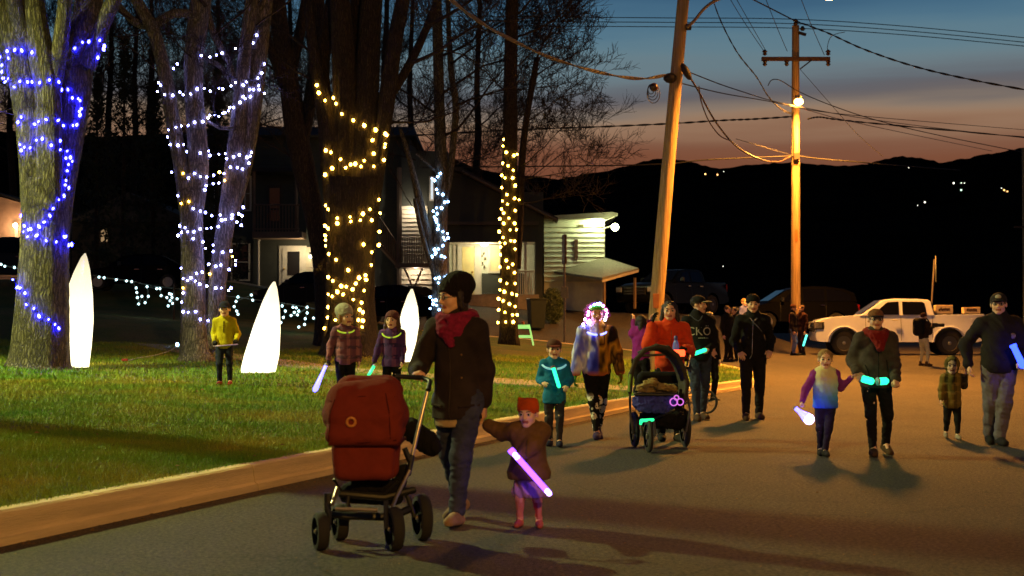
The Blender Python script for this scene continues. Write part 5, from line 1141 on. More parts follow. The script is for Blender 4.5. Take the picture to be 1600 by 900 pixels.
for x, d in ((944, 57.9), (992, 59.6)): q = MB(); Cc.line(q, [(x, 434, d), (x, 482, d)], .06); q.build('lean_to_post', [DRK], Cc.root)
Cc.box('shutter', hm('shutter_brown', 78, 46, 30), 897.5, 374, 903, 406, d=60.85, th=.1); f = Cc.box('wall_vent', hm('vent', 90, 84, 50), 904, 351, 912, 354, d=60.85, th=.1)
q = MB(); Cc.line(q, [(942, 358, 60.6), (952, 354, 60.2), (958, 353, 60.0)], .035); Cc.line(q, [(942, 346, 60.6), (960, 338, 60.2)], .025); q.build('lamp_bracket', [TRIM], Cc.root)
o = MB().ball((0, 0, 0), .16, 14).build('flood_lamp', [emat('flood', (.95, 1.0, .5), 40)], Cc.root, True); o.location = at(961, 355, 59.9)-Cc.o
plight(930, 345, 60.5, (.92, .98, .50), 115, .03); plight(961, 366, 59.6, (.92, .98, .50), 45, .12)
# far left houses
Z = HB('pinkish clapboard house lit by a wall lamp at the far left edge', 0, 72)
Z.box('wall', SID_Z, -90, 318, 37, 470, th=8, down=True); Z.siding(SID_Z, -90, 318, 37, 470, board=.13, down=True, shift=-.004)
poly(Z, 'gable', SID_Z, [(-90, 318), (37, 318), (-20, 302)], 72, 8); poly(Z, 'roof', ROOF, [(-96, 318), (-20, 299), (42, 318), (42, 315), (-20, 296), (-96, 315)], 71.5, 9)
Z.window(24, 352, 29, 378, d=71.98, mull=False); o = MB().ball((0, 0, 0), .12, 10).build('wall_lamp', [emat('globe_warm', (1, .78, .45), 30)], Z.root, True); o.location = at(24, 352, 71.6)-Z.o
plight(22, 356, 71.1, (1, .66, .36), 95)
Y = HB('unlit dark house with one small lit window behind the tallest lit cone', 190, 76)
Y.box('wall', hm('black_siding', 34, 30, 28), 112, 345, 292, 470, th=8, down=True); poly(Y, 'roof', ROOF, [(104, 345), (200, 300), (300, 345)], 75.4, 9)
Y.window(156, 354, 171, 380, d=75.97, glass=mat('lit_window_warm', (.05, .05, .05), .5, noise=0, emit=(1, .62, .30), es=.32), frame=hm('frame_dark', 80, 64, 50), mull=False)
Y.window(268, 414, 274, 434, d=75.97, glass=mat('lit_window_dim', (.05, .05, .05), .5, noise=0, emit=(1, .5, .16), es=.22), frame=hm('frame_dark', 80, 64, 50), mull=False)
# bin and shrub by the porch
a = at(838, 497, 55); gz = float(R_(a.x, 55)); r_ = thing('waste_bin', 'tall dark wheeled bin standing left of the frosty shrub', 'bin', (a.x, 55, gz), .2)
PL = mat('bin_plastic', srgb(30, 40, 34), .5); MB().add([(-.26, -.3, .06), (.26, -.3, .06), (.26, .3, .06), (-.26, .3, .06), (-.32, -.38, 1.15), (.32, -.38, 1.15), (.32, .38, 1.15), (-.32, .38, 1.15)], [(3, 2, 1, 0), (4, 5, 6, 7), (0, 1, 5, 4), (1, 2, 6, 5), (2, 3, 7, 6), (3, 0, 4, 7)]).build('bin_body', [PL], r_, bevel=.02)
MB().box(-.34, .34, -.42, .4, 1.155, 1.22, b=.02).build('lid', [PL], r_)
for sx in (-.27, .27): MB().lathe([(.1, -.03), (.12, -.02), (.12, .02), (.1, .03)], 12, Matrix.Translation((sx, .3, .1)) @ Matrix.Rotation(PI/2, 4, 'Y')).build('wheel', [PL], r_)
a = at(864, 490, 56.5); gz = float(R_(a.x, 56.5)); r_ = thing('shrub', 'low clipped shrub with pale lit leaf tips beside the bin', 'shrub', (a.x, 56.5, gz)); n = 9000
C = RNG.normal(0, 1, (n, 3)); C /= np.linalg.norm(C, axis=1)[:, None]; C *= (.55+.45*RNG.random(n)[:, None])*[.5, .45, .75]; C[:, 2] = np.abs(C[:, 2]+.72)
D1 = RNG.normal(0, .035, (n, 3)); D2 = RNG.normal(0, .03, (n, 3)); V = np.stack([C, C+D1, C+D2], 1).reshape(-1, 3)
link('leaves', mkmesh('leaves', V, np.arange(len(V)).reshape(-1, 3), [mat('shrub_leaf', srgb(70, 84, 50), .6, noise=.4)], False), r_); MB().tube([(0, 0, -.1), (0, 0, .5)], .04, 6).build('stem', [BK3], r_)

# ------------------------------------------------------------------ vehicles
TYRE = mat('tyre', (.018, .017, .018), .85, noise=.1); RIMD = mat('rim_dark', (.07, .07, .08), .35, .6, noise=0); RIMS = mat('rim_silver', srgb(150, 150, 150), .3, .8, noise=0); CHR = mat('chrome', srgb(190, 190, 190), .12, 1, noise=0); LAMPG = mat('lamp_glass', srgb(190, 190, 190), .08, .3, noise=0, coat=1); CGL = mat('car_glass', (.004, .004, .005), .08, noise=0, spec=.2); TRIMB = mat('black_trim', (.012, .012, .012), .5, noise=0); RED = mat('tail_red', srgb(130, 16, 14), .25, noise=0)
def wheel(root, c, r, w, side, rim=RIMD, spokes=5):
    M = Matrix.Translation(c) @ Matrix.Rotation(-PI/2 if side < 0 else PI/2, 4, 'X')   # axle along y, outer face to the side
    M = Matrix.Translation(c) @ Matrix.Rotation(PI/2*(1 if side < 0 else -1), 4, 'X'); k = r
    o = bpy.data.objects.new('wheel', None); COL.objects.link(o); o.parent = root
    MB().lathe([(.62*k, -w/2), (.9*k, -w/2), (k, -w*.34), (k, w*.34), (.9*k, w/2), (.64*k, w/2), (.60*k, w*.4), (.60*k, -w*.4)], 28, M, 0, False).build('tyre', [TYRE], o, True)
    q = MB().lathe([(.61*k, w*.42), (.57*k, w*.40), (.55*k, w*.18), (.0*k+.02, w*.14)], 24, M); MB().lathe([(.16*k, w*.2), (.15*k, w*.42), (.05*k, w*.45)], 12, M).build('hub_cap', [RIMS], o, True)
    for i in range(spokes):
        a = 2*PI*i/spokes; q.box(.10*k, .58*k, -.055*k, .055*k, w*.26, w*.38, M=M @ Matrix.Rotation(a, 4, 'Z'))
    q.build('rim', [rim], o, True); return o
def arch(cx, r, z, n=9, rz=None): return [(cx-r*math.cos(a), z+(rz or r)*math.sin(a)) for a in np.linspace(0, PI, n)]
def vehicle(label, cat, loc, yaw, paint, S, rim=RIMD, group=None, name='parked_car'):
    """local: front at -x, near side at -y"""
    root = thing(name, label, cat, loc, yaw, group); Wd = S['w']/2; zr = S['r']; xf_, xr_ = S['ax']; bot = S['bot']
    low = S['front']+S['top']+S['rear']+[(xr_+S['ar'], bot)]+arch(xr_, S['ar'], bot, 9, S['ah'])[::-1]+[(xf_+S['ar'], bot)]+arch(xf_, S['ar'], bot, 9, S['ah'])[::-1]
    seen = []; 
    for p in low:
        if not seen or (abs(p[0]-seen[-1][0])+abs(p[1]-seen[-1][1])) > .004: seen.append(p)
    ins = lambda p: (p[0], p[1])
    # body side panels in three y stations so that the sides are rounded
    n = len(seen); cx = S['len']/2; q = MB(); st = [(-Wd, .985), (-Wd+.07, 1.0), (Wd-.07, 1.0), (Wd, .985)]
    V = []
    for y, k in st:
        for x, z in seen: V.append((cx+(x-cx)*k, y+(0.10*(1 if y < 0 else -1)*max(0, (z-.85))/.5 if abs(y) > Wd-.01 else .06*(1 if y < 0 else -1)*max(0, (z-.85))/.5), bot+.0+(z-bot)*(1 if k == 1 else .992)))
    Fq = [tuple(range(n)), tuple(3*n+i for i in range(n-1, -1, -1))]+[(j*n+i, (j+1)*n+i, (j+1)*n+(i+1) % n, j*n+(i+1) % n) for j in range(3) for i in range(n)]
    q.add(V, Fq).build('body', [paint], root, True)
    g = S['cab']; zb = min(p[1] for p in g); zt = max(p[1] for p in g); tp = S.get('tumble', .2); yw = lambda z, o=0: (Wd-.07-tp*(z-zb)/(zt-zb))+o
    q = MB(); n = len(g); V = [(x, -yw(z), z) for x, z in g]+[(x, yw(z), z) for x, z in g]; q.add(V, [tuple(range(n)), tuple(range(2*n-1, n-1, -1))]+[(i, i+n, (i+1) % n+n, (i+1) % n) for i in range(n)]); q.build('cab', [paint], root, False, bevel=.03)
    for wpoly in S['win']:
        for sd in (-1, 1):
            P = [(x, sd*yw(z, .012), z) for x, z in wpoly]; o = MB().add(P+[(x, y-sd*.02, z) for x, y, z in P], [tuple(range(len(P))), tuple(range(2*len(P)-1, len(P)-1, -1))]).build('side_window', [CGL], root)
    for nm, (a, b_) in (('windshield', S['ws']), ('rear_window', S['rw'])):
        off = Vector((-(b_[1]-a[1]), 0, b_[0]-a[0])).normalized()*.014*(1 if nm == 'windshield' else 1); off = off if nm == 'windshield' else off
        off = Vector((a[1]-b_[1], 0, b_[0]-a[0])).normalized(); off = off*(.035 if off.z > 0 else -.035)
        P = [Vector((x, s_*(yw(z)-.07), z))+off for (x, z), s_ in ((a, -1), (a, 1), (b_, 1), (b_, -1))]; MB().add([tuple(p) for p in P], [(0, 1, 2, 3)]).build(nm, [CGL], root)
    for ax_ in S['ax']:
        for sd in (-1, 1): wheel(root, Vector((ax_, sd*(Wd-.13), zr)), zr, .26, sd, rim)
        MB().box(ax_-S['ar']*.98, ax_+S['ar']*.98, -Wd+.28, Wd-.28, bot-.02, bot+S['ah']*.9).build('wheel_well', [TRIMB], root)
    for sd in (-1, 1):
        hl = S['hl']; y0 = sd*(Wd-.30); y1 = sd*(Wd+.006); MB().box(hl[0]-.01, hl[1]+.06, min(y0, y1)-.0, max(y0, y1)-.004, hl[2]-.04, hl[3]+.03, b=.02).build('headlight_surround', [TRIMB], root); MB().box(hl[0]-.02, hl[1], min(y0, y1), max(y0, y1), hl[2], hl[3], b=.02).build('headlight', [LAMPG], root)
        tl = S['tl']; MB().box(tl[0], tl[1], min(sd*(Wd-.2), sd*(Wd-.04)), max(sd*(Wd-.2), sd*(Wd-.04)), tl[2], tl[3], b=.02).build('tail_light', [RED], root)
        m_ = S['mir']; MB().box(m_[0], m_[0]+.12, min(sd*Wd, sd*(Wd+.2)), max(sd*Wd, sd*(Wd+.2)), m_[1], m_[1]+.2, b=.03).build('mirror', [S.get('mm', TRIMB)], root)
        for hx_, hz in S['hand']: MB().box(hx_, hx_+.2, min(sd*(Wd-.02), sd*(Wd+.02)), max(sd*(Wd-.02), sd*(Wd+.02)), hz, hz+.035, b=.008).build('door_handle', [S.get('hm', CHR)], root)
        for sx_ in S['seam']: 
            z0, z1 = S['sz']; o1 = .1*max(0, z1-.85)/.5; MB().add([(sx_-.007, sd*(Wd+.003), z0), (sx_+.007, sd*(Wd+.003), z0), (sx_+.007, sd*(Wd+.003), .85), (sx_-.007, sd*(Wd+.003), .85), (sx_-.007, sd*(Wd+.003-o1), z1), (sx_+.007, sd*(Wd+.003-o1), z1)], [(0, 1, 2, 3), (3, 2, 5, 4)]).build('door_seam', [TRIMB], root)
    gr = S['gr']; MB().box(gr[0]-.015, gr[0]+.05, -gr[1], gr[1], gr[2], gr[3], b=.01).build('grille', [TRIMB], root)
    q = MB(); 
    for z in np.linspace(gr[2]+.05, gr[3]-.05, 3): q.box(gr[0]-.03, gr[0]-.012, -gr[1]+.03, gr[1]-.03, z-.012, z+.012)
    q.build('grille_bar', [CHR], root); return root
TRUCK = dict(len=5.8, w=1.96, r=.42, ax=(.98, 4.55), bot=.46, ar=.52, ah=.50,
  front=[(.16, .46), (.02, .50), (-.03, .62), (.0, .80), (.03, .86), (.0, .95), (.02, 1.12), (.14, 1.21)], top=[(.5, 1.30), (1.0, 1.35), (1.55, 1.385), (1.75, 1.37), (2.9, 1.36), (4.06, 1.37), (4.09, 1.40), (5.72, 1.42)], rear=[(5.76, 1.38), (5.76, .80), (5.84, .78), (5.84, .56), (5.5, .46)],
  cab=[(1.50, 1.35), (2.28, 1.88), (2.42, 1.93), (2.75, 1.96), (3.5, 1.955), (3.86, 1.92), (3.96, 1.86), (4.06, 1.36)], tumble=.17,
  win=[[(1.98, 1.40), (2.42, 1.80), (2.50, 1.84), (2.86, 1.86), (2.86, 1.40)], [(2.98, 1.40), (2.98, 1.86), (3.66, 1.85), (3.74, 1.79), (3.80, 1.40)]], ws=((1.62, 1.43), (2.28, 1.88)), rw=((4.04, 1.45), (3.97, 1.82)),
  hl=(-.012, .24, .92, 1.14), tl=(5.70, 5.775, 1.0, 1.35), mir=(1.98, 1.40), hand=[(2.62, 1.20), (3.55, 1.20)], seam=(1.72, 2.92, 3.98), sz=(.50, 1.355), gr=(-.005, .58, .80, 1.14), hm=mat('handle_white', srgb(200, 200, 196), .35, noise=0))
WP = mat('paint_white', srgb(200, 208, 232), .28, noise=.03, coat=.6); BP = mat('paint_black', (.004, .004, .004), .35, noise=0, spec=.10); DP = mat('paint_dark_blue', (.0022, .0022, .003), .45, noise=0, spec=.05); DG = mat('paint_dark_grey', (.009, .009, .009), .38, noise=0, spec=.2)
tx = at(1278, 550, 48.3); tz = float(R_(14, 48))
tr = vehicle('white crew-cab pickup truck parked across the junction', 'pickup truck', (tx.x+.15, 49.9, tz), -.10, WP, TRUCK, group=None, name='pickup_truck')
q = MB().box(4.16, 5.66, -.78, .78, 1.40, 1.435); q.build('bed_cavity_shade', [TRIMB], tr)  # dark panel standing in for the shaded cavity of the open bed
q = MB().tube([(5.0, -.98, .9), (5.0, -.99, .9)], .01, 4)
MB().lathe([(.0+.01, 0), (.06, .0), (.06, .02)], 10, Matrix.Translation((5.35, -.905, 1.2)) @ Matrix.Rotation(PI/2, 4, 'X')).build('fuel_cap', [WP], tr)
for sd in (-1, 1):
    for ax_ in TRUCK['ax']:   # flared arches
        P = arch(ax_, TRUCK['ar']+.03, TRUCK['bot'], 13, TRUCK['ah']+.03); MB().tube([(x, sd*(.985-(.1*max(0, z-.85)/.5)), z) for x, z in P], .035, 6).build('arch_lip', [WP], tr, True)
def bedbox(label, xl, w, h, seed):
    M = tr.matrix_basis if False else (Matrix.Translation(tr.location) @ Matrix.Rotation(tr.rotation_euler.z, 4, 'Z')); p = M @ Vector((xl, -.55, 1.44)); r_ = thing('cardboard_box', label, 'box', p, tr.rotation_euler.z)
    MB().box(0, w, 0, .4, 0, h, b=.008).build('box_body', [mat('box_card', srgb(200, 180, 150), .7)], r_)
    q = MB(); rg = np.random.default_rng(seed)
    for i in range(7): x = .08+(w-.2)*i/7; a = h*(.35+.15*rg.random()); q.add([(x, -.004, a), (x+w*.10, -.004, a-.03), (x+w*.13, -.004, a+.06*rg.random()+.04), (x+.02, -.004, a+.07)], [(0, 1, 2, 3)])
    q.build('printed_mark', [mat('box_print', srgb(70, 48, 40), .7)], r_)
bedbox('pale cardboard box with a dark print standing in the truck bed behind the photographer', 4.17, .58, .30, 3)
bedbox('pale low box in the truck bed, beside the man in the dark cap', 5.12, .55, .22, 4)
# black pickup by the lean-to
a = at(1022, 490, 62); gz = float(R_(a.x, 61)); T_ = dict(TRUCK)
vehicle('black pickup truck facing left under the lean-to light', 'pickup truck', (a.x-1.0, 60.4, gz+.02), math.radians(48), BP, T_, name='pickup_truck')
SEDAN = dict(len=4.6, w=1.78, r=.32, ax=(.9, 3.6), bot=.28, ar=.38, ah=.40, front=[(.2, .24), (.03, .3), (0, .45), (.04, .62), (.2, .74)], top=[(.9, .86), (1.35, .93), (2.4, .95), (3.6, .96), (4.1, 1.0)], rear=[(4.5, .97), (4.58, .8), (4.58, .45), (4.5, .28)],
  cab=[(1.2, .92), (1.95, 1.36), (2.3, 1.43), (2.9, 1.43), (3.3, 1.36), (4.0, .98)], tumble=.2, win=[[(1.65, .97), (2.05, 1.30), (2.5, 1.37), (2.55, .97)], [(2.62, .97), (2.6, 1.37), (3.0, 1.36), (3.3, 1.27), (3.6, .98)]], ws=((1.27, .96), (1.95, 1.36)), rw=((3.95, 1.0), (3.33, 1.35)),
  hl=(.03, .2, .55, .7), tl=(4.5, 4.6, .65, .85), mir=(1.7, .93), hand=[(2.3, .8), (3.2, .8)], seam=(1.5, 2.58, 3.5), sz=(.32, .94), gr=(0, .4, .4, .6))
VAN = dict(len=4.9, w=1.9, r=.37, ax=(.95, 3.9), bot=.38, ar=.45, ah=.45, front=[(.2, .3), (.03, .36), (0, .6), (.05, .85), (.15, 1.0)], top=[(.8, 1.12), (1.2, 1.2), (2.4, 1.2), (3.6, 1.2), (4.6, 1.22)], rear=[(4.84, 1.15), (4.88, .8), (4.88, .5), (4.7, .38)],
  cab=[(.95, 1.18), (1.75, 1.68), (2.2, 1.82), (2.9, 1.88), (3.6, 1.86), (4.3, 1.76), (4.7, 1.6), (4.82, 1.2)], tumble=.15, win=[[(1.6, 1.24), (2.0, 1.62), (2.4, 1.74), (2.4, 1.24)], [(2.5, 1.24), (2.5, 1.75), (3.4, 1.76), (3.4, 1.24)], [(3.5, 1.24), (3.5, 1.75), (4.2, 1.67), (4.5, 1.5), (4.55, 1.25)]], ws=((1.05, 1.23), (1.75, 1.68)), rw=((4.81, 1.25), (4.7, 1.58)),
  hl=(.02, .24, .78, .98), tl=(4.8, 4.9, .8, 1.1), mir=(1.5, 1.2), hand=[(2.2, 1.05), (3.2, 1.05)], seam=(1.5, 2.45, 3.45), sz=(.42, 1.19), gr=(0, .5, .55, .85))
def park(label, px, d, yaw, paint, S, cat='car', **k):
    a = at(px, 480, d); th = math.radians(yaw); c = Vector((S['len']/2*math.cos(th), S['len']/2*math.sin(th), 0)); gz = max(float(R_(a.x+dx, d+dy)) for dx in (-1.5, 0, 1.5) for dy in (-1, 0, 1)); return vehicle(label, cat, (a.x-c.x, d-c.y, gz+.01), th, paint, S, RIMS, **k)
park('dark van left of the white pickup truck, only its roof edge catching light', 1245, 60, 4, DP, VAN, cat='van', name='parked_van')
park('dark car parked in front of the lit house at the left edge', 2, 58, 8, DG, VAN, name='parked_car')
park('dark sedan parked behind the icicle lights on the left', 215, 56, 5, DP, SEDAN, name='parked_car')
park('dark car parked right of the lit white door, behind the broad cone', 492, 54, -30, BP, SEDAN, name='parked_car')
park('dark low sedan parked below the outdoor stairs', 615, 52, -28, DP, SEDAN, name='parked_car')

# ------------------------------------------------------------------ glow sticks and small lights
def glow(name, col, es): return mat('glow_'+name, tuple(.4*v for v in col), .4, noise=0, emit=col, es=es)
G_VIO = glow('violet', (.20, .055, 1.0), 5.2); G_BLW = glow('blue_white', (.13, .12, 1.0), 6); G_GRN = glow('green', (.02, .9, .30), 1.8); G_TEAL = glow('teal', (.0, .85, .45), 1.6); G_TEAL2 = glow('teal_green', (.02, 1.0, .38), 2.5); G_BLU = glow('blue', (.015, .035, 1.0), 9); G_RED = glow('red', (1.0, .08, .02), 3.5); G_NECK = glow('neck_yellow', (.65, .9, .05), .45); G_CYAN = glow('cyan', (.2, .9, .75), .8); G_PNK = glow('pink', (.9, .2, .75), 2.0)
def gzat(x, y): return float(L_(x, y)) if x < float(xk(y))-.1 else float(R_(x, y))
def gzp(px, d): return gzat(at(px, 500, d).x, d)
def stick(label, p0, p1, r, m, name='glow_stick', cat='glow stick', flat=.6, tipr=None, grip=None, tipm=None):
    p0, p1 = at(*p0), at(*p1); root = thing(name, label, cat, p0); v = p1-p0; L = v.length; M = v.to_track_quat('Z', 'Y').to_matrix().to_4x4()
    tipr = tipr or r
    MB().lathe([(r*.5, 0), (r, r*.5), (r*1.02, L*.3), ((r+tipr)/2, L*.6), (tipr, L-tipr*.6), (tipr*.5, L)], 12, M @ Matrix.Diagonal((1, flat, 1, 1))).build('tube', [m], root, True)
    g = grip or mat('grip_pale', srgb(150, 140, 160), .5)
    MB().lathe([(r*1.15, -.01), (r*1.2, 0), (r*1.2, L*.05), (r*1.05, L*.06)], 12, M @ Matrix.Diagonal((1, flat, 1, 1))).build('end_cap', [g], root, True)
    if tipm: o = MB().ball((0, 0, 0), tipr*1.05, 10).build('tip_lamp', [tipm], root, True); o.location = v
    return root
def ring(P, name, label, m, rad=.15, r=.009, z=0, cat='glow necklace', tilt=.45, ry=.8):
    c = P.M @ (P.nek+Vector((0, -.02*P.H, z))); root = thing(name, label, cat, c, P.root.rotation_euler.z)
    pts = [(rad*math.cos(a), ry*rad*math.sin(a), rad*tilt*math.sin(a)) for a in np.linspace(0, 2*PI, 25)]
    MB().tube(pts, r, 6, 0, False).build('ring_tube', [m], root, True); MB().tube([pts[18], pts[19]], r*1.4, 6).build('clasp', [mat('grip_pale', srgb(150, 140, 160), .5)], root); return root

# cloth patterns
def sinw(t, src, sc, ph=0):
    m = t.nodes.new('ShaderNodeMath'); m.operation = 'MULTIPLY_ADD'; m.inputs[1].default_value = sc; m.inputs[2].default_value = ph; t.links.new(src, m.inputs[0]); s = t.nodes.new('ShaderNodeMath'); s.operation = 'SINE'; t.links.new(m.outputs[0], s.inputs[0]); return s.outputs[0]
def plaid(name, c1, c2, c3, sc=60):
    m = cl(name, *c1, noise=0); t, b = nodes(m); tcn = t.nodes.new('ShaderNodeTexCoord'); sp = t.nodes.new('ShaderNodeSeparateXYZ'); t.links.new(tcn.outputs['Object'], sp.inputs[0])
    a = ramp(t, sinw(t, sp.outputs['X'], sc), [(.35, (0, 0, 0)), (.5, (1, 1, 1))]); c = ramp(t, sinw(t, sp.outputs['Z'], sc), [(.35, (0, 0, 0)), (.5, (1, 1, 1))])
    x = mixc(t, srgb(*c1), srgb(*c2), a.outputs[0], 'MIX'); n = ramp(t, tnoise(t, tcn.outputs['Object'], 22, 3).outputs['Fac'], [(.45, (0, 0, 0)), (.6, (1, 1, 1))]); y = mixc(t, x, srgb(*c3), c.outputs[0], 'MIX'); z = mixc(t, y, x, n.outputs[0], 'MIX'); t.links.new(z, b.inputs['Base Color']); return m
def tiedye():
    m = cl('tie_dye', 90, 90, 200, noise=0); t, b = nodes(m); tcn = t.nodes.new('ShaderNodeTexCoord'); sp = t.nodes.new('ShaderNodeSeparateXYZ'); t.links.new(tcn.outputs['Object'], sp.inputs[0])
    mp_ = t.nodes.new('ShaderNodeMapping'); mp_.inputs['Rotation'].default_value = (0, .7, 0); mp_.inputs['Scale'].default_value = (3.2, 2, 1.3); t.links.new(tcn.outputs['Object'], mp_.inputs[0])
    n = tnoise(t, mp_.outputs[0], 1.6, 2.5, .5)
    L = ramp(t, n.outputs['Fac'], [(.36, srgb(36, 48, 200)), (.45, srgb(86, 92, 240)), (.52, srgb(232, 236, 250)), (.6, srgb(116, 122, 240)), (.7, srgb(40, 52, 210))]); Rr = ramp(t, n.outputs['Fac'], [(.34, srgb(28, 20, 16)), (.45, srgb(196, 150, 40)), (.52, srgb(52, 34, 20)), (.60, srgb(206, 160, 46)), (.7, srgb(150, 80, 30))])
    e = ramp(t, sp.outputs['X'], [(.0, (0, 0, 0)), (.03, (1, 1, 1))]); c = mixc(t, L.outputs[0], Rr.outputs[0], e.outputs[0], 'MIX')
    z = ramp(t, sp.outputs['Z'], [(.76, (1, 1, 1)), (.82, (0, 0, 0))]); c2 = mixc(t, c, srgb(190, 100, 60), z.outputs[0], 'MIX'); t.links.new(c2, b.inputs['Base Color']); return m
def vest():
    m = cl('vest_gradient', 80, 120, 200, noise=0); t, b = nodes(m); tcn = t.nodes.new('ShaderNodeTexCoord'); sp = t.nodes.new('ShaderNodeSeparateXYZ'); t.links.new(tcn.outputs['Object'], sp.inputs[0])
    r = ramp(t, sp.outputs['Z'], [(.50, srgb(48, 88, 240)), (.62, srgb(92, 160, 232)), (.74, srgb(186, 212, 210)), (.82, srgb(222, 212, 160))]); t.links.new(r.outputs[0], b.inputs['Base Color']); return m
def soccer():
    m = cl('soccer_leggings', 14, 13, 14, noise=0); t, b = nodes(m); tcn = t.nodes.new('ShaderNodeTexCoord'); sp = t.nodes.new('ShaderNodeSeparateXYZ'); t.links.new(tcn.outputs['Object'], sp.inputs[0])
    v = t.nodes.new('ShaderNodeTexVoronoi'); v.inputs['Scale'].default_value = 9; v.inputs['Randomness'].default_value = .7; t.links.new(tcn.outputs['Object'], v.inputs['Vector'])
    sp2 = ramp(t, v.outputs['Distance'], [(.46, (1, 1, 1)), (.50, (0, 0, 0))]); v2 = t.nodes.new('ShaderNodeTexVoronoi'); v2.inputs['Scale'].default_value = 30; t.links.new(tcn.outputs['Object'], v2.inputs['Vector']); d2 = ramp(t, v2.outputs['Distance'], [(.22, (.02, .02, .02)), (.3, (.75, .73, .68))])
    z = ramp(t, sp.outputs['Z'], [(.48, (1, 1, 1)), (.56, (.0, .0, .0))]); w = ramp(t, v.outputs['Color'], [(.86, (0, 0, 0)), (.88, (1, 1, 1))]); zz = mixc(t, z.outputs[0], w.outputs[0], 1.0, 'LIGHTEN'); f = mixc(t, sp2.outputs[0], zz)
    t.links.new(mixc(t, srgb(14, 13, 14), d2.outputs[0], f, 'MIX'), b.inputs['Base Color']); return m
BLK = cl('black', 18, 17, 18, noise=.3); BLK2 = cl('charcoal', 34, 31, 31, noise=.3); JEAN = cl('denim', 52, 60, 82, noise=.3, nscale=9); JEAND = cl('denim_dark', 32, 38, 54, noise=.3, nscale=9); GRY = cl('grey_trousers', 104, 98, 108, noise=.12); SHB = cl('shoe_brown', 74, 54, 38); SHW = cl('shoe_pale', 150, 138, 120)

# 1 woman with the red stroller
d = 9.9
w1 = person('woman in dark slouchy knit hat, magenta scarf and long dark coat pushing the red stroller', 715, d, 1.70, 0, yaw=-22, hy=-58, hands=((652, 583, -.22), (758, 652, .05)), hp_=('grip', 'relaxed'), feet=((-.10, .27, .015, 14), (.05, -.12, 0, -4)), slim=.95,
  jacket=cl('coat_dark', 46, 36, 33, noise=.4, nscale=6), pants=cl('denim_mid', 58, 62, 84, noise=.35, nscale=7), shoes=cl('shoe_taupe', 158, 128, 100), hat=('slouch', cl('knit_dark', 30, 22, 24, bscale=400, bump=.8)), hair=('bob', HAIRD), bulk=.034, hem=.43, hood='down', h=.0115, coatflare=.004, elb=((-.7, .5, -.2), (.6, .5, -.3)), glasses=True, pbulk=.006, seed=1, lean=.02, hp=5, sleeve=1.08)
s = SDF(.03); nk = w1.nek; 
for k in range(3):
    pts = [(math.cos(a)*(.105-.004*k), -.012+math.sin(a)*(.10), nk.z+.045-.042*k-.02*(-math.sin(a))) for a in np.linspace(0, 2*PI, 13)]
    for a, b_ in zip(pts[:-1], pts[1:]): s.cap(a, b_, .042)
s.cap((-.05, -.12, nk.z-.04), (.02, -.15, nk.z-.14), .05, .03); s.disp = folds(.012, 16, 4); v, f = s.net(.011); link('scarf', mkmesh('scarf', v, f, [cl('scarf_magenta', 128, 26, 64, noise=.35, nscale=40)]), w1.root)
s = SDF(.02); s.cap((0, 0, .46*1.7), (0, 0, .37*1.7), .162, .158, .8); s.cut((0, 0, -1), -.395*1.7); s.disp = folds(.008, 20, 8); v, f = s.net(.013); link('sweater_hem', mkmesh('sweater_hem', v, f, [cl('cream_knit', 186, 160, 120)]), w1.root)
strip(w1, w1.jk, 'zipper', [(.0, nk.z-.10), (.01, 1.05), (.0, .72)], .004, mat('zip_metal', srgb(90, 76, 60), .35, .7))
for z_ in (1.02, 1.18): q = MB().ball(tuple(front(w1.jk, [(.085, z_)])[0]), .009, 8); q.build('snap', [mat('snap_brass', srgb(170, 130, 80), .3, .8)], w1.root, True)
strip(w1, w1.jk, 'pocket_flap', [(-.16, .83), (-.07, .82)], .009, cl('coat_dark', 40, 32, 30)); strip(w1, w1.jk, 'pocket_flap', [(.07, .82), (.16, .83)], .009, cl('coat_dark', 40, 32, 30))
# 2 toddler with orange hat
d = 9.75
w2 = person('toddler in orange knit hat, brown hooded coat and pink tights holding the violet glow sword', 826, d, .87, 0, yaw=-6, hy=-20, hp=6, kid=2, hands=((762, 664, .12), (812, 716, -.16)), hp_=('relaxed', 'grip'), feet=((-.06, -.02, 0, 0), (.075, -.03, 0, 0)),
  jacket=cl('coat_brown', 106, 78, 46, noise=.25), pants=plaid('pink_tights', (200, 120, 120), (170, 60, 60), (220, 150, 150), 40), shoes=cl('boots_pink', 186, 90, 80), hat=('point', cl('knit_orange', 240, 96, 30, bscale=500, bump=.8)), hair=('short', HAIRM), bulk=.058, hem=.37, hood='down', h=.0095, sleeve=1.15, elb=((-.3, .8, -.3), (.8, .3, -.4)), seed=2, coatflare=.035)
s = SDF(.02); s.cap((.0, 0, .33), (.01, 0, .25), .095, .125, .85); s.cut((0, 0, -1), -.20); s.disp = folds(.02, 30, 9, .3); v, f = s.net(.011); link('tulle_skirt', mkmesh('tulle_skirt', v, f, [cl('tulle', 170, 130, 180)]), w2.root)
strip(w2, w2.jk, 'zipper', [(0, .60), (.0, .37)], .003, mat('zip_metal', srgb(90, 76, 60), .35, .7))
stick('violet glowing plastic sword held by the toddler in the orange hat', (799, 704, 9.53), (861, 774, 9.44), .027, G_VIO, 'glow_sword', 'glow sword', .7, grip=G_VIO)
sw_ = [o for o in SC.objects if o.name.startswith('glow_sword')][0]
for tt in (.09, .15, .90, .95): 
    o = MB().ball((0, 0, 0), .019, 10).build('core_lamp', [glow('violet_core', (.75, .5, 1), 4)], sw_, True); o.location = (at(861, 774, 9.44)-at(799, 704, 9.53))*tt+Vector((0, -.016, 0))
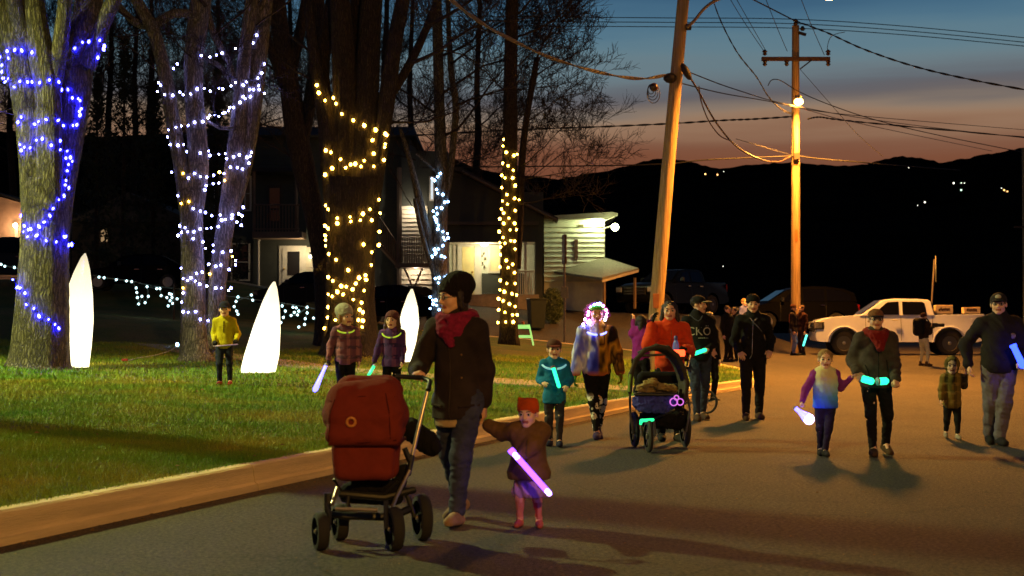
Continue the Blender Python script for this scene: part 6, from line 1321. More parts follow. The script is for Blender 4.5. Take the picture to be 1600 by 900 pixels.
# 3 yellow jacket boy
d = 21.8
w3 = person('boy in yellow fleece jacket and dark cap standing on the lawn', 351, d, 1.30, gzp(351, d), yaw=4, hy=6, kid=1, hands=((335, 533, -.12), (369, 531, -.12)), hp_=('grip', 'grip'), feet=((-.07, 0, 0, 0), (.09, -.02, 0, 0)), gloves=(BLK2, BLK2),
  jacket=cl('fleece_yellow', 190, 176, 20, noise=.1), pants=JEAND, shoes=cl('shoe_red', 120, 30, 24), hat=('cap', cl('cap_navy', 28, 28, 44)), hair=('short', HAIRD), bulk=.028, hem=.44, h=.015, seed=3)
strip(w3, w3.jk, 'zipper', [(0, 1.0), (0, .82)], .005, BLK2)
stick('dim pink and white glow stick held level by the boy in yellow', (334, 541, 21.6), (372, 538, 21.6), .016, mat('dim_stick', srgb(150, 110, 130), .4, emit=(.8, .6, .8), es=.12, noise=0), tipm=None)
# 4, 5 the two girls on the lawn
d = 18.3
w4 = person('girl in grey slouchy hat and plum patterned jacket holding the long violet-white glow stick', 540, d, 1.30, gzp(540, d), yaw=10, hy=40, kid=1, hands=((513, 562, -.05), None), hp_=('grip', 'relaxed'), feet=((-.05, 0, 0, 0), (.05, .03, 0, 0)),
  jacket=plaid('jacket_plum', (120, 74, 92), (156, 100, 112), (88, 62, 84), 50), pants=BLK, hat=('slouch', cl('knit_pale', 168, 164, 150, bscale=400)), hair=('bob', HAIRB), bulk=.03, hem=.43, h=.0135, hood='down', seed=4, gloves=(cl('mitten_navy', 34, 28, 60), None))
ring(w4, 'glow_necklace', 'yellow glow necklace of the girl in the grey hat', G_NECK, .115, .010)
stick('long violet-white glow stick hanging from the hand of the girl in the grey hat', (510, 569, 18.2), (491, 612, 18.1), .030, G_BLW, tipr=.052)
d = 18.7
w5 = person('girl in plum beanie and dark purple plaid jacket holding the green glow stick', 613, d, 1.27, gzp(613, d), yaw=-6, hy=-14, kid=1, hands=((584, 566, -.05), (628, 566, -.1)), hp_=('grip', 'relaxed'),
  jacket=plaid('jacket_purple', (74, 44, 104), (112, 66, 118), (52, 36, 88), 40), pants=BLK, hat=('beanie', cl('knit_plum', 96, 56, 52, bscale=400)), hair=('long', HAIRM), bulk=.028, hem=.42, h=.0135, hood='down', seed=5, gloves=(BLK2, None))
ring(w5, 'glow_necklace', 'yellow glow necklace of the girl in the plum beanie', G_NECK, .13, .010, tilt=.6)
stick('short green glow stick in the hand of the girl in the plum beanie', (585, 571, 18.5), (575, 588, 18.45), .030, G_GRN)
# 6 teal hoodie boy
d = 15.9
w6 = person('boy in teal hoodie and cap walking beside the kerb', 866, d, 1.20, 0, yaw=-4, hy=4, kid=1, hands=((849, 598, -.08), (886, 603, -.1)), hp_=('relaxed', 'relaxed'), feet=((-.05, .04, 0, 0), (.06, -.12, 0, 0)),
  jacket=cl('hoodie_teal', 26, 112, 158, noise=.12), pants=cl('trousers_grey', 52, 50, 58), shoes=cl('shoe_navy', 30, 32, 60), hat=('cap', cl('cap_maroon', 90, 58, 48), cl('cap_peak_red', 110, 40, 34)), hair=('short', HAIRM), bulk=.03, hem=.40, h=.012, hood='down', seed=6, drop=.0)
ring(w6, 'glow_necklace', 'pale cyan and white glow necklace of the boy in the teal hoodie', mat('neck_pale', srgb(150, 200, 205), .4, emit=(.25, .8, .9), es=.4, noise=0), .135, .013, -.015)
stick('teal glow stick hanging down the front of the teal hoodie', (864, 573, 15.66), (874, 606, 15.62), .030, G_TEAL2, flat=.6)
# 7 tie-dye
d = 16.9
w7 = person('woman in tie-dye hoodie, green headband and football-print leggings with glowing hair', 932, d, 1.60, 0, yaw=0, hy=4, hands=((898, 590, -.05), (969, 583, -.08)), hp_=('relaxed', 'relaxed'), feet=((.0, -.12, 0, 0), (.02, .10, .02, 10)), gloves=(cl('glove_green', 60, 120, 40), cl('glove_yellow', 170, 160, 30)),
  jacket=tiedye(), pants=soccer(), shoes=cl('shoe_purple', 52, 40, 90), hair=('bob', HAIRD), bulk=.042, hem=.47, h=.0125, hood='down', seed=7, elb=((-.5, .8, -.1), (.5, .8, -.1)), sleeve=1.15)
s = SDF(.03); 
pts = [(math.cos(a)*.37, .02+math.sin(a)*.43, .80+.03*(-math.sin(a))) for a in np.linspace(0, 2*PI, 17)]
for a, b_ in zip(pts[:-1], pts[1:]): s.cap(a, b_, .075)
s.ell((0, .05, .82), (.37, .42, .22)); w7.headpart('headband', s, cl('headband_green', 90, 190, 40))
s = SDF(.06); rg = np.random.default_rng(3)
for a in np.linspace(-.35, PI+.35, 15):
    c = np.array((.50*math.cos(a), .08, .58+.46*math.sin(a))); s.cap(c, c+[.10*math.cos(a)+rg.normal(0, .04), rg.normal(0, .1), .04], .13, .10)
s.cap((-.5, 0, .3), (-.72, -.1, -.02), .11, .05); s.disp = folds(.06, 14, 5); w7.headpart('wig', s, mat('wig_tulle', srgb(130, 50, 110), .8, emit=(.5, .12, .5), es=.10, noise=.4, nscale=20))
wig_root = thing('led_hair_string', 'string of tiny pink, white and blue lamps in the hair over the green headband', 'string lights', w7.M @ w7.HS @ Vector((0, 0, 1)))
bms = [bulbmesh('bulb', .017, glow('led_pink', (1, .3, .8), 26), 1), bulbmesh('bulb', .017, glow('led_blue', (.15, .35, 1), 60), 1), bulbmesh('bulb', .017, glow('led_white', (.6, .5, 1), 40), 1)]
q = MB(); prev = None
for i, (hx_, hz, k) in enumerate([(-.74, -.05, 2), (-.64, .22, 2), (-.5, .45, 0), (-.46, .62, 0), (-.34, .86, 2), (-.14, 1.0, 1), (.04, 1.05, 1), (.16, 1.07, 1), (.34, .95, 0), (.5, .72, 0), (.56, .5, 2), (.5, .35, 0), (.44, .2, 2), (-.42, .15, 0), (-.5, .05, 2)]):
    p = w7.M @ w7.HS @ Vector((hx_, -.16, hz)); link('bulb', bms[k], wig_root, p-wig_root.location); 
    if prev is not None: q.tube([prev-wig_root.location, p-wig_root.location], .004, 4, 0, False)
    prev = p
q.build('wire', [WIRE], wig_root)
ring(w7, 'glow_necklace', 'pale violet glow necklace of the woman in the tie-dye hoodie', mat('neck_violet', srgb(150, 150, 210), .4, emit=(.22, .26, 1), es=3.2, noise=0), .13, .012, -.01)
# 8 purple
d = 23
w8 = person('woman in purple jacket with raised hands behind the woman in orange', 1001, d, 1.50, gzp(1001, d), yaw=150, hy=170, hands=((990, 500, .1), (1016, 500, .1)), jacket=cl('jacket_purple_plain', 128, 30, 122), pants=BLK, shoes=SHW, hair=('long', HAIRD), bulk=.03, hem=.5, h=.016, seed=8, elb=((-.8, 0, -.8), (.8, 0, -.8)), feet=((-.12, 0, 0, 0), (.06, 0, 0, 0)))
# 9 orange woman
d = 16.6
w9 = person('woman in orange jacket touching her ear while pushing the jogging stroller', 1046, d, 1.64, 0, yaw=4, hy=-6, hands=((1019, 506, -.14), (1070, 545, -.36)), hp_=('relaxed', 'grip'), gloves=(BLK, BLK), feet=((-.09, .05, 0, 0), (.09, -.05, 0, 0)),
  jacket=cl('jacket_orange', 214, 70, 30, noise=.12), pants=BLK, shoes=BLK2, hair=('long', HAIRD), bulk=.045, hem=.49, h=.0125, seed=9, elb=((-.7, -1.5, -1.0), (.5, .7, -.1)), sleeve=1.15, hood='down')
strip(w9, w9.jk, 'zipper', [(0, 1.30), (0, .85)], .004, mat('zip_orange', srgb(150, 50, 24), .4)); strip(w9, w9.jk, 'pocket_seam', [(.07, 1.02), (.13, .95)], .005, cl('black', 18, 17, 18)); strip(w9, w9.jk, 'chest_seam', [(-.16, 1.2), (0, 1.19), (.16, 1.2)], .003, mat('zip_orange', srgb(150, 50, 24), .4))
# 10 hoodie man
d = 20
w10 = person('man in patterned cap and black lettered hoodie looking to the right, teal light in hand', 1092, d, 1.76, 0, yaw=8, hy=64, hands=(None, (1106, 545, -.16)), hp_=('relaxed', 'grip'), feet=((-.06, -.10, 0, 0), (.09, .16, 0, 0)), jacket=cl('hoodie_black', 22, 21, 24, noise=.2), pants=JEAN, shoes=SHB, hair=('short', HAIRD), hat=('cap', cl('cap_black', 26, 24, 26), cl('cap_peak_grey', 120, 108, 88, noise=.5, nscale=60)), bulk=.035, hem=.475, h=.014, hood='down', seed=10, elb=(None, (.9, .5, -.2)), lean=-.01)
PRT = mat('print_white', srgb(176, 170, 160), .7)
text_on(w10, w10.jk, 'CKÖ', -.02, 1.205, .165, PRT, name='letter_print')
q = MB().tube(front(w10.jk, [(-.13, 1.49), (-.09, 1.44), (-.04, 1.405), (.0, 1.43), (.03, 1.48)], .012), .006, 5); q.build('necklace', [mat('silver', srgb(190, 190, 190), .25, .9, noise=0)], w10.root, True)
for i in range(6): strip(w10, w10.jk, 'small_print', [(-.04+.027*i, 1.165), (-.024+.027*i, 1.165)], .006, PRT, n=3)
stick('teal glow stick in the hand of the man in the lettered hoodie', (1084, 553, 19.8), (1104, 546, 19.75), .034, G_TEAL2, flat=.8)
w11 = person('man in dark clothes half hidden behind the man in the lettered hoodie', 1108, 25, 1.60, gzp(1108, 25)-.04, yaw=20, hy=30, jacket=BLK, pants=BLK, hair=('short', HAIRD), h=.02, seed=11, bulk=.02, slim=.7)
# couple in the dark
w12 = person('person in dark coat standing left in the dark pair behind the lettered-hoodie man', 1136, 41, 1.62, gzp(1136, 41), yaw=40, hy=50, jacket=BLK, pants=BLK, hair=('short', HAIRM), h=.022, seed=12, bulk=.03)
w13 = person('person in dark coat standing right in the dark pair, turned to the other', 1147, 41.6, 1.58, gzp(1147, 41.6), yaw=-40, hy=-40, jacket=BLK2, pants=BLK, hair=('short', HAIRM), h=.022, seed=13, bulk=.03)
# 14 adult carrying blond child
w15 = person('adult in dark clothes carrying a blond child, hidden behind the man in black', 1178, 36, 1.72, gzp(1178, 36), yaw=-10, hands=((1168, 478, -.1), (1172, 484, -.15)), jacket=BLK, pants=BLK, hair=('short', HAIRD), h=.022, seed=15, bulk=.02)
w14 = person('small blond child in pale blue jacket carried high beside the man in black', 1163, 35.6, .95, at(1163, 465, 35.6).z-.97, yaw=30, hy=30, kid=2, jacket=cl('jacket_paleblue', 110, 116, 190), pants=BLK, hair=('short', HAIRB), h=.018, seed=14, bulk=.02, feet=((-.06, -.22, .22, -20), (.1, -.22, .22, -20)))
# 16 man in black
d = 20.2
w16 = person('man in black zipped jacket and black trousers walking with hands in pockets', 1176, d, 1.78, 0, yaw=-2, hy=-4, hp=8, hands=((1156, 550, -.12), (1203, 548, -.12)), feet=((-.12, -.16, .0, 4), (.10, .12, 0, 0)), jacket=cl('jacket_black', 20, 18, 18, noise=.3), pants=cl('trousers_black', 26, 23, 22, noise=.2), shoes=SHB, hair=('short', HAIRD), hat=('beanie', cl('knit_black', 16, 14, 14)), bulk=.035, hem=.475, h=.0135, seed=16, hood='down', pbulk=.003, elb=((-.5, .8, 0), (.5, .8, 0)))
SIL = mat('silver', srgb(190, 190, 190), .25, .9, noise=0)
strip(w16, w16.jk, 'zipper', [(-.01, 1.42), (-.02, 1.2), (-.03, .92)], .005, SIL); strip(w16, w16.jk, 'zip_pull', [(-.03, .93), (-.06, .87)], .007, SIL, n=4); strip(w16, w16.jk, 'collar_edge', [(-.01, 1.39), (.05, 1.33), (.12, 1.25)], .005, SIL, n=8); strip(w16, w16.jk, 'collar_edge', [(-.01, 1.39), (-.05, 1.45)], .005, SIL, n=6); strip(w16, w16.jk, 'collar_edge', [(-.01, 1.39), (.05, 1.45)], .005, SIL, n=6)
# 17, 18 two people at the junction
w17 = person('man in orange safety vest and jeans standing left of the pair by the straight pole', 1239, 48, 1.74, gzp(1239, 48), yaw=70, hy=80, jacket=cl('jacket_dark_warm', 40, 28, 24), pants=cl('denim_pale', 110, 120, 170, noise=.4, nscale=5), hair=('short', HAIRD), hat=('beanie', cl('knit_brown', 70, 36, 26)), h=.02, seed=17, bulk=.03)
s = SDF(.03); s.cap(w17.chs+Vector((0, 0, .05)), (0, 0, 1.0), .165, .16, .8); s.cut((0, 0, -1), -1.0); s.cut((0, -1, 0), .02); v, f = s.net(.022); link('safety_vest', mkmesh('safety_vest', v, f, [cl('vest_orange', 210, 90, 20)]), w17.root)
w18 = person('person in dark clothes holding the long teal glow stick by the straight pole', 1253, 48.6, 1.72, gzp(1253, 48.6), yaw=-60, hy=-70, jacket=cl('jacket_maroon', 54, 24, 22), pants=cl('trousers_maroon', 48, 26, 34), hair=('short', HAIRM), h=.02, seed=18, bulk=.03)
stick('long teal glow stick of the person by the straight pole', (1261, 522, 48), (1255, 541, 48), .055, glow('teal_far', (.1, 1, .75), 2.2), tipr=.05)
# 19 toddler in vest
d = 14.75
w19 = person('small child in blue gradient vest with purple sleeves holding a violet flashlight', 1289, d, 1.11, 0, yaw=-4, hy=-8, kid=1, hands=((1253, 628, -.08), (1331, 590, .02)), hp_=('grip', 'relaxed'), feet=((-.04, .10, .0, 4), (-.02, -.08, 0, 0)), jacket=cl('sleeve_purple', 136, 50, 140), pants=cl('navy_leggings', 34, 24, 48), shoes=BLK2, hair=('short', HAIRB), bulk=.022, hem=.46, h=.0115, seed=19, elb=((-.9, .3, -.2), (.5, .5, -.8)))
s = SDF(.03); s.cap(w19.chs+Vector((0, 0, .045)), (0, 0, .74), .135, .128, .78); s.cap((0, 0, .74), (0, 0, .50), .128, .135, .8); s.cut((0, 0, -1), -.50); s.cap(w19.nek+Vector((0, 0, .01)), w19.nek-Vector((0, 0, .03)), .062); 
_q = folds(.006, 14, 3); s.disp = lambda P: _q(P)+.006*np.abs(np.sin(P[:, 2]*42)); v, f = s.net(.011); link('vest', mkmesh('vest', v, f, [vest()]), w19.root)
stick('violet flashlight toy pointing down from the hand of the child in the vest', (1242, 637, 14.6), (1264, 655, 14.5), .022, G_BLW, 'flashlight', 'flashlight', 1.0, tipr=.055, tipm=glow('vio_core', (.6, .5, 1), 7))
# 20 grandmother
d = 14.85
w20 = person('woman in peaked cap, red scarf and grey parka holding the green lights', 1368, d, 1.53, 0, yaw=-2, hy=-4, hands=((1340, 582, -.06), (1400, 594, -.22)), hp_=('relaxed', 'grip'), feet=((-.06, -.12, 0, 0), (.13, .14, .03, 14)), jacket=cl('parka_grey', 66, 58, 54, noise=.3), pants=cl('leggings_black', 18, 15, 17), shoes=SHB, hair=('short', HAIRM), hat=('cap', cl('cap_tan', 126, 84, 54, noise=.5, nscale=50), cl('cap_peak_dark', 36, 26, 26)), bulk=.05, hem=.46, h=.012, seed=20, elb=((-.3, .9, -.2), (.35, .9, -.1)), sleeve=1.05, hood='down', glasses=True)
s = SDF(.025); nk = w20.nek; pts = [(math.cos(a)*.10, -.01+math.sin(a)*.10, nk.z+.03+.02*math.sin(a)) for a in np.linspace(0, 2*PI, 13)]
for a, b_ in zip(pts[:-1], pts[1:]): s.cap(a, b_, .04)
s.cap((-.05, -.12, nk.z), (.01, -.18, nk.z-.13), .045, .035); s.cap((.06, -.12, nk.z), (.01, -.18, nk.z-.13), .045, .035); s.disp = folds(.012, 30, 3); v, f = s.net(.012); link('scarf', mkmesh('scarf', v, f, [cl('scarf_red', 120, 26, 26)]), w20.root)
strip(w20, w20.jk, 'zipper', [(0, 1.15), (0, .75)], .005, BLK2); strip(w20, w20.jk, 'pocket_edge', [(-.13, .95), (-.09, .84)], .006, BLK2, n=5); strip(w20, w20.jk, 'pocket_edge', [(.09, 1.0), (.10, .88)], .006, BLK2, n=5)
stick('left one of the two green lights held by the woman in the grey parka', (1345, 591, 14.52), (1366, 597, 14.48), .036, G_TEAL2, flat=1)
stick('right one of the two green lights held by the woman in the grey parka', (1372, 596, 14.48), (1388, 595, 14.5), .038, G_TEAL2, flat=1)
# 21 photographer
d = 40.5
w21 = person('photographer in dark jacket and pale trousers in front of the white pickup truck', 1443, d, 1.52, gzp(1443, d), yaw=120, hy=110, hands=((1456, 511, .0), (1460, 510, .1)), hp_=('grip', 'grip'), jacket=cl('jacket_dark_warm', 40, 28, 24), pants=cl('trousers_white', 190, 180, 160), shoes=SHB, hair=('short', HAIRD), hat=('beanie', cl('knit_brown', 70, 36, 26)), h=.019, seed=21, bulk=.035, hem=.5, feet=((-.12, 0, 0, 0), (.12, 0, 0, 0)))
c = w21.M @ Vector((0, .17, 1.12)); r_ = thing('backpack', 'dark backpack on the photographer', 'backpack', c, w21.root.rotation_euler.z); s = SDF(.05); s.cap((-.06, .03, -.14), (-.06, .03, .14), .12); s.cap((.06, .03, -.14), (.06, .03, .14), .12); s.cap((0, .12, -.12), (0, .12, 0), .07); v, f = s.net(.02); link('bag', mkmesh('bag', v, f, [BLK]), r_)
for sx in (-1, 1): MB().tube([(sx*.11, -.02, .2), (sx*.12, -.17, .24), (sx*.12, -.33, .1), (sx*.12, -.3, -.1)], .018, 5).build('strap', [BLK2], r_, True)
c = at(1462, 508, 40.3); r_ = thing('camera', 'dark camera with long lens held up by the photographer', 'camera', c); MB().box(-.10, .04, -.06, .06, -.06, .06, b=.01).build('camera_body', [TRIMB], r_); MB().lathe([(.045, 0), (.045, .1), (.05, .12), (.05, .2), (.04, .2)], 14, Matrix.Translation((.04, 0, 0)) @ Matrix.Rotation(PI/2, 4, 'Y')).build('lens', [TRIMB], r_, True)
# 22 toddler with hood
d = 16.9
w22 = person('small child in hooded olive plaid coat holding hands with the man in the dark cap', 1487, d, .98, 0, yaw=-8, hy=-16, kid=2, hands=((1470, 625, -.04), (1509, 586, .05)), feet=((-.06, .10, .02, 8), (.05, -.06, 0, 0)), jacket=plaid('coat_olive', (112, 96, 44), (84, 72, 34), (134, 112, 60), 60), pants=BLK, shoes=SHW, hair=('short', HAIRB), bulk=.026, hem=.37, hood='up', h=.0115, seed=22, elb=(None, (.4, .5, -.9)), coatflare=.006)
# 23 man in dark cap
d = 16.1
w23 = person('big man in dark cap, glasses, dark jacket and grey trousers at the right edge', 1560, d, 1.72, 0, yaw=-6, hy=-22, hands=((1513, 572, .05), (1597, 566, -.2)), hp_=('relaxed', 'grip'), feet=((-.08, .14, .02, 8), (-.02, -.10, 0, 0)), jacket=cl('jacket_navy', 34, 30, 32, noise=.25), pants=GRY, shoes=BLK2, hair=('short', HAIRD), hat=('cap', cl('cap_charcoal', 40, 38, 40)), bulk=.055, hem=.475, h=.0125, seed=23, glasses=True, pbulk=.012, slim=1.08, elb=((-.8, .4, -.2), (.9, .5, -.3)), hood='down')
q = MB().ball((0, 0, 0), (.035, .01, .028), 10); link('cap_badge', mkmesh('cap_badge', xf(np.concatenate(q.V), w23.HS @ Matrix.Translation((0, -.36, .84)) @ Matrix.Scale(1/w23.hh, 4)), q.F, [PRT]), w23.root)
q = MB().ball(tuple(front(w23.jk, [(.13, 1.24)])[0]), (.035, .008, .035), 10); q.build('chest_badge', [mat('badge', srgb(120, 110, 100), .7, noise=.5, nscale=60)], w23.root, True)
stick('blue glow stick in the hand of the man in the dark cap', (1583, 540, 15.75), (1600, 575, 15.75), .034, G_BLU, flat=1, tipr=.04, grip=G_BLU)

# ------------------------------------------------------------------ red stroller
RC = cl('stroller_red', 122, 44, 32, noise=.10, bscale=700); ALU = mat('aluminium', srgb(190, 180, 165), .3, .85, noise=.05); PLB = mat('plastic_black', (.012, .012, .013), .45, noise=0)
d0 = 8.95; c0 = at(590, 500, d0); r_ = thing('stroller', 'red bassinet stroller with silver frame and black wheels pushed by the woman in front', 'stroller', (c0.x, d0, 0), 0); O = Vector((c0.x, d0, 0))
px = lambda x, y, d=d0: at(x, y, d)-O
s = SDF(.05); a = px(513, 745); b_ = px(632, 590); Wc = (b_.x-a.x)/2; cx = (a.x+b_.x)/2; zt = b_.z; zb = px(570, 692).z
# hood: rounded box with a sloping top
s.cap((cx-Wc+.11, -.05, zt-.14), (cx+Wc-.13, -.05, zt-.12), .115, .125); s.cap((cx-Wc+.13, .15, zt-.10), (cx+Wc-.13, .17, zt-.10), .11, .11); s.cap((cx-Wc+.07, -.12, zb+.06), (cx+Wc-.07, -.12, zb+.06), .075, .075); s.cap((cx-Wc+.085, -.11, zb+.18), (cx+Wc-.085, -.11, zb+.18), .085, .085); s.cap((cx-Wc+.08, .16, zb+.08), (cx+Wc-.08, .16, zb+.08), .075)
s.cap((cx-Wc+.09, 0, zb+.18), (cx+Wc-.1, 0, zb+.18), .13); s.cut((0, 0, -1), -zb); s.disp = folds(.004, 10, 6); v, f = s.net(.011); link('hood', mkmesh('hood', v, f, [RC]), r_)
HD = s
s = SDF(.04); zb2 = px(570, 748, d0).z; X0 = px(521, 700).x; X1 = px(622, 700).x
for zz in np.linspace(zb2+.05, zb-.03, 3): k_ = .015*(zb-zz)/.2; s.cap((X0+.05+k_, -.07, zz), (X1-.06-k_, -.07, zz), .055); s.cap((X0+.06+k_, .25, zz), (X1-.06-k_, .25, zz), .055); s.cap((X0+.06+k_, .05, zz), (X1-.06-k_, .1, zz), .07)
s.disp = folds(.003, 12, 7); v, f = s.net(.011); link('bassinet', mkmesh('bassinet', v, f, [RC]), r_)
MB().tube([(X0-.012, -.155, zb+.005), (X1+.02, -.155, zb+.005), (X1+.025, .25, zb+.01)], .011, 8).build('hood_rim', [cl('stroller_dark_red', 80, 22, 18)], r_, True)
q = MB(); bc = px(554, 656)
q.tube(front(HD, [(bc.x+.026*math.cos(t_), bc.z+.026*math.sin(t_)) for t_ in np.linspace(0, 2*PI, 25)], .006), .009, 6, 0, False); q.build('round_badge', [mat('badge_gold', srgb(200, 130, 60), .5, noise=0)], r_, True)
q = MB(); q.tube(front(HD, [(px(516, 610+5).x+.02, px(516, 625).z), (px(570, 612).x, px(570, 617).z), (px(628, 600).x-.03, px(628, 618).z)], .001), .0035, 5); q.build('hood_seam', [cl('stroller_dark_red', 80, 22, 18)], r_, True)
wheels = [((502, 853, 8.72), .118), ((532, 840, 9.12), .118), ((617, 857, 8.70), .135), ((660, 846, 9.1), .150)]
def swheel(root, c, r, w, yaw, m=PLB, spokes=6, hub=ALU):
    o = bpy.data.objects.new('wheel', None); COL.objects.link(o); o.parent = root; M = Matrix.Translation(c) @ Matrix.Rotation(yaw, 4, 'Z') @ Matrix.Rotation(PI/2, 4, 'Y')
    MB().lathe([(.72*r, -w/2), (.92*r, -w*.45), (r, -w*.2), (r, w*.2), (.92*r, w*.45), (.72*r, w/2), (.66*r, 0)], 26, M, 0, False).build('tyre', [TYRE], o, True)
    q = MB().lathe([(.2*r, -w*.4), (.2*r, w*.4)], 12, M); 
    for i in range(spokes): q.box(.15*r, .74*r, -.07*r, .07*r, -w*.12, w*.12, M=M @ Matrix.Rotation(2*PI*i/spokes, 4, 'Z'))
    q.build('rim', [m], o, True); MB().lathe([(.10*r, -w*.55), (.10*r, w*.55)], 10, M).build('hub', [hub], o, True); return o
WC = []
for (x, y, dd), rr in wheels:
    p = at(x, 500, dd); c = Vector((p.x-O.x, dd-O.y, rr)); WC.append(c); swheel(r_, c, rr, .075, .35, hub=ALU)
for c in WC[:2]: MB().tube([c+Vector((.05, 0, 0)), c+Vector((.055, .01, .10)), c+Vector((.03, .02, .17))], .014, 8).build('fork', [PLB], r_, True)
for fk in ([WC[2]+Vector((-.05, 0, .0)), WC[2]+Vector((-.055, .02, .17))], [WC[3]+Vector((-.05, 0, 0)), WC[3]+Vector((-.10, 0, .15))]): MB().tube(fk, .016, 8).build('rear_fork', [PLB], r_, True)
MB().tube([px(524, 795, 8.78), px(590, 797, 8.78)], .013, 8).build('cross_bar', [ALU], r_, True)
q = MB(); q.tube([px(512, 770, 8.9), px(512, 802, 8.9), px(540, 806, 8.9), px(612, 808, 8.95), px(640, 795, 9.05)], .026, 8); q.tube([px(532, 772, 9.0), px(600, 778, 9.0), px(648, 765, 9.1)], .022, 8); q.tube([px(540, 806, 8.92), px(545, 772, 9.0)], .014, 8); q.build('lower_frame', [PLB], r_, True)
MB().tube([px(519, 788, 8.82), px(527, 762, 8.95)], .013, 8).build('silver_strut', [ALU], r_, True)
MB().tube([px(668, 612, 9.25), px(655, 665, 9.2), px(644, 712, 9.12)], .0135, 10).build('upper_handlebar', [ALU], r_, True)
MB().tube([px(644, 712, 9.12), px(638, 742, 9.06)], .018, 10).build('joint_sleeve', [PLB], r_, True); MB().tube([px(640, 735, 9.06), px(620, 775, 8.98), px(612, 795, 8.9)], .013, 10).build('lower_handlebar', [ALU], r_, True)
MB().tube([px(669, 610, 9.26), px(672, 596, 9.4), px(660, 590, 9.46), px(618, 588, 9.46)], .017, 10).build('handle_grip', [PLB], r_, True)
s = SDF(.04); s.cap(px(640, 670, 9.3), px(668, 690, 9.35), .075, .07); s.cap(px(664, 690, 9.35), px(676, 698, 9.3), .07, .06); s.disp = folds(.012, 18, 3); v, f = s.net(.012); link('black_foot_muff', mkmesh('black_foot_muff', v, f, [BLK]), r_)
s = SDF(.04); s.cap(px(545, 770, 9.1), px(612, 772, 9.1), .068, .072); s.cap(px(560, 760, 9.05), px(600, 760, 9.05), .06); s.cap(px(630, 735, 9.15), px(618, 775, 9.1), .045); s.disp = folds(.01, 20, 5); v, f = s.net(.012); link('underbasket', mkmesh('underbasket', v, f, [BLK]), r_)
q = MB(); q.tube([px(521, 748, 8.95), px(534, 768, 9.0), px(600, 772, 9.0), px(622, 752, 9.0)], .009, 6); q.tube([px(632, 700, 9.1), px(640, 720, 9.1)], .02, 6); q.build('seat_frame', [PLB], r_, True)

MB().tube(front(HD, [(px(515, 686).x+.012, px(515, 684).z), (px(570, 690).x, px(570, 688).z), (px(628, 686).x-.02, px(628, 684).z)], .002), .005, 5).build('hood_piping', [cl('stroller_dark_red', 80, 22, 18)], r_, True)
MB().tube(front(HD, [(px(606, 606).x, px(606, 612).z), (px(612, 640).x, px(612, 640).z), (px(614, 682).x, px(614, 682).z)], .001), .004, 5).build('hood_side_seam', [cl('stroller_dark_red', 80, 22, 18)], r_, True)
MB().tube(front(HD, [(px(528, 606).x, px(528, 622).z), (px(522, 640).x, px(522, 640).z), (px(520, 682).x, px(520, 682).z)], .001), .004, 5).build('hood_side_seam', [cl('stroller_dark_red', 80, 22, 18)], r_, True)

# ------------------------------------------------------------------ jogging stroller
d0 = 15.6; c0 = at(1030, 500, d0); r_ = thing('jogging_stroller', 'three-wheeled jogging stroller with arched grey hood and blue bundle pushed by the woman in orange', 'stroller', (c0.x, d0, 0)); O = Vector((c0.x, d0, 0)); px = lambda x, y, d=d0: at(x, y, d)-O
def jw(x, dd, r): p = at(x, 500, dd); swheel(r_, Vector((p.x-O.x, dd-O.y, r)), r, .05, .12, mat('rim_steel', srgb(120, 110, 100), .4, .7, noise=0), 10, ALU)
jw(1013, 15.15, .175); jw(991, 15.75, .20); jw(1070, 15.8, .215)
MG = cl('hood_grey', 66, 60, 52, noise=.2); GT = mat('green_trim', srgb(110, 150, 30), .6, emit=(.25, .5, .05), es=.08, noise=0)
arcp = [(984, 612), (986, 585), (994, 562), (1008, 547), (1026, 541), (1044, 544), (1058, 556), (1068, 575), (1074, 600), (1070, 625)]
s = SDF(.02); P = [px(x, y, 15.45) for x, y in arcp]
for a, b_ in zip(P[:-1], P[1:]): s.cap(a, b_, .026)
for a, b_, k in [(P[i], P[i+1], i) for i in range(3, 9)]: 
    for j in range(1, 6): s.cap(a+Vector((-.01*j, .045*j, -.006*j)), b_+Vector((-.01*j, .045*j, -.006*j)), .018, k=.03)
v, f = s.net(.012); link('hood_arch', mkmesh('hood_arch', v, f, [MG]), r_)
MB().tube([px(983, 612, 15.42), px(983, 600, 15.42), px(985, 585, 15.42)], .012, 6).build('green_edge', [GT], r_, True)
s = SDF(.03); s.cap(px(1000, 608, 15.6), px(1052, 608, 15.6), .05); s.cap(px(1010, 600, 15.55), px(1022, 596, 15.5), .045, .04); s.cap(px(1030, 604, 15.5), px(1048, 606, 15.5), .04); s.disp = folds(.02, 22, 4); v, f = s.net(.012); link('cream_blanket', mkmesh('cream_blanket', v, f, [cl('blanket_cream', 150, 128, 80, noise=.3)]), r_)
MB().box(px(988, 615).x, px(1056, 615).x, -.26, -.16, px(1020, 617).z, px(1020, 612).z, b=.01).build('tray_bar', [PLB], r_)
s = SDF(.04); s.cap(px(1000, 628, 15.4), px(1046, 628, 15.4), .085, .08); s.cap(px(1005, 636, 15.35), px(1038, 637, 15.35), .06); s.disp = folds(.022, 20, 12); v, f = s.net(.012); link('blue_bundle', mkmesh('blue_bundle', v, f, [cl('bundle_blue', 62, 66, 160, noise=.2)]), r_)
s = SDF(.04); s.cap(px(1012, 655, 15.7), px(1056, 655, 15.7), .10, .11); s.cap(px(1050, 620, 15.8), px(1058, 660, 15.8), .09); s.disp = folds(.02, 20, 2); v, f = s.net(.014); link('basket', mkmesh('basket', v, f, [BLK]), r_)
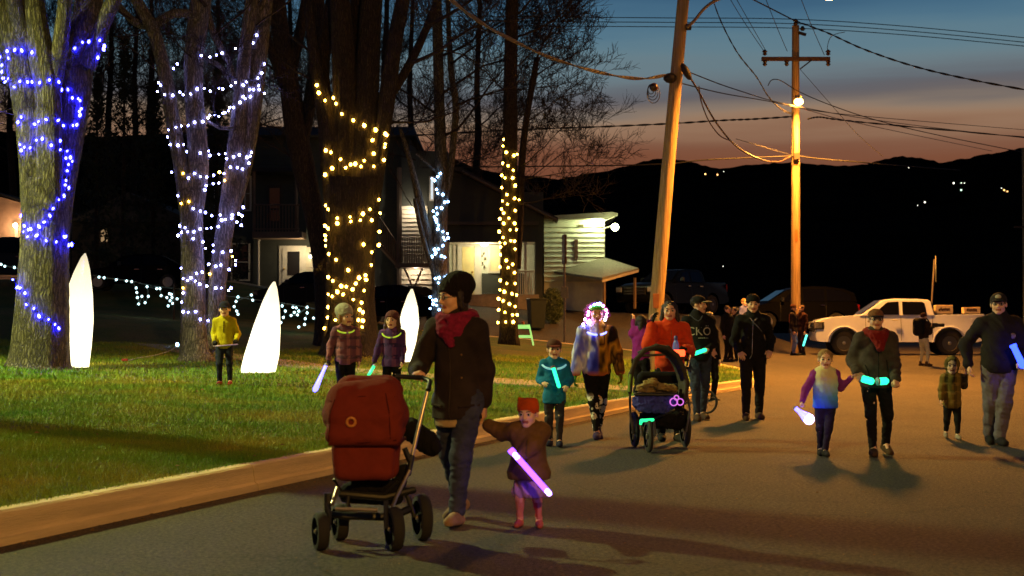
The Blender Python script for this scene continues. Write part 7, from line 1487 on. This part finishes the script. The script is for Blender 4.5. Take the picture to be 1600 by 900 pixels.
s = SDF(.04); s.cap(px(1005, 590, 15.9), px(1055, 590, 15.9), .07); s.cap(px(1000, 610, 15.8), px(1060, 610, 15.8), .08); v, f = s.net(.016); link('seat', mkmesh('seat', v, f, [BLK]), r_)
for pts in ([(984, 612), (985, 650), (990, 678)], [(1072, 605), (1078, 640), (1072, 675)], [(1002, 658), (1004, 682)], [(1022, 658), (1024, 682)], [(1002, 658), (1022, 658)], [(1020, 655), (1055, 640)]): MB().tube([px(x, y, 15.3 if pts[0][0] in (1002, 1022) else 15.6) for x, y in pts], .013, 8).build('frame_tube', [mat('frame_steel', srgb(110, 104, 96), .4, .7, noise=0)], r_, True)
s = SDF(.01); s.cap(px(1002, 657, 15.12), px(1020, 656, 15.12), .018); s.cap(px(1002, 658, 15.12), px(1001, 662, 15.12), .016); v, f = s.net(.008); link('fork_light', mkmesh('fork_light', v, f, [glow('fork_green', (.02, .9, .3), 1.6)]), r_)
q = MB(); q.tube([px(1074, 575, 15.9), px(1078, 556, 16.2), px(1072, 552, 16.25), px(1000, 556, 16.25)], .016, 8); q.build('handlebar', [PLB], r_, True)
q = MB(); q.box(px(1047, 0).x, px(1072, 0).x, .45, .6, px(0, 560, 16.1).z, px(0, 556, 16.1).z, b=.01); q.build('console', [PLB], r_)
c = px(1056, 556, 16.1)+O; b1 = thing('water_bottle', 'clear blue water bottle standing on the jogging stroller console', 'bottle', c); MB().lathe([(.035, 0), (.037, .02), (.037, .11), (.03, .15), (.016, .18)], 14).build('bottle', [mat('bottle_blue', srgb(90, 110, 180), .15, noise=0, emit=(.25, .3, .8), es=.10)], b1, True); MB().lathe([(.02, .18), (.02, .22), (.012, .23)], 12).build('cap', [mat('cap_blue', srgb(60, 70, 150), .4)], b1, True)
c = px(1062, 552, 15.95)+O; b1 = thing('red_light', 'glowing orange-red light on the jogging stroller console', 'light', c); MB().box(-.075, .06, -.03, .03, -.035, .04, b=.012).build('lamp', [G_RED], b1); MB().box(-.08, .065, -.035, .035, -.055, -.037, b=.004).build('base', [PLB], b1)
c = px(1057, 628, 15.3)+O; b1 = thing('toy_ring', 'pink glowing toy rings hanging at the side of the jogging stroller', 'toy', c)
for ox, oz, rr in ((-.03, 0, .04), (.04, .0, .035), (.0, .045, .025)): MB().tube([(ox+rr*math.cos(t_), 0, oz+rr*math.sin(t_)) for t_ in np.linspace(0, 2*PI, 17)], .008, 6, 0, False).build('ring', [glow('toy_pink', (.8, .2, .9), .8)], b1, True)
# small bicycle behind the hoodie man
d0 = 21.3; c0 = at(1103, 600, d0); r_ = thing('childs_bicycle', 'small bicycle with spoked wheel behind the man in the lettered hoodie', 'bicycle', (c0.x, d0, 0), math.radians(-28))
for x in (.0, -.62): 
    o = bpy.data.objects.new('wheel', None); COL.objects.link(o); o.parent = r_; M = Matrix.Translation((x, 0, .185)) @ Matrix.Rotation(PI/2, 4, 'X')
    q = MB().tube([tuple(M @ Vector((.168*math.cos(t_), .168*math.sin(t_), 0))) for t_ in np.linspace(0, 2*PI, 33)], .018, 8, 0, False); q.build('tyre', [TYRE], o, True); q = MB()
    for k in range(10): q.tube([tuple(M @ Vector((0, 0, 0))), tuple(M @ Vector((.155*math.cos(k*.628), .155*math.sin(k*.628), 0)))], .0035, 4)
    q.lathe([(.025, -.04), (.025, .04)], 10, M); q.build('spokes', [mat('rim_steel', srgb(120, 110, 100), .4, .7, noise=0)], o)
q = MB(); BM = mat('bike_paint', srgb(120, 60, 30), .35); 
for a, b_ in (((0, 0, .185), (-.08, 0, .52)), ((-.08, 0, .46), (-.38, 0, .22)), ((-.08, 0, .48), (-.44, 0, .44)), ((-.44, 0, .5), (-.38, 0, .22)), ((-.38, 0, .22), (-.62, 0, .185)), ((-.44, 0, .42), (-.62, 0, .185))): q.tube([a, b_], .014, 8)
q.build('frame', [BM], r_, True); MB().tube([(-.05, -.22, .60), (-.08, -.1, .56), (-.08, .1, .56), (-.05, .22, .60)], .012, 8).build('handlebar', [PLB], r_, True); s = SDF(.02); s.cap((-.38, 0, .52), (-.50, 0, .53), .03, .055); v, f = s.net(.012); link('saddle', mkmesh('saddle', v, f, [PLB]), r_)
q = MB().lathe([(.05, -.01), (.05, .01)], 14, Matrix.Translation((-.38, -.05, .22)) @ Matrix.Rotation(PI/2, 4, 'X')); q.tube([(-.38, -.06, .22), (-.30, -.07, .14)], .01, 6); q.build('crank', [CHR], r_)

# ------------------------------------------------------------------ groups of repeats
GROUPS = {'light string': 'strings of lights in the trees and along the lawn', 'hillside_light': 'house lights on the dark hillside', 'power_cable': 'overhead wires and cables', 'utility_pole': 'utility poles', 'evergreen_tree': 'dark evergreens behind the left houses', 'tree': 'bare trees on the lawn and behind the houses',
  'glowing_cone': 'glowing white cones on the lawn', 'parked_car': 'dark cars parked along the far side of the cross street', 'person': 'people walking in the evening parade', 'glow_stick': 'glow sticks carried by the walkers', 'glow_necklace': 'glow necklaces worn by the children', 'cardboard_box': 'boxes in the truck bed', 'fence_post': 'thin posts of the icicle light line', 'pickup_truck': 'pickup trucks', 'stroller': 'strollers', 'house': 'houses across the street', 'street_lamp': 'street lamps', 'light_string': 'strings of lights in the trees and along the lawn', 'jogging_stroller': 'strollers'}
for o in SC.objects:
    if o.parent is None and 'category' in o and 'group' not in o:
        g = GROUPS.get(o.name.split('.')[0])
        if g: o['group'] = g
